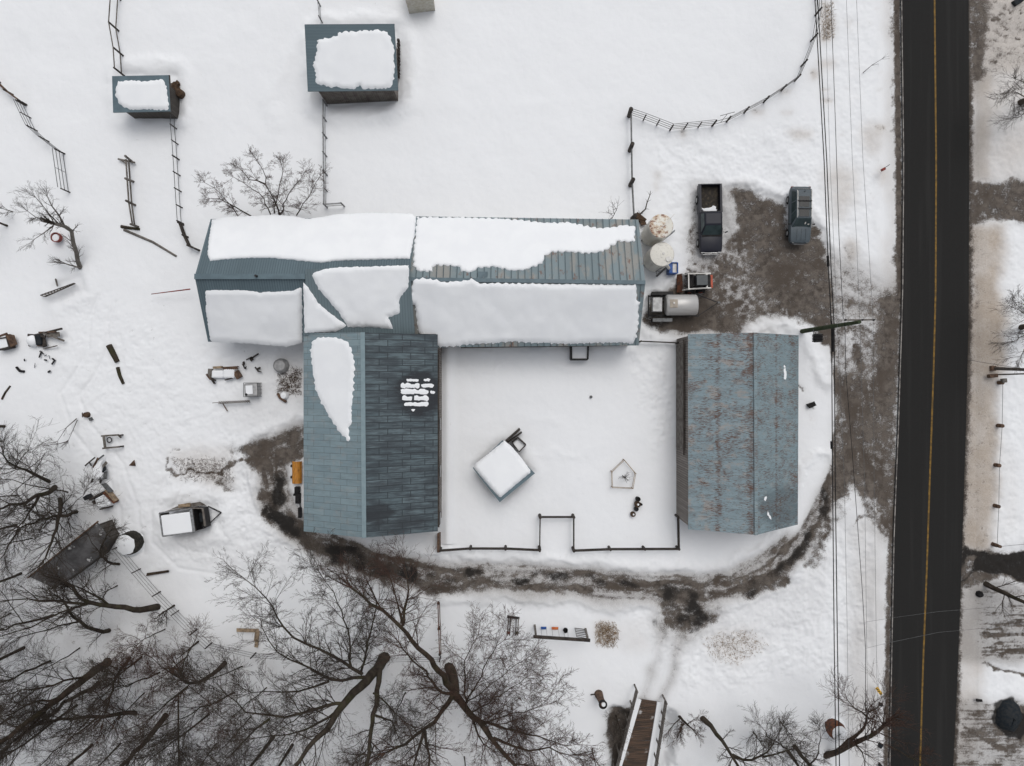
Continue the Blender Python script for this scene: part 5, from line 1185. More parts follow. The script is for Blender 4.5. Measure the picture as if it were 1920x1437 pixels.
mb = MB(); mb.box((-.72, .06, 1.74), (.68, .72, .09)); mb.build('manhole', simple('tan_plate', (.4, .35, .29), (.32, .28, .24)), tt, bevel=.03); mb = MB(); mb.lathe((-.72, .1, 1.78), [(0, .12), (.08, .11), (.09, 0)], 12); mb.build('valve', M['white'], tt, smooth=True)
mb = MB(); mb.box((-2.1, .0, 1.45), (.8, 1.2, .5), rz=-.02); mb.build('tool_box', M['galv'], tt, bevel=.03)
mb = MB()
for y in (-.85, .85): mb.bar((-2.7, y, .55), (1.5, y, .55), .12)
for x in (-2.65, -1.55, .2, 1.45): mb.bar((x, -.95, .55), (x, .95, .55), .1)
mb.bar((1.5, -.98, .6), (1.5, .98, .6), .12, .1); mb.build('chassis', M['blackmetal'], tt)
mb = MB(); mb.bar((1.5, .98, .6), (3.45, .25, .5), .07, .1); mb.bar((1.5, -.98, .6), (3.45, .25, .5), .07, .1); mb.bar((1.68, -.98, .6), (1.68, .98, .6), .06); mb.build('drawbar', M['blackmetal'], tt)
mb = MB(); mb.box((3.5, .26, .52), (.22, .16, .12)); mb.build('hitch', M['pipe'], tt)
for x, y in ((-2.0, -1.25), (-1.0, -1.25), (-2.0, 1.05), (-1.0, 1.05)):
    mb = MB(); mb.tube([(x, y-.12, .4), (x, y+.12, .4)], .4, 18); mb.build('wheel', M['black'], tt)
mb = MB(); mb.box((-1.5, -1.25, .86), (1.7, .3, .05)); mb.build('mudguard', M['pipe'], tt); mb = MB(); mb.box((-1.5, 1.06, .86), (1.9, .3, .05)); mb.build('mudguard', M['blackmetal'], tt)

# stock trailer in the snow (south-west)
c = G(357, 972); ht = thing('stock_trailer', 'grey box trailer with snow on top and a dark open front', 'trailer', c, rz=R(8))
mb = MB(); wl = [(-1.65, -.95), (1.0, -.98), (1.0, .98), (-1.65, 1.0)]; wall_box(mb, wl, .45, [1.95]*4); mb.v = [Vector(v_) for v_ in mb.v]; mb.build('body', M['wood_grey'], ht)
mb = MB(); mb.prism([(-1.62, -.93), (.9, -.95), (.95, .78), (-1.6, .8)], 1.6, 2.02); mb.build('snow_cover', M['snow_roof'], ht, bevel=.07)
mb = MB()
for a, b_ in (((-1.68, -.98), (1.05, -1.0)), ((1.0, 1.02), (-1.68, 1.04)), ((-1.68, 1.04), (-1.68, -.98)), ((1.02, -1.0), (1.02, 1.02))): mb.bar((*a, 1.97), (*b_, 1.97), .1 if a[0] != 1.02 else .24, .08)
mb.build('top_rim', M['steel'], ht)
mb = MB(); wall_box(mb, [(1.12, -.93), (1.85, -.84), (1.85, .84), (1.12, .95)], .5, [1.7, 1.6, 1.6, 1.7]); mb.prism([(1.12, -.9), (1.84, -.82), (1.84, .82), (1.12, .93)], .6, .7); mb.build('front_bay', M['blackmetal'], ht)
mb = MB(); mb.bar((1.86, -.66, 1.62), (1.86, .9, 1.62), .16, .07); mb.bar((1.05, 1.0, 1.66), (1.86, .88, 1.62), .08); mb.build('front_rim', M['wood_grey'], ht)
mb = MB(); mb.box((1.45, .05, .9), (.5, .8, .4)); mb.build('load', M['tarp'], ht, bevel=.05)
mb = MB(); mb.bar((1.8, -.6, .45), (2.85, .15, .45), .09); mb.bar((1.8, .85, .45), (2.85, .15, .45), .09); mb.build('drawbar', M['blackmetal'], ht)
mb = MB(); mb.prism([(-1.5, 1.05), (.9, 1.03), (1.7, .95), (1.2, 1.35), (-.6, 1.3)], .5, .62); mb.build('side_ramp', M['wood_grey'], ht); mb = MB(); mb.box((-.1, 1.25, .72), (1.05, .3, .08)); mb.build('mudguard', M['wood_tan'], ht); mb = MB(); mb.box((-.1, -1.12, .72), (1.0, .2, .08)); mb.build('mudguard', M['pipe'], ht)
for y in (-1.12, 1.2): mb = MB(); mb.tube([(-.1, y-.1, .33), (-.1, y+.1, .33)], .34, 16); mb.build('wheel', M['black'], ht)

# snow plough by the panel barn
c = G(560, 885, .2); sp2 = thing('snow_plough', 'worn yellow plough blade with black mount lying against the west side of the panel barn', 'snow plough', c)
mb = MB(); rings = []
for y in (W(0, 864).y, W(0, 905).y):
    rings.append([(c.x + .42*math.cos(a), y, .42+.42*math.sin(a)) for a in np.linspace(R(170), R(0), 9)] + [(c.x + .36*math.cos(a), y, .40+.36*math.sin(a)) for a in np.linspace(R(0), R(170), 9)])
loft(mb, rings); mb.build('blade', M['yellow'], sp2, smooth=True)
mb = MB(); p = W(561, 917); mb.box(p + Vector((0, 0, .5)), (.4, .55, .5)); mb.box(W(562, 933) + Vector((0, 0, .45)), (.42, .9, .4)); mb.box(W(556, 926) + Vector((0, 0, .5)), (.2, .2, .3)); mb.bar(W(562, 940, .5), W(564, 965, .4), .1); mb.box(W(565, 960) + Vector((0, 0, .4)), (.28, .9, .3)); mb.build('mount', M['black'], sp2, bevel=.04)
for yy in (873, 894): mb = MB(); p = W(549.5, yy); mb.box(p + Vector((0, 0, .3)), (.2, .22, .3)); mb.build('shoe', M['blackmetal'], sp2, bevel=.03)
mb = MB(); mb.bar(W(549.5, 873, .35), W(550, 894, .35), .05); mb.build('shoe_rod', M['steel'], sp2)

# ============================================================ PLAYGROUND
sw = thing('swing_set', 'timber swing frame standing in the snowy meadow below the loop road', 'swing set', G(1050, 1187))
bz = 2.5
mb = MB(); mb.bar(W(1000, 1194, bz), W(1106.5, 1201, bz), .22, .22); mb.build('top_beam', M['wood_dark'], sw)
for a, b_ in (((1003, 1173), (1005.5, 1193.5)), ((1003, 1173), (1005.5, 1193.5)), ((1097, 1179), (1103, 1199))):
    pass
for (bx_, by_), (tx, ty) in (((1002.5, 1172), (1005, 1194)), ((1008, 1206), (1006, 1195)), ((1097.5, 1178.5), (1102.5, 1200)), ((1104, 1213), (1103, 1201))):
    mb = MB(); top_ = W(tx, ty, bz-.1)
    base = W(bx_, by_, 0) if by_ < 1200 else W(bx_ - 2, by_-28, 0) + Vector((.25, 0.25, 0)) if False else W(bx_, by_, 0)
    if by_ < 1200: mb.bar(base + Vector((0, 0, -.3)), top_, .17); mb.build('leg', M['wood_grey'], sw)
def hang(seat, mat, top_px, width, nm):
    k = W(*seat, .55); mb = MB(); mb.box(k, (width, .24, .05)); s_ = mb.build(nm, mat, sw, bevel=.02)
    for sx in (-1, 1):
        x = top_px[0] + sx*width/SC/2*.95; mb = MB(); mb.bar(k + Vector((sx*width*.46, 0, .02)), W(x, top_px[1], bz-.1), .028); mb.build('rope', M['steel'], s_)
hang((1019.3, 1178), M['blue'], (1021, 1195), .5, 'swing_seat'); hang((1040.6, 1178.5), M['orange'], (1043, 1197), .6, 'swing_seat')
k = W(1060, 1181, .6); mb = MB(); mb.lathe(k, [(.2, .3), (.22, .1), (.15, -.1), (0, -.14)], 14); s_ = mb.build('toddler_seat', M['black'], sw, smooth=True)
for sx in (-1, 1): mb = MB(); mb.bar(k + Vector((sx*.18, 0, .3)), W(1062.5 + sx*3, 1198, bz-.1), .028); mb.build('rope', M['steel'], s_)
mb = MB()
for k_ in range(6): t = k_/5; mb.bar(W(1077.5+3*t, 1178+16*t, .3+1.9*t), W(1097+4*t, 1180.5+17*t, .3+1.9*t), .045)
for t_ in (0, 1): mb.bar(W(1078+t_*19, 1178+t_*2.5, .3), W(1081+t_*20, 1194+t_*3.5, 2.3), .03)
mb.build('climbing_net', M['wood_dark'], sw)
pf = thing('climbing_frame', 'narrow dark timber frame with two long rails left of the swing set', 'climbing frame', G(962, 1172))
mb = MB(); mb.bar(W(951, 1156.5, .6), W(974, 1159.5, .6), .16, .2); mb.build('cross_bar', M['blackmetal'], pf)
for x0_, x1_ in ((953.5, 951.5), (957, 955.5), (968, 967), (972, 970.5)): mb = MB(); mb.bar(W(x0_, 1158, .6), W(x1_, 1192, 1.5), .09, .12); mb.build('rail', M['wood_dark'] if x0_ in (957, 968) else M['pole_grey'], pf)
for x0_, mt in ((953, 'redpaint'), (969, 'pole_green')): mb = MB(); mb.box(W(x0_, 1187, 1.35), (.3, .22, .12)); mb.build('foot', M[mt], pf)
mb = MB(); mb.box(W(962, 1175, .45), (.5, 1.3, .04)); mb.build('snow_cover', M['snow_roof'], pf, bevel=.02)
mb = MB(); p = G(963, 1154); mb.lathe(p, [(0, .3), (.3, .22), (.45, .05), (.5, -.1)], 14)
o = mb.build('snow_heap', M['snow_roof'], None, p, smooth=True); tag(o, 'small round heap of snow at the upper end of the timber frame', 'snow heap')

# ============================================================ POLES AND CABLES
up = thing('utility_pole', 'green mossy utility pole with crossarm near the corner of the rusty barn', 'utility pole', G(1498, 623))
base, top_ = W(1498, 622.5, -.3), W(1612, 604, 10.2)
mb = MB(); mb.tube([base, base.lerp(top_, .5), top_], [.2, .17, .13], 12); mb.build('pole', M['pole_green'], up, smooth=True)
mb = MB(); mb.bar(W(1583, 600.5, 9.6), W(1636, 600, 9.6), .11, .12); mb.build('crossarm', M['wood_grey'], up)
for px_ in (1584, 1616, 1637):
    mb = MB(); p = W(px_, 600.5, 9.75); mb.lathe(p, [(0, .22), (.06, .2), (.04, .12), (.08, .06), (.05, 0)], 10); mb.build('insulator', M['blackmetal'], up, smooth=True)
tb = thing('meter_box', 'black ribbed box hanging on a bracket from the utility pole', 'box', W(1533, 633, 3.2))
mb = MB()
for k in range(5): mb.box(W(1533, 633, 3.2) + Vector((0, .2-k*.13, 0)), (.66, .09, .6))
mb.build('fins', M['black'], tb); mb = MB(); mb.box(W(1533, 633, 3.15), (.6, .62, .4)); mb.build('body', M['pipe'], tb)
mb = MB(); mb.bar(W(1525, 618, 3.3), W(1527, 641, 3.2), .05); mb.bar(W(1533, 618, 3.4), W(1527, 628, 3.3), .04); mb.bar(W(1530, 618, 3.4), W(1540, 628, 3.3), .04); mb.bar(W(1526, 642, 3.0), W(1543, 641, 3.0), .05); mb.build('bracket', M['pipe'], tb)
ep = thing('lamp_pole', 'plain grey pole east of the road leaning out past the right edge', 'pole', G(1862, 691))
mb = MB(); mb.tube([W(1861, 691, -.3), W(1861, 691, 0), W(2010, 697, 8.6)], [.16, .15, .1], 10); mb.build('pole', M['pole_grey'], ep, smooth=True); mb = MB(); mb.box(W(1861, 691, .2), (.42, .42, .4)); mb.build('base', M['wood_brown'], ep, bevel=.03)
e2 = thing('guy_pole', 'thin grey pole with a brown box at its foot, just below the plain grey pole', 'pole', G(1858, 705))
mb = MB(); mb.tube([W(1866, 703, 0), W(1990, 699, 6.5)], [.07, .05], 8); mb.build('pole', M['pole_grey'], e2, smooth=True); mb = MB(); mb.box(W(1861, 705, .6), (.75, .32, .4), rz=.1); mb.build('box', M['wood_brown'], e2, bevel=.05)
o = MB().box(G(1872, 714, .5), (.42, .36, .3), rz=.1).box(G(1872, 717, .2), (.1, .1, .6)).build('mailbox', M['pole_grey'], None, G(1872, 715), bevel=.03); tag(o, 'small grey mailbox at the top of the wire fence east of the road', 'mailbox')
def cable(name, label, pts, r_, mat='black'):
    P = [W(*p) for p in pts]; out = []
    for a, b_ in zip(P[:-1], P[1:]):
        for k in range(12): t = k/12; q = a.lerp(b_, t); out.append(q)
    out.append(P[-1]); mb = MB(); mb.tube(out, r_, 5); o = mb.build(name, M[mat], None, P[0]); return tag(o, label, 'cable', 'overhead cables along the road')
cable('overhead_cable', 'thick black cable, leftmost of the heavy pair running the height of the photo', [(1517, -150, 5.7), (1528, 0, 5.6), (1545, 300, 5.4), (1553, 500, 5.4), (1559, 612, 5.4), (1561, 900, 5.3), (1564, 1200, 5.4), (1567.5, 1437, 5.5), (1570, 1650, 5.7)], .04)
cable('overhead_cable', 'thick black cable, right one of the heavy pair beside the rusty barn', [(1522, -150, 6.2), (1533, 0, 6.1), (1550, 300, 5.9), (1558, 500, 5.9), (1564, 612, 5.9), (1566, 900, 5.8), (1570, 1200, 5.9), (1574, 1437, 6.0), (1577, 1650, 6.2)], .04)
o = MB().tube([W(1558, 600, 5.5), W(1562, 625, 5.5), W(1562.5, 660, 5.4)], [.05, .11, .09], 8).build('splice_case', M['black'], None, W(1560, 640, 5.4), smooth=True); tag(o, 'thick black splice sleeve on the heavy cables below the green pole', 'cable sleeve')
o = MB().tube([W(1552, 480, 5.4), W(1553, 500, 5.4)], .1, 8).tube([W(1559, 828, 5.35), W(1559.6, 842, 5.35)], .1, 8).build('cable_clamp', M['black'], None, W(1552, 490, 5.4)); tag(o, 'small black clamps gripping the left heavy cable', 'clamp')
cable('overhead_cable', 'twisted cable from the top edge ending at the green pole crossarm', [(1551, -150, 9.4), (1558, 0, 9.2), (1566, 220, 9), (1573, 440, 9.1), (1581, 598, 9.5)], .022)
cable('overhead_cable', 'thin cable left of the twisted cable near the top', [(1540, -150, 8), (1547, 0, 7.8), (1556, 300, 7.6), (1568, 560, 7.7), (1571, 640, 7.8), (1583, 900, 7.5), (1588, 1150, 7.5), (1592, 1437, 7.6), (1595, 1650, 7.8)], .012, 'pipe')
cable('overhead_cable', 'very thin cable second from the road', [(1583, -150, 9.9), (1587, 0, 9.8), (1598, 300, 9.6), (1606, 450, 9.6), (1612, 600, 9.8), (1621, 900, 9.4), (1625, 1200, 9.4), (1628, 1437, 9.6), (1631, 1650, 9.8)], .012, 'pipe')
cable('overhead_cable', 'very thin cable nearest the road', [(1601, -150, 9.9), (1606, 0, 9.8), (1618, 300, 9.6), (1628, 450, 9.6), (1637, 600, 9.8), (1639, 900, 9.4), (1643, 1200, 9.4), (1647, 1437, 9.6), (1650, 1650, 9.8)], .012, 'pipe')
cable('overhead_cable', 'dark cable sloping down from the green pole towards the lower right', [(1584, 604, 9.5), (1586, 700, 9), (1598, 850, 8.6), (1609, 1000, 8.4), (1617, 1110, 8.4), (1623, 1220, 8.4), (1622, 1437, 8.6), (1620, 1650, 8.8)], .022)
cable('overhead_cable', 'thin service cable crossing the road below the dark stream', [(1622, 1167, 8.4), (1664, 1160, 8), (1760, 1147, 7.6), (1850, 1140, 7.6), (2000, 1135, 8)], .01, 'pipe')
cable('overhead_cable', 'lower thin service cable crossing the road towards the right edge', [(1623, 1216, 8.4), (1664, 1206, 8), (1760, 1186, 7.6), (1850, 1178, 7.6), (2000, 1160, 8)], .01, 'pipe')
cable('guy_wire', 'guy wire from the plain grey pole down towards the road', [(1815, 675, .1), (1880, 686, 3), (1935, 694, 5.8)], .016, 'pipe')

# ============================================================ YARD CLUTTER
random.seed(11)
def single(name, label, cat, mb, mat, at, group=None, smooth=False, bevel=0.0):
    o = mb.build(name, M[mat], None, at, smooth=smooth, bevel=bevel); return tag(o, label, cat, group)
# slatted rack
t = thing('pallet_rack', 'slatted wooden rack propped in the snow below the left tree with the red bucket', 'rack', G(114, 543))
for r_, (a, b_) in enumerate((((81, 555), (141, 532)), ((98, 559), (150, 534)))):
    mb = MB(); mb.bar(G(*a, .3 + r_*.5), G(*b_, .3 + r_*.5), .08); mb.build('beam', M['wood_dark'], t)
for k in range(12): f = k/11; mb = MB(); mb.bar(G(81+60*f, 555-23*f, .32), G(98+51*f, 559-25*f, .85), .09, .05); mb.build('slat', M['wood_grey'], t)
mb = MB(); mb.bar(G(107, 524, .2), G(114, 538, .6), .1); mb.build('prop', M['wood_grey'], t)
# crate with snow
t = thing('wooden_crate', 'dark wooden crate full of snow at the left edge', 'crate', G(20, 643))
q = [G(3, 637), G(9, 657), G(31, 652), G(26, 634)]
for i in range(4): mb = MB(); mb.bar(q[i] + Vector((0, 0, .45)), q[(i+1) % 4] + Vector((0, 0, .45)), .1, .8); mb.build('side', M['wood_dark'], t)
mb = MB(); mb.add([p + Vector((0, 0, .72)) for p in q], [(0, 1, 2, 3)]); mb.build('snow_cover', M['snow_roof'], t)
mb = MB()
for k in range(5): mb.bar(G(25+k*2.6, 628+k*.8, .6+.05*k), G(31+k*1.4, 652-k, .5), .14, .5)
mb.bar(G(7, 634, .8), G(27, 627, .8), .16, .12); mb.build('board', M['wood_brown'], t)
# heap of beams
t = thing('beam_heap', 'heap of crossed beams and boards half under snow, right of the left edge crate', 'heap', G(92, 638))
for a, b_, w_ in (((70, 630, .4), (128, 618, .8), .16), ((92, 626, .7), (128, 640, .5), .15), ((58, 629, .3), (95, 632, .6), .22), ((85, 634, .3), (92, 651, .5), .35), ((97, 630, .5), (120, 628, .6), .4), ((85, 655, .2), (113, 649, .4), .07), ((78, 624, .3), (118, 624, .9), .1), ((70, 649, .2), (90, 650, .3), .08), ((58, 644, .2), (61, 650, .3), .12)):
    mb = MB(); mb.bar(G(*a[:2], a[2]), G(*b_[:2], b_[2]), w_, .14); mb.build('beam', M[random.choice(['wood_brown', 'wood_dark', 'wood_grey'])], t)
mb = MB(); p = G(68, 640); mb.lathe(p, [(0, .75), (.3, .7), (.48, .5), (.55, .1), (.56, -.2)], 18); mb.build('snow_cover', M['snow_roof'], t, smooth=True)
mb = MB(); mb.box(G(81, 638, .35), (.5, .9, .6), rz=.2); mb.build('drum', M['tarp'], t, bevel=.05)
# bits
def log(label, a, b_, r_, mat='bark', bend=.1):
    A_, B_ = G(*a, r_*.4), G(*b_, r_*.4); mid = A_.lerp(B_, .5) + Vector((random.uniform(-bend, bend), random.uniform(-bend, bend), 0)); mb = MB(); mb.tube([A_, mid, B_], [r_, r_*.95, r_*.8], 9)
    return single('log', label, 'log', mb, mat, A_, 'logs lying in the snow', smooth=True)
log('thick dark log, upper of the two lying end to end left of the ribbed barn', (205, 648), (221, 679), .26)
log('thin dark pointed log, lower of the two lying end to end', (221, 689), (232, 720), .16)
log('slim log near the left edge below the wooden crate', (4, 749), (20, 724), .09, 'bark2')
log('long pale grey log running down right from the crooked fence', (232, 431), (331, 481), .11, 'pole_grey', .3)
log('short log at the foot of the crooked fence', (227, 425), (262, 430), .14, 'bark')
single('plank', 'grey plank lying flat beside the top of the crooked fence', 'plank', MB().bar(G(224, 300, .25), G(256, 307, .3), .14, .12).bar(G(226, 300, .25), G(238, 308, .2), .1, .1), 'wood_grey', G(240, 303))
o = MB().tube([G(33, 689, .1), G(40, 696, .15), G(48, 697, .1)], .11, 8); single('rubber_mat', 'bent black scrap lying in snow below the left edge crate', 'scrap', o, 'black', G(40, 694))
t = thing('scrap_pipes', 'scattered angled black pipes in the snow below the beam heap', 'scrap', G(88, 675))
for a, b_, w_ in (((77, 659), (86, 664), .1), ((80, 659), (78, 671), .13), ((101, 673), (106, 675), .14), ((106, 675), (102, 684), .14), ((86, 668), (92, 666), .06), ((94, 667), (98, 673), .05), ((86, 675), (92, 676), .12), ((48, 677), (50, 674), .1), ((93, 698), (98, 696), .16), ((67, 690), (70, 681), .05)):
    mb = MB(); mb.tube([G(*a, .1), G(*b_, .25)], w_*.55, 6); mb.build('pipe', M['pipe'] if w_ < .1 else M['blackmetal'], t)
o = MB(); p = G(165, 778); o.lathe(p, [(0, .45), (.22, .42), (.26, .1), (.26, -.2)], 12); o.bar(p + Vector((-.2, .2, .5)), p + Vector((-.3, -.2, .3)), .06); single('bucket', 'small dark bucket alone in the snow left of the E shaped frame', 'bucket', o, 'hay', p, smooth=True)
o = MB(); p = G(172, 786); o.box(p + Vector((0, 0, .1)), (.25, .25, .25), rz=.5); single('stone', 'small dark stone just below the dark bucket', 'stone', o, 'pipe', p)
t = thing('goat_stand', 'grey timber frame shaped like an E with a tyre inside, in the left yard', 'frame', G(214, 827))
for a, b_, w_, mt in (((201, 816), (203, 840), .16, 'pole_grey'), ((197, 817), (228, 815), .14, 'wood_grey'), ((199, 840), (231, 837), .14, 'wood_grey'), ((228, 815), (233, 820), .12, 'wood_dark')):
    mb = MB(); mb.bar(G(*a, .6), G(*b_, .6), w_, .14); mb.build('beam', M[mt], t)
for p_ in ((199, 817), (229, 816), (200, 840), (230, 837)): mb = MB(); mb.bar(G(*p_, -.2), G(*p_, .6), .12); mb.build('leg', M['wood_dark'], t)
o = MB(); p = G(206.5, 825, .2); b0 = []
o.tube([p + Vector((.2*math.cos(a), .22*math.sin(a), 0)) for a in np.linspace(0, 2*math.pi, 17)], .045, 6, cap=False); single('tyre', 'small black ring lying inside the E shaped frame', 'tyre', o, 'black', p, smooth=True)
a, b_, c_ = G(242, 873, .1), G(256, 862, .5), G(254, 874, .1); o = MB().add([a, b_, c_, a - Vector((0, 0, .1)), b_ - Vector((0, 0, .1)), c_ - Vector((0, 0, .1))], [(0, 2, 1), (3, 4, 5), (0, 1, 4, 3), (1, 2, 5, 4), (2, 0, 3, 5)]); single('broken_board', 'triangular brown board standing up in the snow right of the board pile', 'board', o, 'wood_brown', a)
t = thing('board_pile', 'long pile of boards and sheets under snow in the left yard above the open crate', 'heap', G(185, 880))
for a, b_, w_, mt in (((163, 873), (184, 857), .1, 'wood_dark'), ((172, 870), (175, 868), .4, 'blackmetal'), ((178, 876), (190, 858), .14, 'wood_brown'), ((186, 862), (200, 853), .12, 'pipe'), ((195, 875), (205, 866), .22, 'wood_grey'), ((196, 877), (201, 882), .4, 'tarp'), ((199, 885), (202, 897), .3, 'pipe'), ((174, 904), (180, 897), .14, 'wood_dark'), ((188, 897), (194, 896), .3, 'pipe'), ((190, 901), (195, 902), .3, 'black')):
    mb = MB(); mb.bar(G(*a, .3), G(*b_, .55), w_, .1); mb.build('board', M[mt], t)
mb = MB(); q = [G(*p_)[:2] for p_ in ((177, 885), (181, 874), (190, 864), (198, 860), (194, 875), (198, 888), (194, 898), (184, 897))]; mb.prism(q[::-1], G(185, 880).z - .1, G(185, 880).z + .55); mb.build('snow_cover', M['snow_roof'], t, bevel=.2)
t = thing('open_crate', 'broken dark crate with snow and red boards, just right of the wood edge', 'crate', G(205, 935))
for a, b_, w_, mt in (((176, 935), (202, 921), .16, 'wood_dark'), ((202, 921), (221, 941), .2, 'rust'), ((205, 917), (222, 938), .1, 'wood_tan'), ((181, 938), (187, 943), .14, 'wood_dark'), ((195, 953), (212, 949), .12, 'wood_dark'), ((167, 928), (171, 934), .4, 'tarp'), ((198, 906), (212, 922), .06, 'pipe')):
    mb = MB(); mb.bar(G(*a, .4), G(*b_, .4), w_, .7); mb.build('board', M[mt], t)
mb = MB(); q = [G(*p_)[:2] for p_ in ((185, 934), (202, 925), (216, 942), (212, 948), (194, 951), (188, 945))]; mb.prism(q[::-1], -.2, .65); mb.build('snow_cover', M['snow_roof'], t, bevel=.12)
# scrap west of panel barn
t = thing('pallet_stack', 'stack of brown pallets and boards under snow, upper left of the grey cube tank', 'pallets', G(427, 698))
for k in range(8): mb = MB(); mb.bar(G(422+k*3.6, 688.5, .5), G(425+k*3.6, 693, .5), .1, .12); mb.build('slat', M['wood_brown'], t)
for a, b_, w_, mt in (((420, 690), (450, 688), .1, 'wood_brown'), ((399, 692), (398, 708), .35, 'wood_grey'), ((392, 702), (400, 712), .14, 'wood_brown'), ((400, 710), (407, 720), .08, 'wood_dark'), ((400, 709), (408, 714), .08, 'wood_dark'), ((426, 713), (440, 709), .08, 'wood_dark'), ((446, 697), (453, 709), .5, 'wood_brown'), ((404, 690), (420, 689), .2, 'wood_tan')):
    mb = MB(); mb.bar(G(*a, .4), G(*b_, .4), w_, .3); mb.build('board', M[mt], t)
mb = MB(); mb.box(G(412, 702, .3), (1.1, .7, .5)); mb.box(G(434, 701, .35), (1.0, .8, .6)); mb.build('snow_cover', M['snow_roof'], t, bevel=.15)
t = thing('cube_tank', 'pale grey plastic cube tank with snow inside its cage, left of the panel barn', 'tank', G(478, 731))
p = G(478.5, 731); mb = MB(); mb.box(p + Vector((0, 0, .5)), (1.15, 1.15, 1.0), rz=.06); mb.build('body', M['galv'], t, bevel=.12)
mb = MB()
for k in range(5):
    x = -.58 + k*.29; mb.bar(p + Vector((x, .6, .0)), p + Vector((x, .6, 1.02)), .03); mb.bar(p + Vector((.6, x, .0)), p + Vector((.6, x, 1.02)), .03)
for a, b_ in (((-.6, -.6), (.6, -.6)), ((.6, -.6), (.6, .6)), ((.6, .6), (-.6, .6)), ((-.6, .6), (-.6, -.6))): mb.bar(p + Vector((*a, 1.02)), p + Vector((*b_, 1.02)), .04)
mb.build('cage', M['pipe'], t); mb = MB(); mb.box(p + Vector((-.12, 0, 1.02)), (.6, .75, .06), rz=.06); mb.build('snow_cover', M['snow_roof'], t, bevel=.02)
mb = MB(); mb.lathe(p + Vector((-.36, -.4, 1.0)), [(0, .09), (.1, .08), (.11, 0)], 12); mb.build('lid', M['blackmetal'], t)
t = thing('slat_rack', 'long narrow slatted rack standing in the snow below the grey cube tank', 'rack', G(440, 753))
for a, b_ in (((403, 755.5), (474, 751)), ((414, 757), (474, 753))): mb = MB(); mb.bar(G(*a, .5), G(*b_, .6), .06); mb.build('beam', M['wood_grey'], t)
for k in range(13): mb = MB(); mb.bar(G(415+k*4.5, 752.5-k*.15, .5), G(418+k*4.5, 757-k*.2, .3), .06); mb.build('slat', M['wood_grey'], t)
mb = MB(); mb.bar(G(420, 757, .2), G(429, 771, .3), .07); mb.build('prop', M['wood_brown'], t)
t = thing('stick_heap', 'dark sticks and boards poking out of a snow mound above the grey cube tank', 'heap', G(470, 680))
for a, b_, w_ in (((463, 675), (475, 670), .08), ((470, 674), (488, 664), .12), ((472, 672), (476, 676), .3), ((458, 679), (461, 684), .16), ((456, 683), (463, 692), .08), ((480, 689), (488, 697), .1), ((485, 692), (491, 690), .16), ((486, 696), (493, 698), .08), ((461, 692), (465, 688), .06)):
    mb = MB(); mb.bar(G(*a, .15), G(*b_, .4), w_, .1); mb.build('stick', M['wood_dark'], t)
o = MB(); p = G(529, 686); o.lathe(p, [(0, .7), (.45, .68), (.62, .5), (.66, -.2)], 16); single('barrel', 'snow topped grey barrel beside the panel barn', 'barrel', o, 'galv', p, smooth=True)
o = MB(); o.tube([G(522, 738, .2), G(527, 746, .3), G(538, 754, .2)], .12, 7); single('bent_plank', 'bent brown plank beside a snow lump left of the panel barn', 'plank', o, 'wood_brown', G(530, 746))
o = MB(); p = G(534, 742); o.lathe(p, [(0, .5), (.25, .44), (.36, .2), (.4, -.1)], 14); single('snow_heap', 'round snow lump beside the bent brown plank', 'snow heap', o, 'snow_roof', p, smooth=True)
single('red_pole', 'rusty red pole sticking out west from the ribbed barn', 'pole', MB().tube([G(293, 554, .9), G(368, 546, 1.2)], [.035, .06], 7), 'redpaint', G(330, 550))
p = G(113, 448); o = MB(); t = thing('feed_tub', 'round dark red tub with snow inside under the leaning tree at left', 'tub', p)
mb = MB(); mb.lathe(p + Vector((0, 0, .2)), [(.3, 0), (.4, .1), (.42, .5), (.37, .5), (.33, .3)], 20); mb.build('tub', M['redpaint'], t, smooth=True); mb = MB(); mb.lathe(p + Vector((-.04, -.03, .2)), [(0, .42), (.3, .4), (.34, .3)], 16); mb.build('snow_cover', M['snow_roof'], t, smooth=True)
# courtyard things
p = G(1108, 744.5); single('flower_pot', 'small grey round cap alone in the courtyard snow', 'cap', MB().lathe(p, [(0, .22), (.1, .21), (.13, .12), (.13, -.1)], 14), 'pipe', p, smooth=True)
for (px_, py_, r_, h_, mt, lab, sn) in ((1194.5, 934.5, .2, .6, 'black', 'black round pot, topmost of the dark cluster in the courtyard', 0), (1193.5, 944, .27, .6, 'hay', 'brown round tub with snow flecks, largest in the dark cluster', 1), (1200.5, 944.5, .11, .5, 'blackmetal', 'small black knob on the right of the dark cluster', 0), (1191.5, 953.2, .2, .45, 'blackmetal', 'dark squat pot just below the brown tub', 0), (1185.5, 963, .23, .4, 'hay', 'dark ring shaped pot holding snow, lowest of the cluster', 1)):
    p = G(px_, py_); t = thing('plant_tub', lab, 'tub', p, 'dark tubs in the courtyard'); mb = MB(); mb.lathe(p, [(r_*.8, -.1), (r_, h_*.6), (r_, h_), (r_*.8, h_), (r_*.7, h_*.7), (0, h_*.7)], 14); mb.build('tub', M[mt], t, smooth=True)
    if sn: mb = MB(); mb.lathe(p + Vector((.05, -.03, 0)), [(0, h_*.95), (r_*.3, h_*.92), (r_*.4, h_*.7)], 10); mb.build('snow_cover', M['snow_roof'], t, smooth=True)
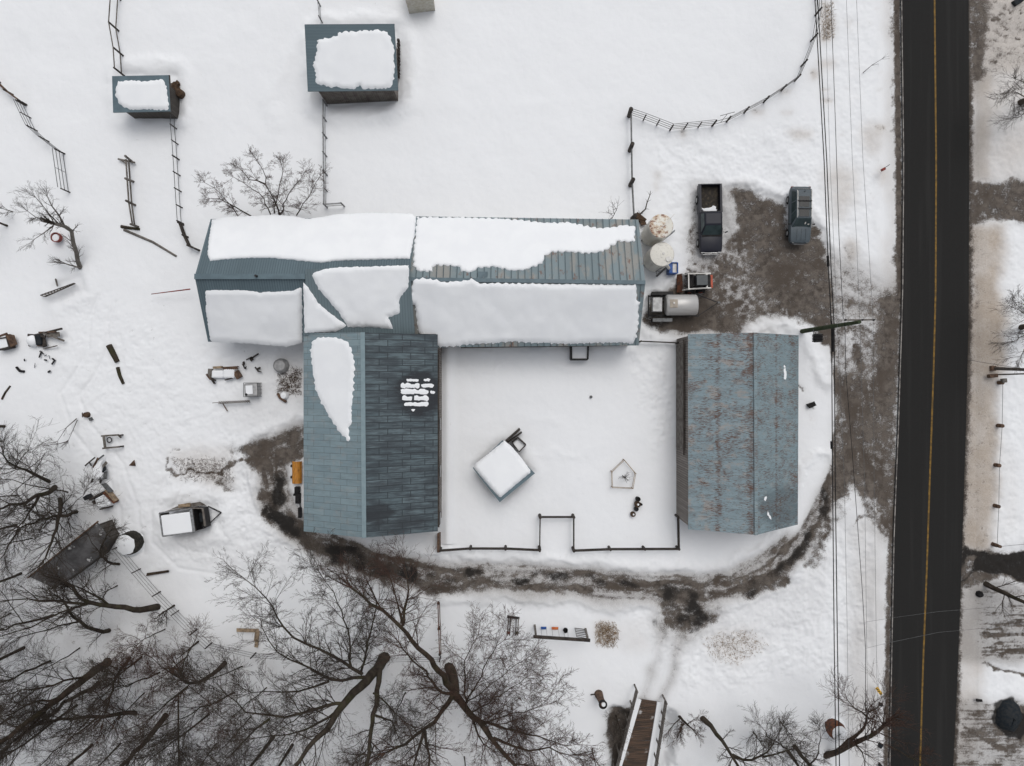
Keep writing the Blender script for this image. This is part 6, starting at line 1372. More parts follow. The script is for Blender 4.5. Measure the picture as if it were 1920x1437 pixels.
# stump with a tub, bales, heaps
p = G(1122, 1301); q = W(1130.5, 1321, 1.9); t = thing('tall_stump', 'tall brown stump topped by a black tub of snow, left of the footbridge', 'stump', p)
mb = MB(); mb.tube([p - Vector((0, 0, .3)), p.lerp(q, .5), q], [.42, .29, .3], 12); mb.build('trunk', M['wood_brown'], t, smooth=True)
mb = MB(); mb.lathe(q, [(.3, -.25), (.36, 0), (.36, .12), (.26, .12), (.24, .02)], 16); mb.build('tub', M['black'], t, smooth=True); mb = MB(); mb.lathe(q + Vector((.05, 0, 0)), [(0, .12), (.16, .1), (.2, .0)], 12); mb.build('snow_cover', M['snow_roof'], t, smooth=True)
mb = MB(); mb.bar(p + Vector((-.3, .1, .3)), p + Vector((-.7, .0, .15)), .08); mb.build('root', M['wood_dark'], t)
def bale(label, px_, py_, r_, h_, mat):
    p = G(px_, py_); t = thing('round_bale', label, 'bale', p, 'snow capped round bales'); mb = MB(); mb.lathe(p, [(r_*.96, -.3), (r_, .1), (r_, h_*.9), (r_*.95, h_), (0, h_)], 26)
    mb.v = [(v_[0]+random.uniform(-.03, .03), v_[1]+random.uniform(-.03, .03), v_[2]) for v_ in mb.v]; mb.build('bale', M[mat], t)
    mb = MB(); d = (p.to_2d()).normalized()*r_*.3; mb.lathe(p + Vector((d.x, d.y, 0)), [(0, h_+.14), (r_*.5, h_+.11), (r_*.86, h_+.02), (r_*1.0, h_*.6), (r_*1.25, h_*.15), (r_*1.5, -.25)], 24)
    mb.v = [(v_[0]+random.uniform(-.05, .05), v_[1]+random.uniform(-.05, .05), v_[2]) for v_ in mb.v]; mb.build('snow_cover', M['snow_roof'], t, smooth=True)
bale('snow capped dark round bale at the edge of the south-western wood', 247, 1017, 1.0, .75, 'pit')
bale('snow capped brown round bale under the heavy cables near the bottom', 1560, 1361, .75, .95, 'rust')
o = MB(); p = G(1891, 1342); o.lathe(p, [(0, .8), (.5, .72), (.9, .45), (1.1, 0), (1.15, -.3)], 9); o.v = [(p.x + (v_[0]-p.x)*1.0 + random.uniform(-.12, .12), p.y + (v_[1]-p.y)*1.35 + random.uniform(-.15, .15), v_[2]) for v_ in o.v]; single('tarp_heap', 'dark blue black tarpaulin heap by the driveway at lower right', 'heap', o, 'tarp', p, smooth=True)
# evergreen-dark boulder near fence etc
o = MB(); p = G(1519, 760); o.box(p + Vector((0, 0, .2)), (.5, .4, .35), rz=.4, jit=.08); single('dark_rock', 'black rock in the smooth snow east of the rusty barn', 'rock', o, 'black', p)
# reflector posts beside the road
t = thing('marker_post', 'red topped marker post in the snow left of the road', 'marker', G(1656, 319)); mb = MB(); mb.box(W(1656, 318, .9), (.32, .22, .3), rz=.5); mb.build('reflector', M['redpaint'], t, bevel=.03); mb = MB(); mb.bar(G(1661, 314, -.1), W(1656, 318, .9), .05); mb.bar(W(1659, 315, .8), W(1668, 309, 1.3), .04); mb.build('post', M['black'], t)
t = thing('marker_sign', 'yellow and black striped marker beside the road near the bottom', 'sign', G(1646, 1296)); base = W(1648, 1296, 1.0)
d1 = Vector((.22, -.3, 0)); mb = MB(); mb.bar(base - d1, base + d1, .26, .04); sg = mb.build('panel', M['sign_yellow'], t)
mb = MB()
for k in (-.28, 0, .28): q = base + d1*(k/.37*.9) + Vector((0, 0, .03)); mb.bar(q - Vector((.1, -.02, 0)), q + Vector((.1, -.1, 0)), .07, .012)
mb.build('stripe', M['black'], sg); mb = MB(); mb.bar(G(1645, 1292, -.2), base, .05); mb.build('post', M['pipe'], t)
for i, (px_, py_) in enumerate(((1649, 1319), (1648, 1395), (1647, 1433))):
    p = G(px_, py_); single('stone', ('dark stone below the striped marker, nearest to it', 'dark stone beside the road between the other two', 'dark stone by the road at the bottom edge')[i], 'stone', MB().box(p + Vector((0, 0, .15)), (.32, .26, .3), rz=i, jit=.05), 'tarp', p, 'dark stones along the road')
o = MB(); p = G(1836, 1114); o.lathe(p, [(0, .4), (.2, .35), (.3, .1), (.3, -.1)], 8); single('dark_rock', 'round black rock below the dark stream east of the road', 'rock', o, 'black', p)
p = G(1907, 4); single('dark_rock', 'black sloping slab in the top right corner', 'rock', MB().box(p + Vector((0, 0, .2)), (.9, .5, .3), rz=.6, jit=.08), 'tarp', p)
o = MB().bar(G(1827, 1311, .3), G(1837, 1311, .35), .2, .2); single('mailbox', 'small dark mailbox east of the road near the bottom', 'mailbox', o, 'black', G(1832, 1311), bevel=.03)
o = MB()
for k in range(7): o.bar(G(276+k*.2, 1079-k*.7, .2), G(318+k*.3, 1072-k*.7, .2+.04*k), .07)
single('branch_pile', 'low pile of brown branches crossing the diagonal mesh fence', 'branches', o, 'bark2', G(298, 1075))
o = MB().bar(G(448, 1178, .5), G(491, 1177, .8), .3, .08).bar(G(488, 1178, .7), G(483, 1200, .3), .4, .08).bar(G(484, 1200, .3), G(482, 1212, .2), .3, .08); single('plank_bench', 'pale tan L shaped planks seen through the left branches of the great tree', 'planks', o, 'wood_tan', G(470, 1180))
t = thing('rope_swing', 'tall brown timber rails on posts left of the big willow', 'swing', G(824, 1150))
mb = MB(); mb.bar(W(821, 1129, 2.0), W(824, 1225, 2.4), .08); mb.build('rail', M['rust'], t); mb = MB(); mb.bar(W(824, 1130, 2.0), W(827, 1225, 2.4), .07); mb.build('rail', M['wood_brown'], t)
for p_ in ((822, 1130), (823, 1178), (825, 1226)): mb = MB(); mb.tube([G(*p_, -.2), W(p_[0]-.5, p_[1]+2, 2.0)], .12, 8); mb.build('post', M['wood_dark'], t)

# ============================================================ BARE TREES
def tubes_np(chains, sides):
    """chains: list of (pts [(x,y,z)..], radii) -> V, F"""
    groups = {}
    for p, r_ in chains: groups.setdefault(len(p), []).append((p, r_))
    Vs, Fs, base = [], [], 0
    ang = np.arange(sides)*2*np.pi/sides
    for L, g in groups.items():
        P = np.array([q[0] for q in g], dtype=np.float64); Rr = np.array([q[1] for q in g], dtype=np.float64)   # (m,L,3)
        T = np.empty_like(P); T[:, 1:-1] = P[:, 2:] - P[:, :-2]; T[:, 0] = P[:, 1]-P[:, 0]; T[:, -1] = P[:, -1]-P[:, -2]
        T /= np.linalg.norm(T, axis=2, keepdims=True) + 1e-12
        md = P[:, -1]-P[:, 0]; ref = np.where(np.abs(md[:, 2:3]) > 0.75*np.linalg.norm(md, axis=1, keepdims=True), np.array([[1., .13, .07]]), np.array([[.11, .07, 1.]]))[:, None, :]
        U = np.cross(T, np.broadcast_to(ref, T.shape)); U /= np.linalg.norm(U, axis=2, keepdims=True) + 1e-12; Vv = np.cross(T, U)
        ring = P[:, :, None, :] + Rr[:, :, None, None]*(U[:, :, None, :]*np.cos(ang)[None, None, :, None] + Vv[:, :, None, :]*np.sin(ang)[None, None, :, None])
        mN = P.shape[0]; Vs.append(ring.reshape(-1, 3))
        i0 = (np.arange(mN)[:, None, None]*L + np.arange(L-1)[None, :, None])*sides + np.arange(sides)[None, None, :]
        i1 = (np.arange(mN)[:, None, None]*L + np.arange(L-1)[None, :, None])*sides + (np.arange(sides)[None, None, :]+1) % sides
        Fs.append(np.stack([i0, i1, i1+sides, i0+sides], -1).reshape(-1, 4) + base); base += mN*L*sides
    return np.concatenate(Vs), np.concatenate(Fs)

def rnd_dir(rng, d, ang):
    # rotate unit d by ang in a random azimuth
    ax, ay, az = rng.gauss(0, 1), rng.gauss(0, 1), rng.gauss(0, 1)
    k = ax*d[0]+ay*d[1]+az*d[2]; ax -= k*d[0]; ay -= k*d[1]; az -= k*d[2]; L = math.sqrt(ax*ax+ay*ay+az*az)+1e-9
    s_, c_ = math.sin(ang)/L, math.cos(ang); return (d[0]*c_+ax*s_, d[1]*c_+ay*s_, d[2]*c_+az*s_)
NB = (0, 7, 6, 6, 5, 4)
def grow(out, rng, p, d, L, r_, lvl, mx, P):
    n_ = 6 if lvl <= 1 else (5 if lvl == 2 else 4 if lvl == 3 else 3)
    st = L/n_; pts = [p]; rs = [r_]; x, y, z = p; dx, dy, dz = d; J = P['jit']*(1.0 if lvl > 1 else .6); up = P['up']
    for i in range(n_):
        dx += rng.gauss(0, J); dy += rng.gauss(0, J); dz += rng.gauss(0, J*.8) + up*.12
        q = 1/math.sqrt(dx*dx+dy*dy+dz*dz); dx *= q; dy *= q; dz *= q
        x += dx*st; y += dy*st; z += dz*st
        if z < .3: z = .3
        pts.append((x, y, z)); rs.append(max(r_*(1-.62*(i+1)/n_), P['rmin']*.75))
    out.append((lvl, pts, rs))
    if lvl >= mx: return
    k = P['nb'][min(lvl, len(P['nb'])-1)]
    for j in range(k):
        t = P['t0'] + (1-P['t0'])*(j+rng.random()*.9)/k; f = t*n_; i = min(int(f), n_-1); u = f-i
        a, b_ = pts[i], pts[i+1]; q = (a[0]+(b_[0]-a[0])*u, a[1]+(b_[1]-a[1])*u, a[2]+(b_[2]-a[2])*u)
        dd = (b_[0]-a[0], b_[1]-a[1], b_[2]-a[2]); m_ = math.sqrt(dd[0]**2+dd[1]**2+dd[2]**2)+1e-9; dd = (dd[0]/m_, dd[1]/m_, dd[2]/m_)
        nd = rnd_dir(rng, dd, rng.uniform(*P['ang']))
        grow(out, rng, q, nd, L*P['ratio']*rng.uniform(.65, 1.15)*(1.1-.45*t), max(rs[i]*.5, P['rmin']), lvl+1, mx, P)
DEF = dict(jit=.11, up=.2, nb=(8, 8, 7, 5, 4), ang=(.32, .8), ratio=.64, rmin=.0085, t0=.12)
NTREE = [0]
def build_tree(name, label, loc, chains, split_r, bark_, twig_, group, mx_lvl_thick=2):
    t = thing(name, label, 'shrub' if 'shrub' in name else 'tree', loc, group)
    thick = [(p, r_) for l, p, r_ in chains if l < mx_lvl_thick]; thin = [(p, r_) for l, p, r_ in chains if l >= mx_lvl_thick]
    if thick: V_, F_ = tubes_np(thick, 8); np_mesh('trunk', V_, F_, M[bark_], t, smooth=True)
    if thin: V_, F_ = tubes_np(thin, 3); np_mesh('crown', V_, F_, M[twig_], t)
    return t
def auto_tree(label, px_, py_, h_, r_, seed, lean=(0, 0), bark_='bark', twig_='twig', group='bare trees in the south-western wood', name='bare_tree', mx=4, fork=.35, **kw):
    P = dict(DEF); P.update(kw); rng = random.Random(seed); b_ = G(px_, py_, -.2); out = []
    top = Vector((lean[0], lean[1], h_)); n_ = 9; pts = []; rs = []
    wob = [Vector((rng.gauss(0, .12), rng.gauss(0, .12), 0))*h_*.12 for _ in range(n_+1)]
    for i in range(n_+1): t = i/n_; pts.append(tuple(b_ + top*t + wob[i]*t)); rs.append(r_*(1-.78*t) + (.12*r_ if i == 0 else 0))
    out.append((0, pts, rs))
    k = P['nb'][0] + 2
    for j in range(k):
        t = fork + (1-fork)*(j+rng.random()*.8)/k; f = t*n_; i = min(int(f), n_-1); a = Vector(pts[i]).lerp(Vector(pts[i+1]), f-i)
        d = (Vector(pts[i+1])-Vector(pts[i])).normalized(); nd = rnd_dir(rng, tuple(d), rng.uniform(.4, .95)); grow(out, rng, tuple(a), nd, h_*.45*(1.15-.6*t), max(rs[i]*.5, .02), 1, mx, P)
    return build_tree(name, label, b_, out, 0, bark_, twig_, group)
def traced_tree(label, limbs, seed, bark_='bark', twig_='twig', group='bare trees in the south-western wood', name='bare_tree', mx=4, spread=2.6, **kw):
    """limbs: list of (r0, r1, [(px,py,z)...]) traced; twigs grow from them"""
    P = dict(DEF); P.update(kw); rng = random.Random(seed); out = []
    for r0, r1, pt in limbs:
        Q = [W(*p) for p in pt]; pts = []; 
        for a, b_ in zip(Q[:-1], Q[1:]):
            m_ = max(1, int((b_-a).length/.7))
            for k in range(m_): pts.append(a.lerp(b_, k/m_))
        pts.append(Q[-1])
        for _ in range(2): pts = [pts[0]] + [(pts[i-1] + pts[i]*2 + pts[i+1])/4 for i in range(1, len(pts)-1)] + [pts[-1]]
        pts = [p if i == 0 else p + Vector((rng.gauss(0, .06), rng.gauss(0, .06), rng.gauss(0, .05))) for i, p in enumerate(pts)]
        n_ = len(pts)-1; rs = [r0+(r1-r0)*(i/n_)**.8 for i in range(n_+1)]
        out.append((0 if r0 > .1 else 1, [tuple(p) for p in pts], rs))
        for i in range(1, n_+1):
            if r0 > .25 and i < n_*.45: continue
            for _ in range(3 if rs[i] < .14 else 2):
                if rng.random() < .8:
                    d = (pts[i]-pts[i-1]).normalized(); nd = rnd_dir(rng, tuple(d), rng.uniform(.5, 1.15)); grow(out, rng, tuple(pts[i]), nd, spread*rng.uniform(.5, 1.15), max(min(rs[i]*.5, .05), .014), 2, mx, P)
        d = (pts[-1]-pts[-2]).normalized()
        for _ in range(3): grow(out, rng, tuple(pts[-1]), rnd_dir(rng, tuple(d), rng.uniform(.05, .5)), spread*.9, max(r1*.8, .014), 2, mx, P)
    return build_tree(name, label, W(*limbs[0][2][0]), out, 0, bark_, twig_, group)

# the great forked tree, south of the panel barn
traced_tree('largest forked bare tree, trunk on the mesh fence, limbs spreading left and up', [
    (.52, .1, [(722, 1232, -.2), (706, 1255, 2), (686, 1277, 4), (654, 1310, 6.2), (640, 1325, 7.2), (615, 1362, 9.2), (599, 1380, 10.2), (576, 1403, 11.5), (556, 1434, 12.8), (540, 1470, 13.5)]),
    (.26, .1, [(712, 1252, 2.2), (709, 1296, 4.5), (701, 1341, 7), (695, 1385, 9), (688, 1432, 11), (680, 1480, 12.5)]),
    (.15, .03, [(679, 1264, 4.5), (654, 1253, 5), (647, 1242, 5.3), (626, 1228, 5.8), (599, 1216, 6.2), (572, 1207, 6.6), (550, 1199, 6.9), (531, 1179, 7.3), (518, 1152, 7.7), (506, 1122, 8), (482, 1100, 8.3), (461, 1088, 8.5)]),
    (.11, .02, [(658, 1250, 5), (657, 1216, 6), (658, 1184, 6.8), (643, 1161, 7.3), (637, 1131, 7.8), (625, 1112, 8.2), (613, 1094, 8.5), (594, 1070, 9)]),
    (.11, .02, [(676, 1264, 4.8), (688, 1216, 6), (692, 1194, 6.8), (704, 1152, 7.8), (707, 1106, 8.8), (690, 1095, 9), (673, 1088, 9.3)]),
    (.15, .03, [(686, 1270, 4.5), (665, 1273, 5), (617, 1278, 6), (606, 1273, 6.3), (586, 1251, 6.8), (561, 1246, 7.2), (540, 1244, 7.5), (515, 1228, 8), (506, 1201, 8.4), (491, 1179, 8.8)]),
    (.1, .03, [(617, 1278, 6), (590, 1290, 6.6), (560, 1297, 7.2), (530, 1300, 7.8), (500, 1290, 8.3), (470, 1300, 8.8)]),
    (.16, .03, [(645, 1320, 7), (633, 1319, 7.2), (594, 1327, 8), (567, 1337, 8.6), (540, 1346, 9.2), (506, 1348, 9.8), (470, 1344, 10.3), (446, 1322, 10.8), (420, 1300, 11.2)]),
    (.12, .03, [(636, 1330, 7.4), (594, 1361, 8.8), (558, 1371, 9.6), (540, 1379, 10), (515, 1385, 10.5), (480, 1382, 11)]),
    (.1, .02, [(506, 1348, 9.8), (480, 1365, 10.5), (450, 1390, 11.2), (430, 1420, 11.8)]),
    (.1, .02, [(701, 1341, 7), (735, 1348, 8), (748, 1372, 9), (750, 1392, 9.6)]),
    (.08, .02, [(700, 1300, 5), (730, 1318, 6.2), (752, 1357, 7.5), (775, 1367, 8.2)])], 3, mx=5, spread=2.7, nb=(8, 8, 6, 4, 3), ratio=.6)
traced_tree('big leaning willow with a thick brown trunk, right of the forked tree', [
    (.48, .08, [(842, 1250, -.2), (852, 1280, 1.6), (852, 1305, 3.2), (868, 1324, 4.4), (887, 1343, 5.6), (906, 1364, 7), (924, 1382, 8), (939, 1411, 9.2), (962, 1434, 10.2), (990, 1460, 11)]),
    (.3, .08, [(846, 1290, 2.8), (823, 1260, 4), (808, 1237, 5), (785, 1212, 6), (760, 1193, 7), (756, 1173, 7.5), (734, 1155, 8), (713, 1140, 8.4), (680, 1125, 9), (664, 1103, 9.4)]),
    (.13, .03, [(756, 1173, 7.5), (756, 1155, 7.8), (738, 1122, 8.3), (734, 1092, 8.7)]), (.12, .03, [(757, 1168, 7.6), (763, 1146, 8), (768, 1106, 8.6), (762, 1070, 9)]),
    (.22, .07, [(849, 1304, 3.2), (841, 1316, 4), (831, 1337, 5), (816, 1355, 5.8), (795, 1368, 6.6), (775, 1386, 7.4), (760, 1395, 8), (725, 1410, 9)]),
    (.14, .05, [(796, 1370, 6.6), (788, 1395, 7.8), (776, 1432, 9), (765, 1470, 10)]), (.13, .05, [(797, 1372, 6.6), (800, 1402, 7.8), (806, 1436, 9), (808, 1470, 10)]),
    (.15, .04, [(848, 1300, 3), (837, 1306, 3.5), (810, 1283, 4.6), (800, 1260, 5.4), (779, 1239, 6.2), (764, 1231, 6.8), (745, 1205, 7.4)]),
    (.09, .02, [(868, 1322, 4.4), (876, 1318, 4.8), (878, 1306, 5.3), (905, 1268, 6.4), (910, 1241, 7.2), (924, 1222, 7.8), (945, 1197, 8.4)]),
    (.08, .02, [(876, 1318, 4.8), (871, 1300, 5.3), (870, 1268, 6), (866, 1252, 6.5), (876, 1223, 7.2), (895, 1193, 8)]),
    (.12, .03, [(890, 1348, 5.8), (928, 1360, 7), (964, 1372, 8), (991, 1378, 8.6), (1030, 1382, 9.3), (1060, 1400, 9.8)]), (.1, .03, [(887, 1350, 5.6), (890, 1380, 6.6), (900, 1400, 7.4), (925, 1410, 8)]),
    (.12, .03, [(926, 1384, 8), (950, 1398, 8.8), (990, 1411, 9.6), (1030, 1402, 10.2), (1065, 1415, 10.8)]),
    (.07, .02, [(880, 1338, 5), (925, 1310, 6.4), (960, 1290, 7.4), (985, 1270, 8)]), (.07, .02, [(900, 1360, 6.4), (950, 1340, 7.6), (1000, 1335, 8.4), (1030, 1310, 9)]),
    (.06, .02, [(868, 1320, 4.4), (900, 1300, 5.8), (940, 1270, 7), (970, 1245, 7.8)])], 8, bark_='bark2', twig_='twig_red', mx=5, spread=2.7, up=.15, nb=(8, 8, 6, 4, 3), ratio=.6)
traced_tree('bare tree lying low from the mesh fence leftwards over the ruined shed', [
    (.3, .1, [(296, 1138, -.1), (285, 1146, 1.2), (264, 1145, 2), (203, 1135, 4.4), (163, 1133, 6), (136, 1106, 7.4), (120, 1090, 8.2)]), (.12, .04, [(203, 1135, 4.4), (180, 1119, 5.4), (158, 1103, 6.4), (136, 1096, 7.2)]),
    (.12, .03, [(163, 1133, 6), (130, 1133, 7), (102, 1126, 7.8), (50, 1122, 9), (0, 1127, 10)]), (.1, .03, [(163, 1133, 6), (110, 1150, 7.5), (60, 1175, 9), (0, 1195, 10.5)])], 21, spread=2.2)
traced_tree('curved slim tree below the low leaning tree in the south-western wood', [
    (.2, .06, [(206, 1182, -.1), (200, 1186, 1), (180, 1184, 2), (162, 1178, 3), (149, 1166, 4), (138, 1155, 5), (125, 1138, 6), (110, 1120, 7)]), (.08, .03, [(149, 1166, 4), (120, 1170, 5.4), (90, 1180, 6.6), (40, 1195, 8)])], 22, spread=2)
traced_tree('straight thick trunk slanting to the lower left corner, thickest there', [(.4, .14, [(204, 1238, -.2), (180, 1256, 2), (136, 1290, 5), (90, 1325, 8), (40, 1362, 11), (-10, 1400, 13)]),
    (.1, .03, [(160, 1270, 3.6), (120, 1280, 5.5), (60, 1292, 8), (0, 1305, 10.5)]), (.1, .03, [(110, 1308, 7), (60, 1320, 9), (0, 1350, 12)]), (.1, .03, [(120, 1303, 6.3), (70, 1350, 9), (20, 1400, 12)])], 23, bark_='bark2')
traced_tree('crooked dark tree just below the thickest trunk in the lower left corner', [(.22, .07, [(187, 1279, -.1), (170, 1294, 1.6), (148, 1300, 2.8), (120, 1318, 4.6), (95, 1342, 6.6), (60, 1365, 8.5), (20, 1390, 10.5)])], 24)
traced_tree('nearly level dark tree reaching left from the shadowed stem, lower left', [(.2, .06, [(256, 1337, -.1), (230, 1340, 1.6), (190, 1343, 3.4), (150, 1347, 5.2), (119, 1350, 6.6), (90, 1352, 7.8), (50, 1365, 9.3), (0, 1390, 11)]), (.08, .03, [(190, 1343, 3.4), (150, 1372, 5.5), (100, 1410, 8), (70, 1440, 9.5)])], 25)
traced_tree('smooth pale trunk slanting out of the bottom edge, left of the thin stem', [(.26, .12, [(312, 1340, -.2), (295, 1362, 1.8), (278, 1385, 3.6), (253, 1412, 5.6), (230, 1435, 7.4), (200, 1470, 9.5)])], 26, bark_='bark2')
traced_tree('forked pair of brown stems meeting above the smooth pale trunk', [(.14, .05, [(246, 1231, -.1), (235, 1245, 1), (217, 1272, 2.8), (208, 1295, 4.2), (204, 1320, 5.4), (195, 1345, 6.8)]), (.11, .05, [(268, 1230, -.1), (250, 1246, 1.2), (222, 1267, 2.8)])], 27, bark_='bark2', twig_='twig_red')
traced_tree('orange brown twiggy tree on a green trunk left of the great forked tree', [(.22, .08, [(423, 1242, -.1), (412, 1256, 1), (396, 1270, 2), (372, 1280, 3.4), (352, 1290, 4.4), (343, 1275, 5.2), (335, 1262, 6)]), (.1, .03, [(352, 1288, 4.4), (325, 1305, 5.6), (300, 1330, 7), (278, 1352, 8)]), (.08, .02, [(343, 1275, 5.2), (320, 1262, 6), (300, 1255, 6.6), (285, 1235, 7.2)]), (.07, .02, [(338, 1268, 5.6), (345, 1240, 6.4), (360, 1210, 7.2), (372, 1195, 7.8)])], 28, twig_='twig_red', spread=2)
traced_tree('slim bare tree arching over the left side above the ruined shed', [(.17, .05, [(92, 903, -.1), (80, 897, 1), (67, 888, 2.2), (50, 880, 3.4), (28, 878, 4.8), (12, 868, 6), (4, 855, 7)]), (.07, .02, [(28, 878, 4.8), (38, 862, 5.6), (50, 850, 6.3)])], 29)
traced_tree('mossy tree leaning to the left edge below the slim arching tree', [(.24, .07, [(103, 914, -.1), (101, 921, .8), (93, 925, 1.6), (70, 932, 3), (42, 944, 5), (20, 948, 6.6), (-10, 955, 8.4)]), (.12, .04, [(72, 932, 3), (62, 955, 4.4), (48, 975, 5.8), (35, 988, 6.8)])], 30)
traced_tree('dark upright tree with a crooked stem running down to the ruined shed', [(.2, .06, [(113, 936, -.1), (112, 948, 1), (113, 962, 2), (110, 980, 3), (103, 995, 4.2), (95, 1015, 5.6), (86, 1042, 7.2)]), (.06, .02, [(113, 962, 2), (135, 948, 3.2), (155, 930, 4.2)])], 31)
traced_tree('bare tree with its stem pointing right to a cluster of twigs, left side', [(.17, .06, [(144, 960, -.1), (125, 965, 1.4), (100, 972, 3), (75, 975, 4.4), (52, 983, 5.8), (38, 990, 6.8)]), (.08, .03, [(38, 990, 6.8), (22, 1010, 7.6), (8, 1040, 8.6)])], 32, spread=2.4)
traced_tree('thin branching tree beside the dark bale at the wood edge', [(.12, .04, [(224, 1058, -.1), (212, 1057, .8), (200, 1056, 1.6), (191, 1046, 2.6), (189, 1030, 3.6), (196, 1012, 4.6), (208, 992, 5.6)]), (.05, .02, [(191, 1046, 2.6), (178, 1030, 3.6), (168, 1005, 4.8)])], 33, spread=1.6)
auto_tree('small straight bare tree between the board pile and the wood', 126, 925, 8.5, .07, 41, lean=(-.2, 2.6), mx=4, nb=(5, 5, 5, 4))
auto_tree('tiny star shaped sapling right of the ruined shed', 219, 1099, 2.4, .07, 42, mx=3, nb=(5, 4, 3, 3))
auto_tree('twiggy bush growing against the diagonal mesh fence, upper one', 326, 1136, 3.6, .1, 43, mx=3, nb=(7, 6, 5, 4), name='bare_shrub', group='bare shrubs')
auto_tree('tan twiggy bush near the corner of the mesh fence, lower one', 372, 1203, 4.0, .1, 44, mx=3, nb=(8, 7, 5, 4), name='bare_shrub', group='bare shrubs', twig_='twig_red')
auto_tree('bare tree on the bottom edge left of centre', 513, 1382, 12, .16, 45, lean=(-1.5, -1.2)); auto_tree('slim bare trunk on the bottom edge below the forked tree', 549, 1396, 12, .13, 46, lean=(-1, -1.5))
auto_tree('bare tree rising near the left edge above the arching tree', 8, 800, 9, .12, 47, lean=(-.5, .5)); auto_tree('wide bare crown at the left edge, middle height', 30, 985, 9, .1, 48, lean=(0, .3), twig_='twig_red')
auto_tree('bare tree among dense twigs at the left edge near the bottom', 45, 1215, 12, .15, 49, lean=(-1, 0)); auto_tree('thin dark tree left of the smooth pale trunk', 174, 1396, 11, .13, 50, lean=(-2, -2)); auto_tree('thin tree with green bark on the bottom edge, far left', 145, 1322, 11, .12, 51, lean=(-3, -2))
auto_tree('slender tree between the pale trunk and the great forked tree', 392, 1340, 11, .1, 52, lean=(-.5, 1.2)); auto_tree('slender dark tree close to the thin vertical stem', 440, 1300, 10, .09, 53, lean=(-1.2, 2)); auto_tree('dark sapling with fine twigs near the low leaning tree', 100, 1155, 10, .11, 54, lean=(-.6, 1.4))
auto_tree('dark twiggy tree left of the curved slim tree', 95, 1240, 10, .11, 55, lean=(0, 1.2)); auto_tree('fine twigged tree above the orange brown tree', 300, 1262, 9, .08, 56, lean=(0, 2)); auto_tree('fine twigged tree beneath the level dark tree', 225, 1395, 10, .09, 57, lean=(1.5, 1)); auto_tree('bare sapling on the bottom edge beneath the willow', 640, 1440, 12, .1, 58, lean=(1, 2.2)); auto_tree('bare sapling at the bottom edge right of the willow', 1010, 1440, 9, .09, 59, lean=(.5, 1.6), twig_='twig_red')
auto_tree('dark bare tree in the corner of the photo, bottom left', 20, 1345, 11, .12, 60, lean=(2, 1)); auto_tree('bare tree half hidden behind the ruined shed', 40, 1075, 10, .12, 61, lean=(-.5, -.5))
o = MB().tube([W(334, 1300, 0), W(334.5, 1370, 1.8), W(335, 1445, 3.5)], .07, 8); single('thin_stem', 'thin straight dark stem running down to the bottom edge', 'post', o, 'bark2', W(334, 1300), smooth=True)
G2 = 'bare trees and shrubs near the road'
traced_tree('bare tree trunk slanting down right of the footbridge to the bottom edge', [(.26, .1, [(1316, 1346, -.2), (1326, 1352, .8), (1342, 1378, 2.2), (1364, 1402, 3.8), (1377, 1419, 5), (1384, 1440, 6)]), (.13, .03, [(1374, 1416, 4.8), (1392, 1428, 5.6), (1410, 1432, 6.2), (1430, 1420, 6.8), (1452, 1402, 7.4), (1460, 1380, 7.8)]), (.08, .03, [(1430, 1420, 6.8), (1460, 1420, 7.6), (1480, 1405, 8)])], 71, group=G2, spread=2.2)
traced_tree('brown tree leaning right over the road edge near the bottom', [(.3, .13, [(1547, 1417, -.1), (1577, 1407, 1.6), (1605, 1395, 3), (1633, 1381, 4.4), (1656, 1362, 5.6)]), (.2, .06, [(1574, 1406, 1.6), (1586, 1392, 2.6), (1603, 1382, 3.4), (1616, 1368, 4.2), (1628, 1360, 4.8), (1629, 1347, 5.4), (1627, 1334, 6)]), (.08, .03, [(1629, 1347, 5.4), (1614, 1337, 6), (1601, 1325, 6.6), (1590, 1316, 7)]), (.07, .02, [(1627, 1336, 6), (1640, 1328, 6.4), (1652, 1319, 6.8)]), (.08, .03, [(1604, 1396, 3), (1612, 1410, 3.6), (1622, 1424, 4.2)])], 72, bark_='bark2', twig_='twig_red', group=G2, spread=2.4)
traced_tree('straight stem under the heavy cables at the bottom edge, right one', [(.2, .1, [(1488, 1398, -.1), (1503, 1416, 1.4), (1518, 1434, 2.8), (1535, 1460, 4.5)]), (.07, .02, [(1518, 1434, 2.8), (1533, 1425, 3.5), (1534, 1400, 4.4), (1538, 1370, 5.4)])], 73, group=G2, spread=1.6)
traced_tree('straight stem at the bottom edge, left one of the two', [(.18, .1, [(1476, 1407, -.1), (1487, 1421, 1.2), (1498, 1438, 2.4)]), (.07, .02, [(1476, 1404, .4), (1462, 1398, 1.6), (1440, 1380, 2.6), (1425, 1360, 3.4)])], 74, group=G2, spread=1.6)
auto_tree('spreading bare shrub just right of the footbridge rail', 1274, 1345, 4.6, .12, 75, lean=(.3, .8), mx=4, name='bare_shrub', group='bare shrubs', fork=.12, twig_='twig_red', nb=(7, 6, 5, 4))
auto_tree('tangled brown shrub in the ravine left of the footbridge', 1158, 1352, 3.8, .07, 76, mx=3, name='bare_shrub', group='bare shrubs', fork=.1, nb=(8, 7, 5, 4)); auto_tree('fine grey shrub beside the slanting trunk near the bottom', 1412, 1372, 4.2, .06, 77, mx=3, name='bare_shrub', group='bare shrubs', fork=.1, nb=(8, 7, 6, 4)); auto_tree('fine grey shrub left of the two straight stems', 1462, 1352, 4.6, .06, 78, mx=3, name='bare_shrub', group='bare shrubs', fork=.1, nb=(8, 7, 6, 4))
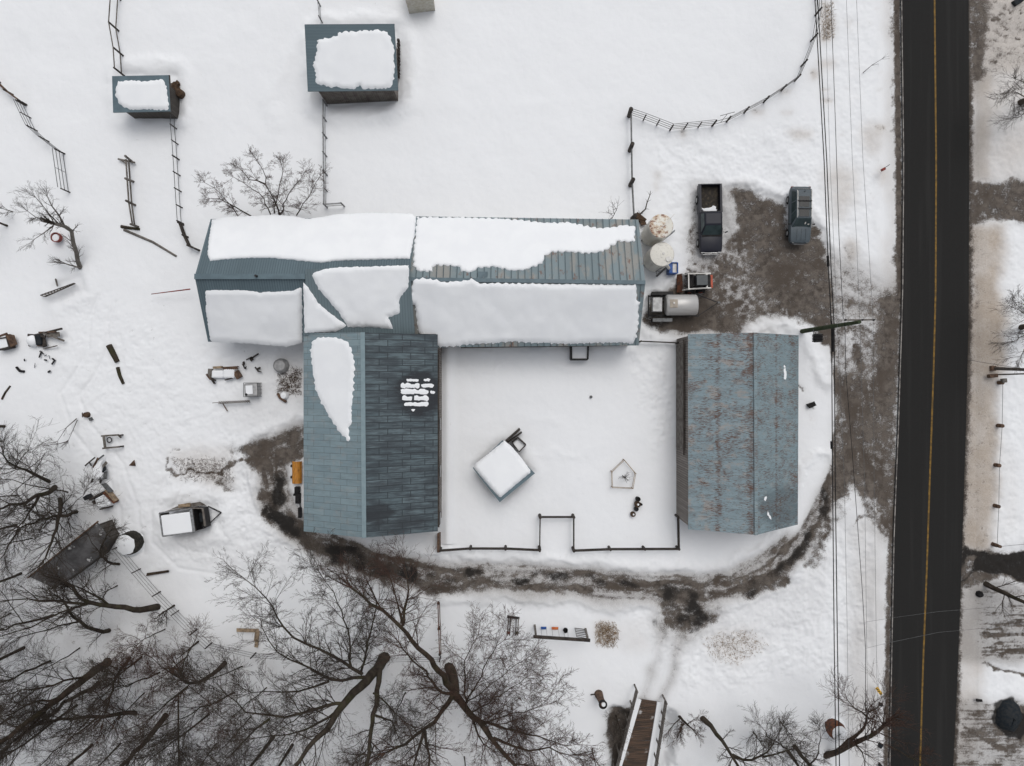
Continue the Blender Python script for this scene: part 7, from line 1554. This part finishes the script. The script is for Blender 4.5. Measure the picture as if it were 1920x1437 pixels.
auto_tree('low reddish shrub at the bottom edge beside the ravine', 1110, 1405, 4, .06, 79, mx=3, name='bare_shrub', group='bare shrubs', fork=.1, nb=(8, 6, 5, 4), twig_='twig_red')
auto_tree('brown twiggy tree at the bottom whose twigs cross the dark road', 1668, 1400, 4.5, .08, 80, lean=(1.2, .3), twig_='twig_red', group=G2, mx=4, nb=(7, 6, 5, 4))
traced_tree('mossy leaning log like tree below the stream at the right edge', [(.24, .08, [(1848, 1095, .0), (1862, 1101, .9), (1885, 1114, 1.9), (1905, 1123, 2.8), (1945, 1138, 4.5), (1990, 1150, 6.2)])], 81, group=G2, spread=2.2)
traced_tree('bare tree entering from the right edge near the top', [(.26, .08, [(1912, 193, 0), (1930, 186, .8), (1985, 160, 4), (2050, 120, 8)]), (.06, .02, [(1935, 185, 1.5), (1930, 160, 3.4), (1905, 145, 4.6)]), (.06, .02, [(1935, 185, 1.5), (1915, 178, 3), (1890, 172, 4.2)]), (.05, .02, [(1935, 187, 1.5), (1925, 210, 3), (1905, 222, 4)])], 82, group=G2, spread=1.6, nb=(5, 5, 5, 4, 4))
traced_tree('bare tree entering from the right edge at middle height', [(.24, .08, [(1914, 614, 0), (1935, 611, 1), (1990, 600, 5), (2050, 590, 8)]), (.06, .02, [(1938, 611, 1.4), (1925, 590, 3), (1900, 578, 4.4)]), (.06, .02, [(1938, 613, 1.4), (1922, 630, 3), (1895, 645, 4.4)]), (.05, .02, [(1940, 612, 1.6), (1925, 650, 3.4), (1915, 668, 4.4)]), (.05, .02, [(1938, 608, 1.6), (1928, 575, 3.4), (1905, 566, 4.6)])], 83, group=G2, spread=1.6, nb=(5, 5, 5, 4, 4))
# trees and bushes in the north
G3 = 'bare bushes near the ribbed barn'
traced_tree('wide reddish bare bush behind the north side of the ribbed barn', [(.08, .02, [(524, 404, .2), (516, 376, 2.4), (508, 360, 3.6), (498, 346, 4.6), (495, 322, 5.8), (482, 298, 7)]), (.06, .015, [(508, 404, .2), (500, 384, 2), (485, 360, 3.6), (460, 345, 5), (438, 332, 6.2)]), (.06, .015, [(526, 402, .2), (535, 376, 2.4), (545, 358, 3.6), (560, 340, 5), (572, 325, 6)]),
    (.055, .015, [(556, 404, .2), (568, 382, 2), (582, 365, 3.2), (590, 340, 4.4), (602, 330, 5.2)]), (.05, .015, [(445, 404, .2), (432, 385, 1.8), (420, 372, 3), (403, 355, 4.4), (385, 345, 5.6)]), (.07, .02, [(470, 405, .2), (450, 395, 1.5), (430, 378, 3), (410, 372, 4), (390, 374, 5)]), (.06, .02, [(515, 400, .4), (520, 360, 3), (530, 335, 4.6), (528, 310, 6)]), (.07, .02, [(498, 346, 4.6), (480, 345, 5), (470, 340, 5.5), (455, 320, 6.2)])], 91, bark_='bark2', twig_='twig_red', group=G3, name='bare_shrub', spread=1.15, mx=5, nb=(7, 6, 5, 4, 3), rmin=.0055)
traced_tree('bare tree with a leaning grey trunk above the slatted rack at left', [(.2, .14, [(151, 503, -.1), (146, 495, .8), (138, 454, 1.8), (133, 427, 2.6), (129, 422, 2.9), (117, 422, 3.2), (100, 421, 3.8)]), (.09, .03, [(118, 421, 3.1), (111, 405, 3.8), (97, 385, 4.6), (92, 370, 5)]), (.07, .02, [(102, 421, 3.7), (84, 417, 4.4), (67, 408, 5), (52, 397, 5.6)]), (.06, .02, [(100, 424, 3.6), (85, 440, 4), (65, 448, 4.6)]), (.06, .02, [(110, 420, 3.4), (90, 405, 4.2), (75, 390, 5), (68, 370, 5.6)]), (.08, .05, [(152, 503, .2), (140, 499, .5), (126, 497, .7)])], 92, bark_='pole_grey', twig_='twig', group='bare trees near the left edge', spread=1.2, mx=4, nb=(6, 6, 5, 4, 4), rmin=.006)
auto_tree('small bare tree right on the left edge below the pipe gate', 14, 424, 4.5, .1, 93, twig_='twig_red', group='bare trees near the left edge', nb=(6, 6, 5, 4), mx=4, lean=(-.3, .3)); auto_tree('small dry bush beside the left edge trees', 25, 398, 2.4, .04, 94, name='bare_shrub', group='bare shrubs', mx=3, nb=(6, 5, 4, 3), fork=.1)
auto_tree('thin bare sapling rising behind the long barn near the tanks', 1147, 410, 3.6, .035, 95, name='bare_shrub', group='bare shrubs', mx=2, nb=(5, 4, 3, 3), fork=.15, rmin=.012)
auto_tree('bare sapling inside the five sided courtyard guard', 1167, 892, 1.9, .035, 96, name='sapling', group='saplings', mx=2, nb=(9, 5, 3), fork=.25, rmin=.01)
traced_tree('thin bare twig lying in the snow between cables and road near the top', [(.03, .012, [(1618, 137, .2), (1632, 126, .5), (1652, 111, .9)])], 97, group='twigs in the snow', name='fallen_branch', spread=.7, mx=2, nb=(3, 3, 2)); traced_tree('spray of brown twigs left of the frame in the left yard', [(.045, .015, [(144, 785, .2), (125, 802, .8), (108, 825, 1.2)]), (.035, .015, [(145, 788, .2), (138, 805, .7), (128, 825, 1.1)]), (.04, .015, [(127, 828, .2), (105, 831, .5), (90, 835, .8)])], 98, group='twigs in the snow', name='fallen_branch', spread=1.0, mx=3, nb=(3, 3, 3, 2))
traced_tree('bent brown branch curving up from the corner of the long barn', [(.09, .03, [(1192, 410, .3), (1200, 403, .5), (1212, 395, .7), (1217, 380, .9), (1219, 366, 1)])], 99, group='twigs in the snow', name='fallen_branch', spread=.5, mx=2, nb=(2, 2)); single('root_plate', 'small brown root plate between the long barn and the rusty tank', 'stump', MB().box(G(1198, 412, .3), (.9, .45, .4), rz=-.6, jit=.15).box(G(1203, 418, .3), (.5, .5, .3), rz=.3, jit=.1), 'hay', G(1200, 414))

# dry grass poking through the snow
def tufts(label, pts, n_, seed, mat, hgt=.22):
    rg = random.Random(seed); xs = [p[0] for p in pts]; ys = [p[1] for p in pts]; mb = MB(); c = 0
    while c < n_:
        x, y = rg.uniform(min(xs), max(xs)), rg.uniform(min(ys), max(ys))
        if spoly(pts, np.array([x]), np.array([y]))[0] > rg.uniform(-12, 7): continue
        p = G(x, y); a = rg.uniform(0, 6.28); w = .015; L = rg.uniform(.4, 1)*hgt
        q = p + Vector((math.cos(a)*L*1.3, math.sin(a)*L*1.3, L)); d = Vector((-math.sin(a)*w, math.cos(a)*w, 0)); mb.add([p - d, p + d, q], [(0, 1, 2)]); c += 1
    o = mb.build('dry_grass', M[mat], None, G(sum(xs)/len(xs), sum(ys)/len(ys))); return tag(o, label, 'grass', None, 'stuff')
M['straw'] = simple('straw', (0.3, 0.21, 0.12), (0.14, 0.09, 0.05), rough=.9, scale=6)
tufts('yellow brown grass patch right of the swing set', [(1116, 1172), (1128, 1164), (1148, 1168), (1160, 1186), (1154, 1206), (1136, 1214), (1120, 1204)], 900, 1, 'straw', .25)
tufts('sparse dry grass between the loop road and the footbridge', [(1315, 1195), (1400, 1180), (1440, 1210), (1380, 1245), (1340, 1235)], 700, 2, 'straw', .2)
tufts('dry weeds beside the panel barn', [(520, 700), (566, 690), (566, 742), (522, 742)], 700, 3, 'hay', .3)
tufts('dry weeds on the muddy rim in the left yard', [(322, 858), (420, 862), (440, 905), (345, 898)], 700, 4, 'hay', .25)
tufts('dry grass clumps under the cables near the top', [(1540, 5), (1565, 5), (1562, 75), (1538, 75)], 350, 5, 'straw', .25)

# more of the wood: dense young growth seen from above
for i, (px_, py_, h_, lx, ly, lab) in enumerate(((455, 1250, 8, -1, 1.5, 'young twiggy tree just left of the forked tree crown'), (500, 1290, 9, -.5, .8, 'young twiggy tree in the middle of the forked tree limbs'), (470, 1345, 9, .5, 1, 'fine twigged young tree above the bottom edge, left of centre'),
        (405, 1395, 10, 1, 1, 'fine twigged young tree at the bottom edge beside the thin stem'), (350, 1232, 7, .4, .5, 'small twiggy tree below the mesh fence corner'), (270, 1300, 9, 1, .4, 'twiggy tree between the two slanting trunks'),
        (150, 1215, 9, .5, .2, 'twiggy tree above the thickest slanting trunk'), (70, 1290, 10, 2, .4, 'twiggy tree under the thickest slanting trunk'), (20, 1150, 9, 1, 0, 'twiggy tree on the left edge below the ruined shed'), (60, 1010, 7, 0, .5, 'twiggy tree on the left edge above the ruined shed'),
        (30, 930, 7, .4, .8, 'twiggy tree on the left edge beneath the arching tree'), (580, 1330, 9, -.5, 2, 'young tree under the long lower limb of the forked tree'), (760, 1300, 7, 0, 1, 'young tree between the forked tree and the willow'), (700, 1400, 9, 1, 2, 'young tree near the bottom edge between both big trees'),
        (900, 1300, 6, .2, 1.5, 'reddish young tree right of the willow trunk'), (960, 1330, 6.5, 0, 1.5, 'reddish young tree far right under the willow limbs'), (310, 1180, 6, 0, .6, 'reddish young tree along the lower side of the diagonal mesh fence'), (870, 1420, 8, 1, 1, 'reddish young tree at the bottom edge under the willow'))):
    auto_tree(lab, px_, py_, h_, .06, 200+i, lean=(lx, ly), twig_=('twig', 'twig_red')[i % 3 == 1 or i > 13], nb=(7, 7, 6, 4, 4), mx=4)
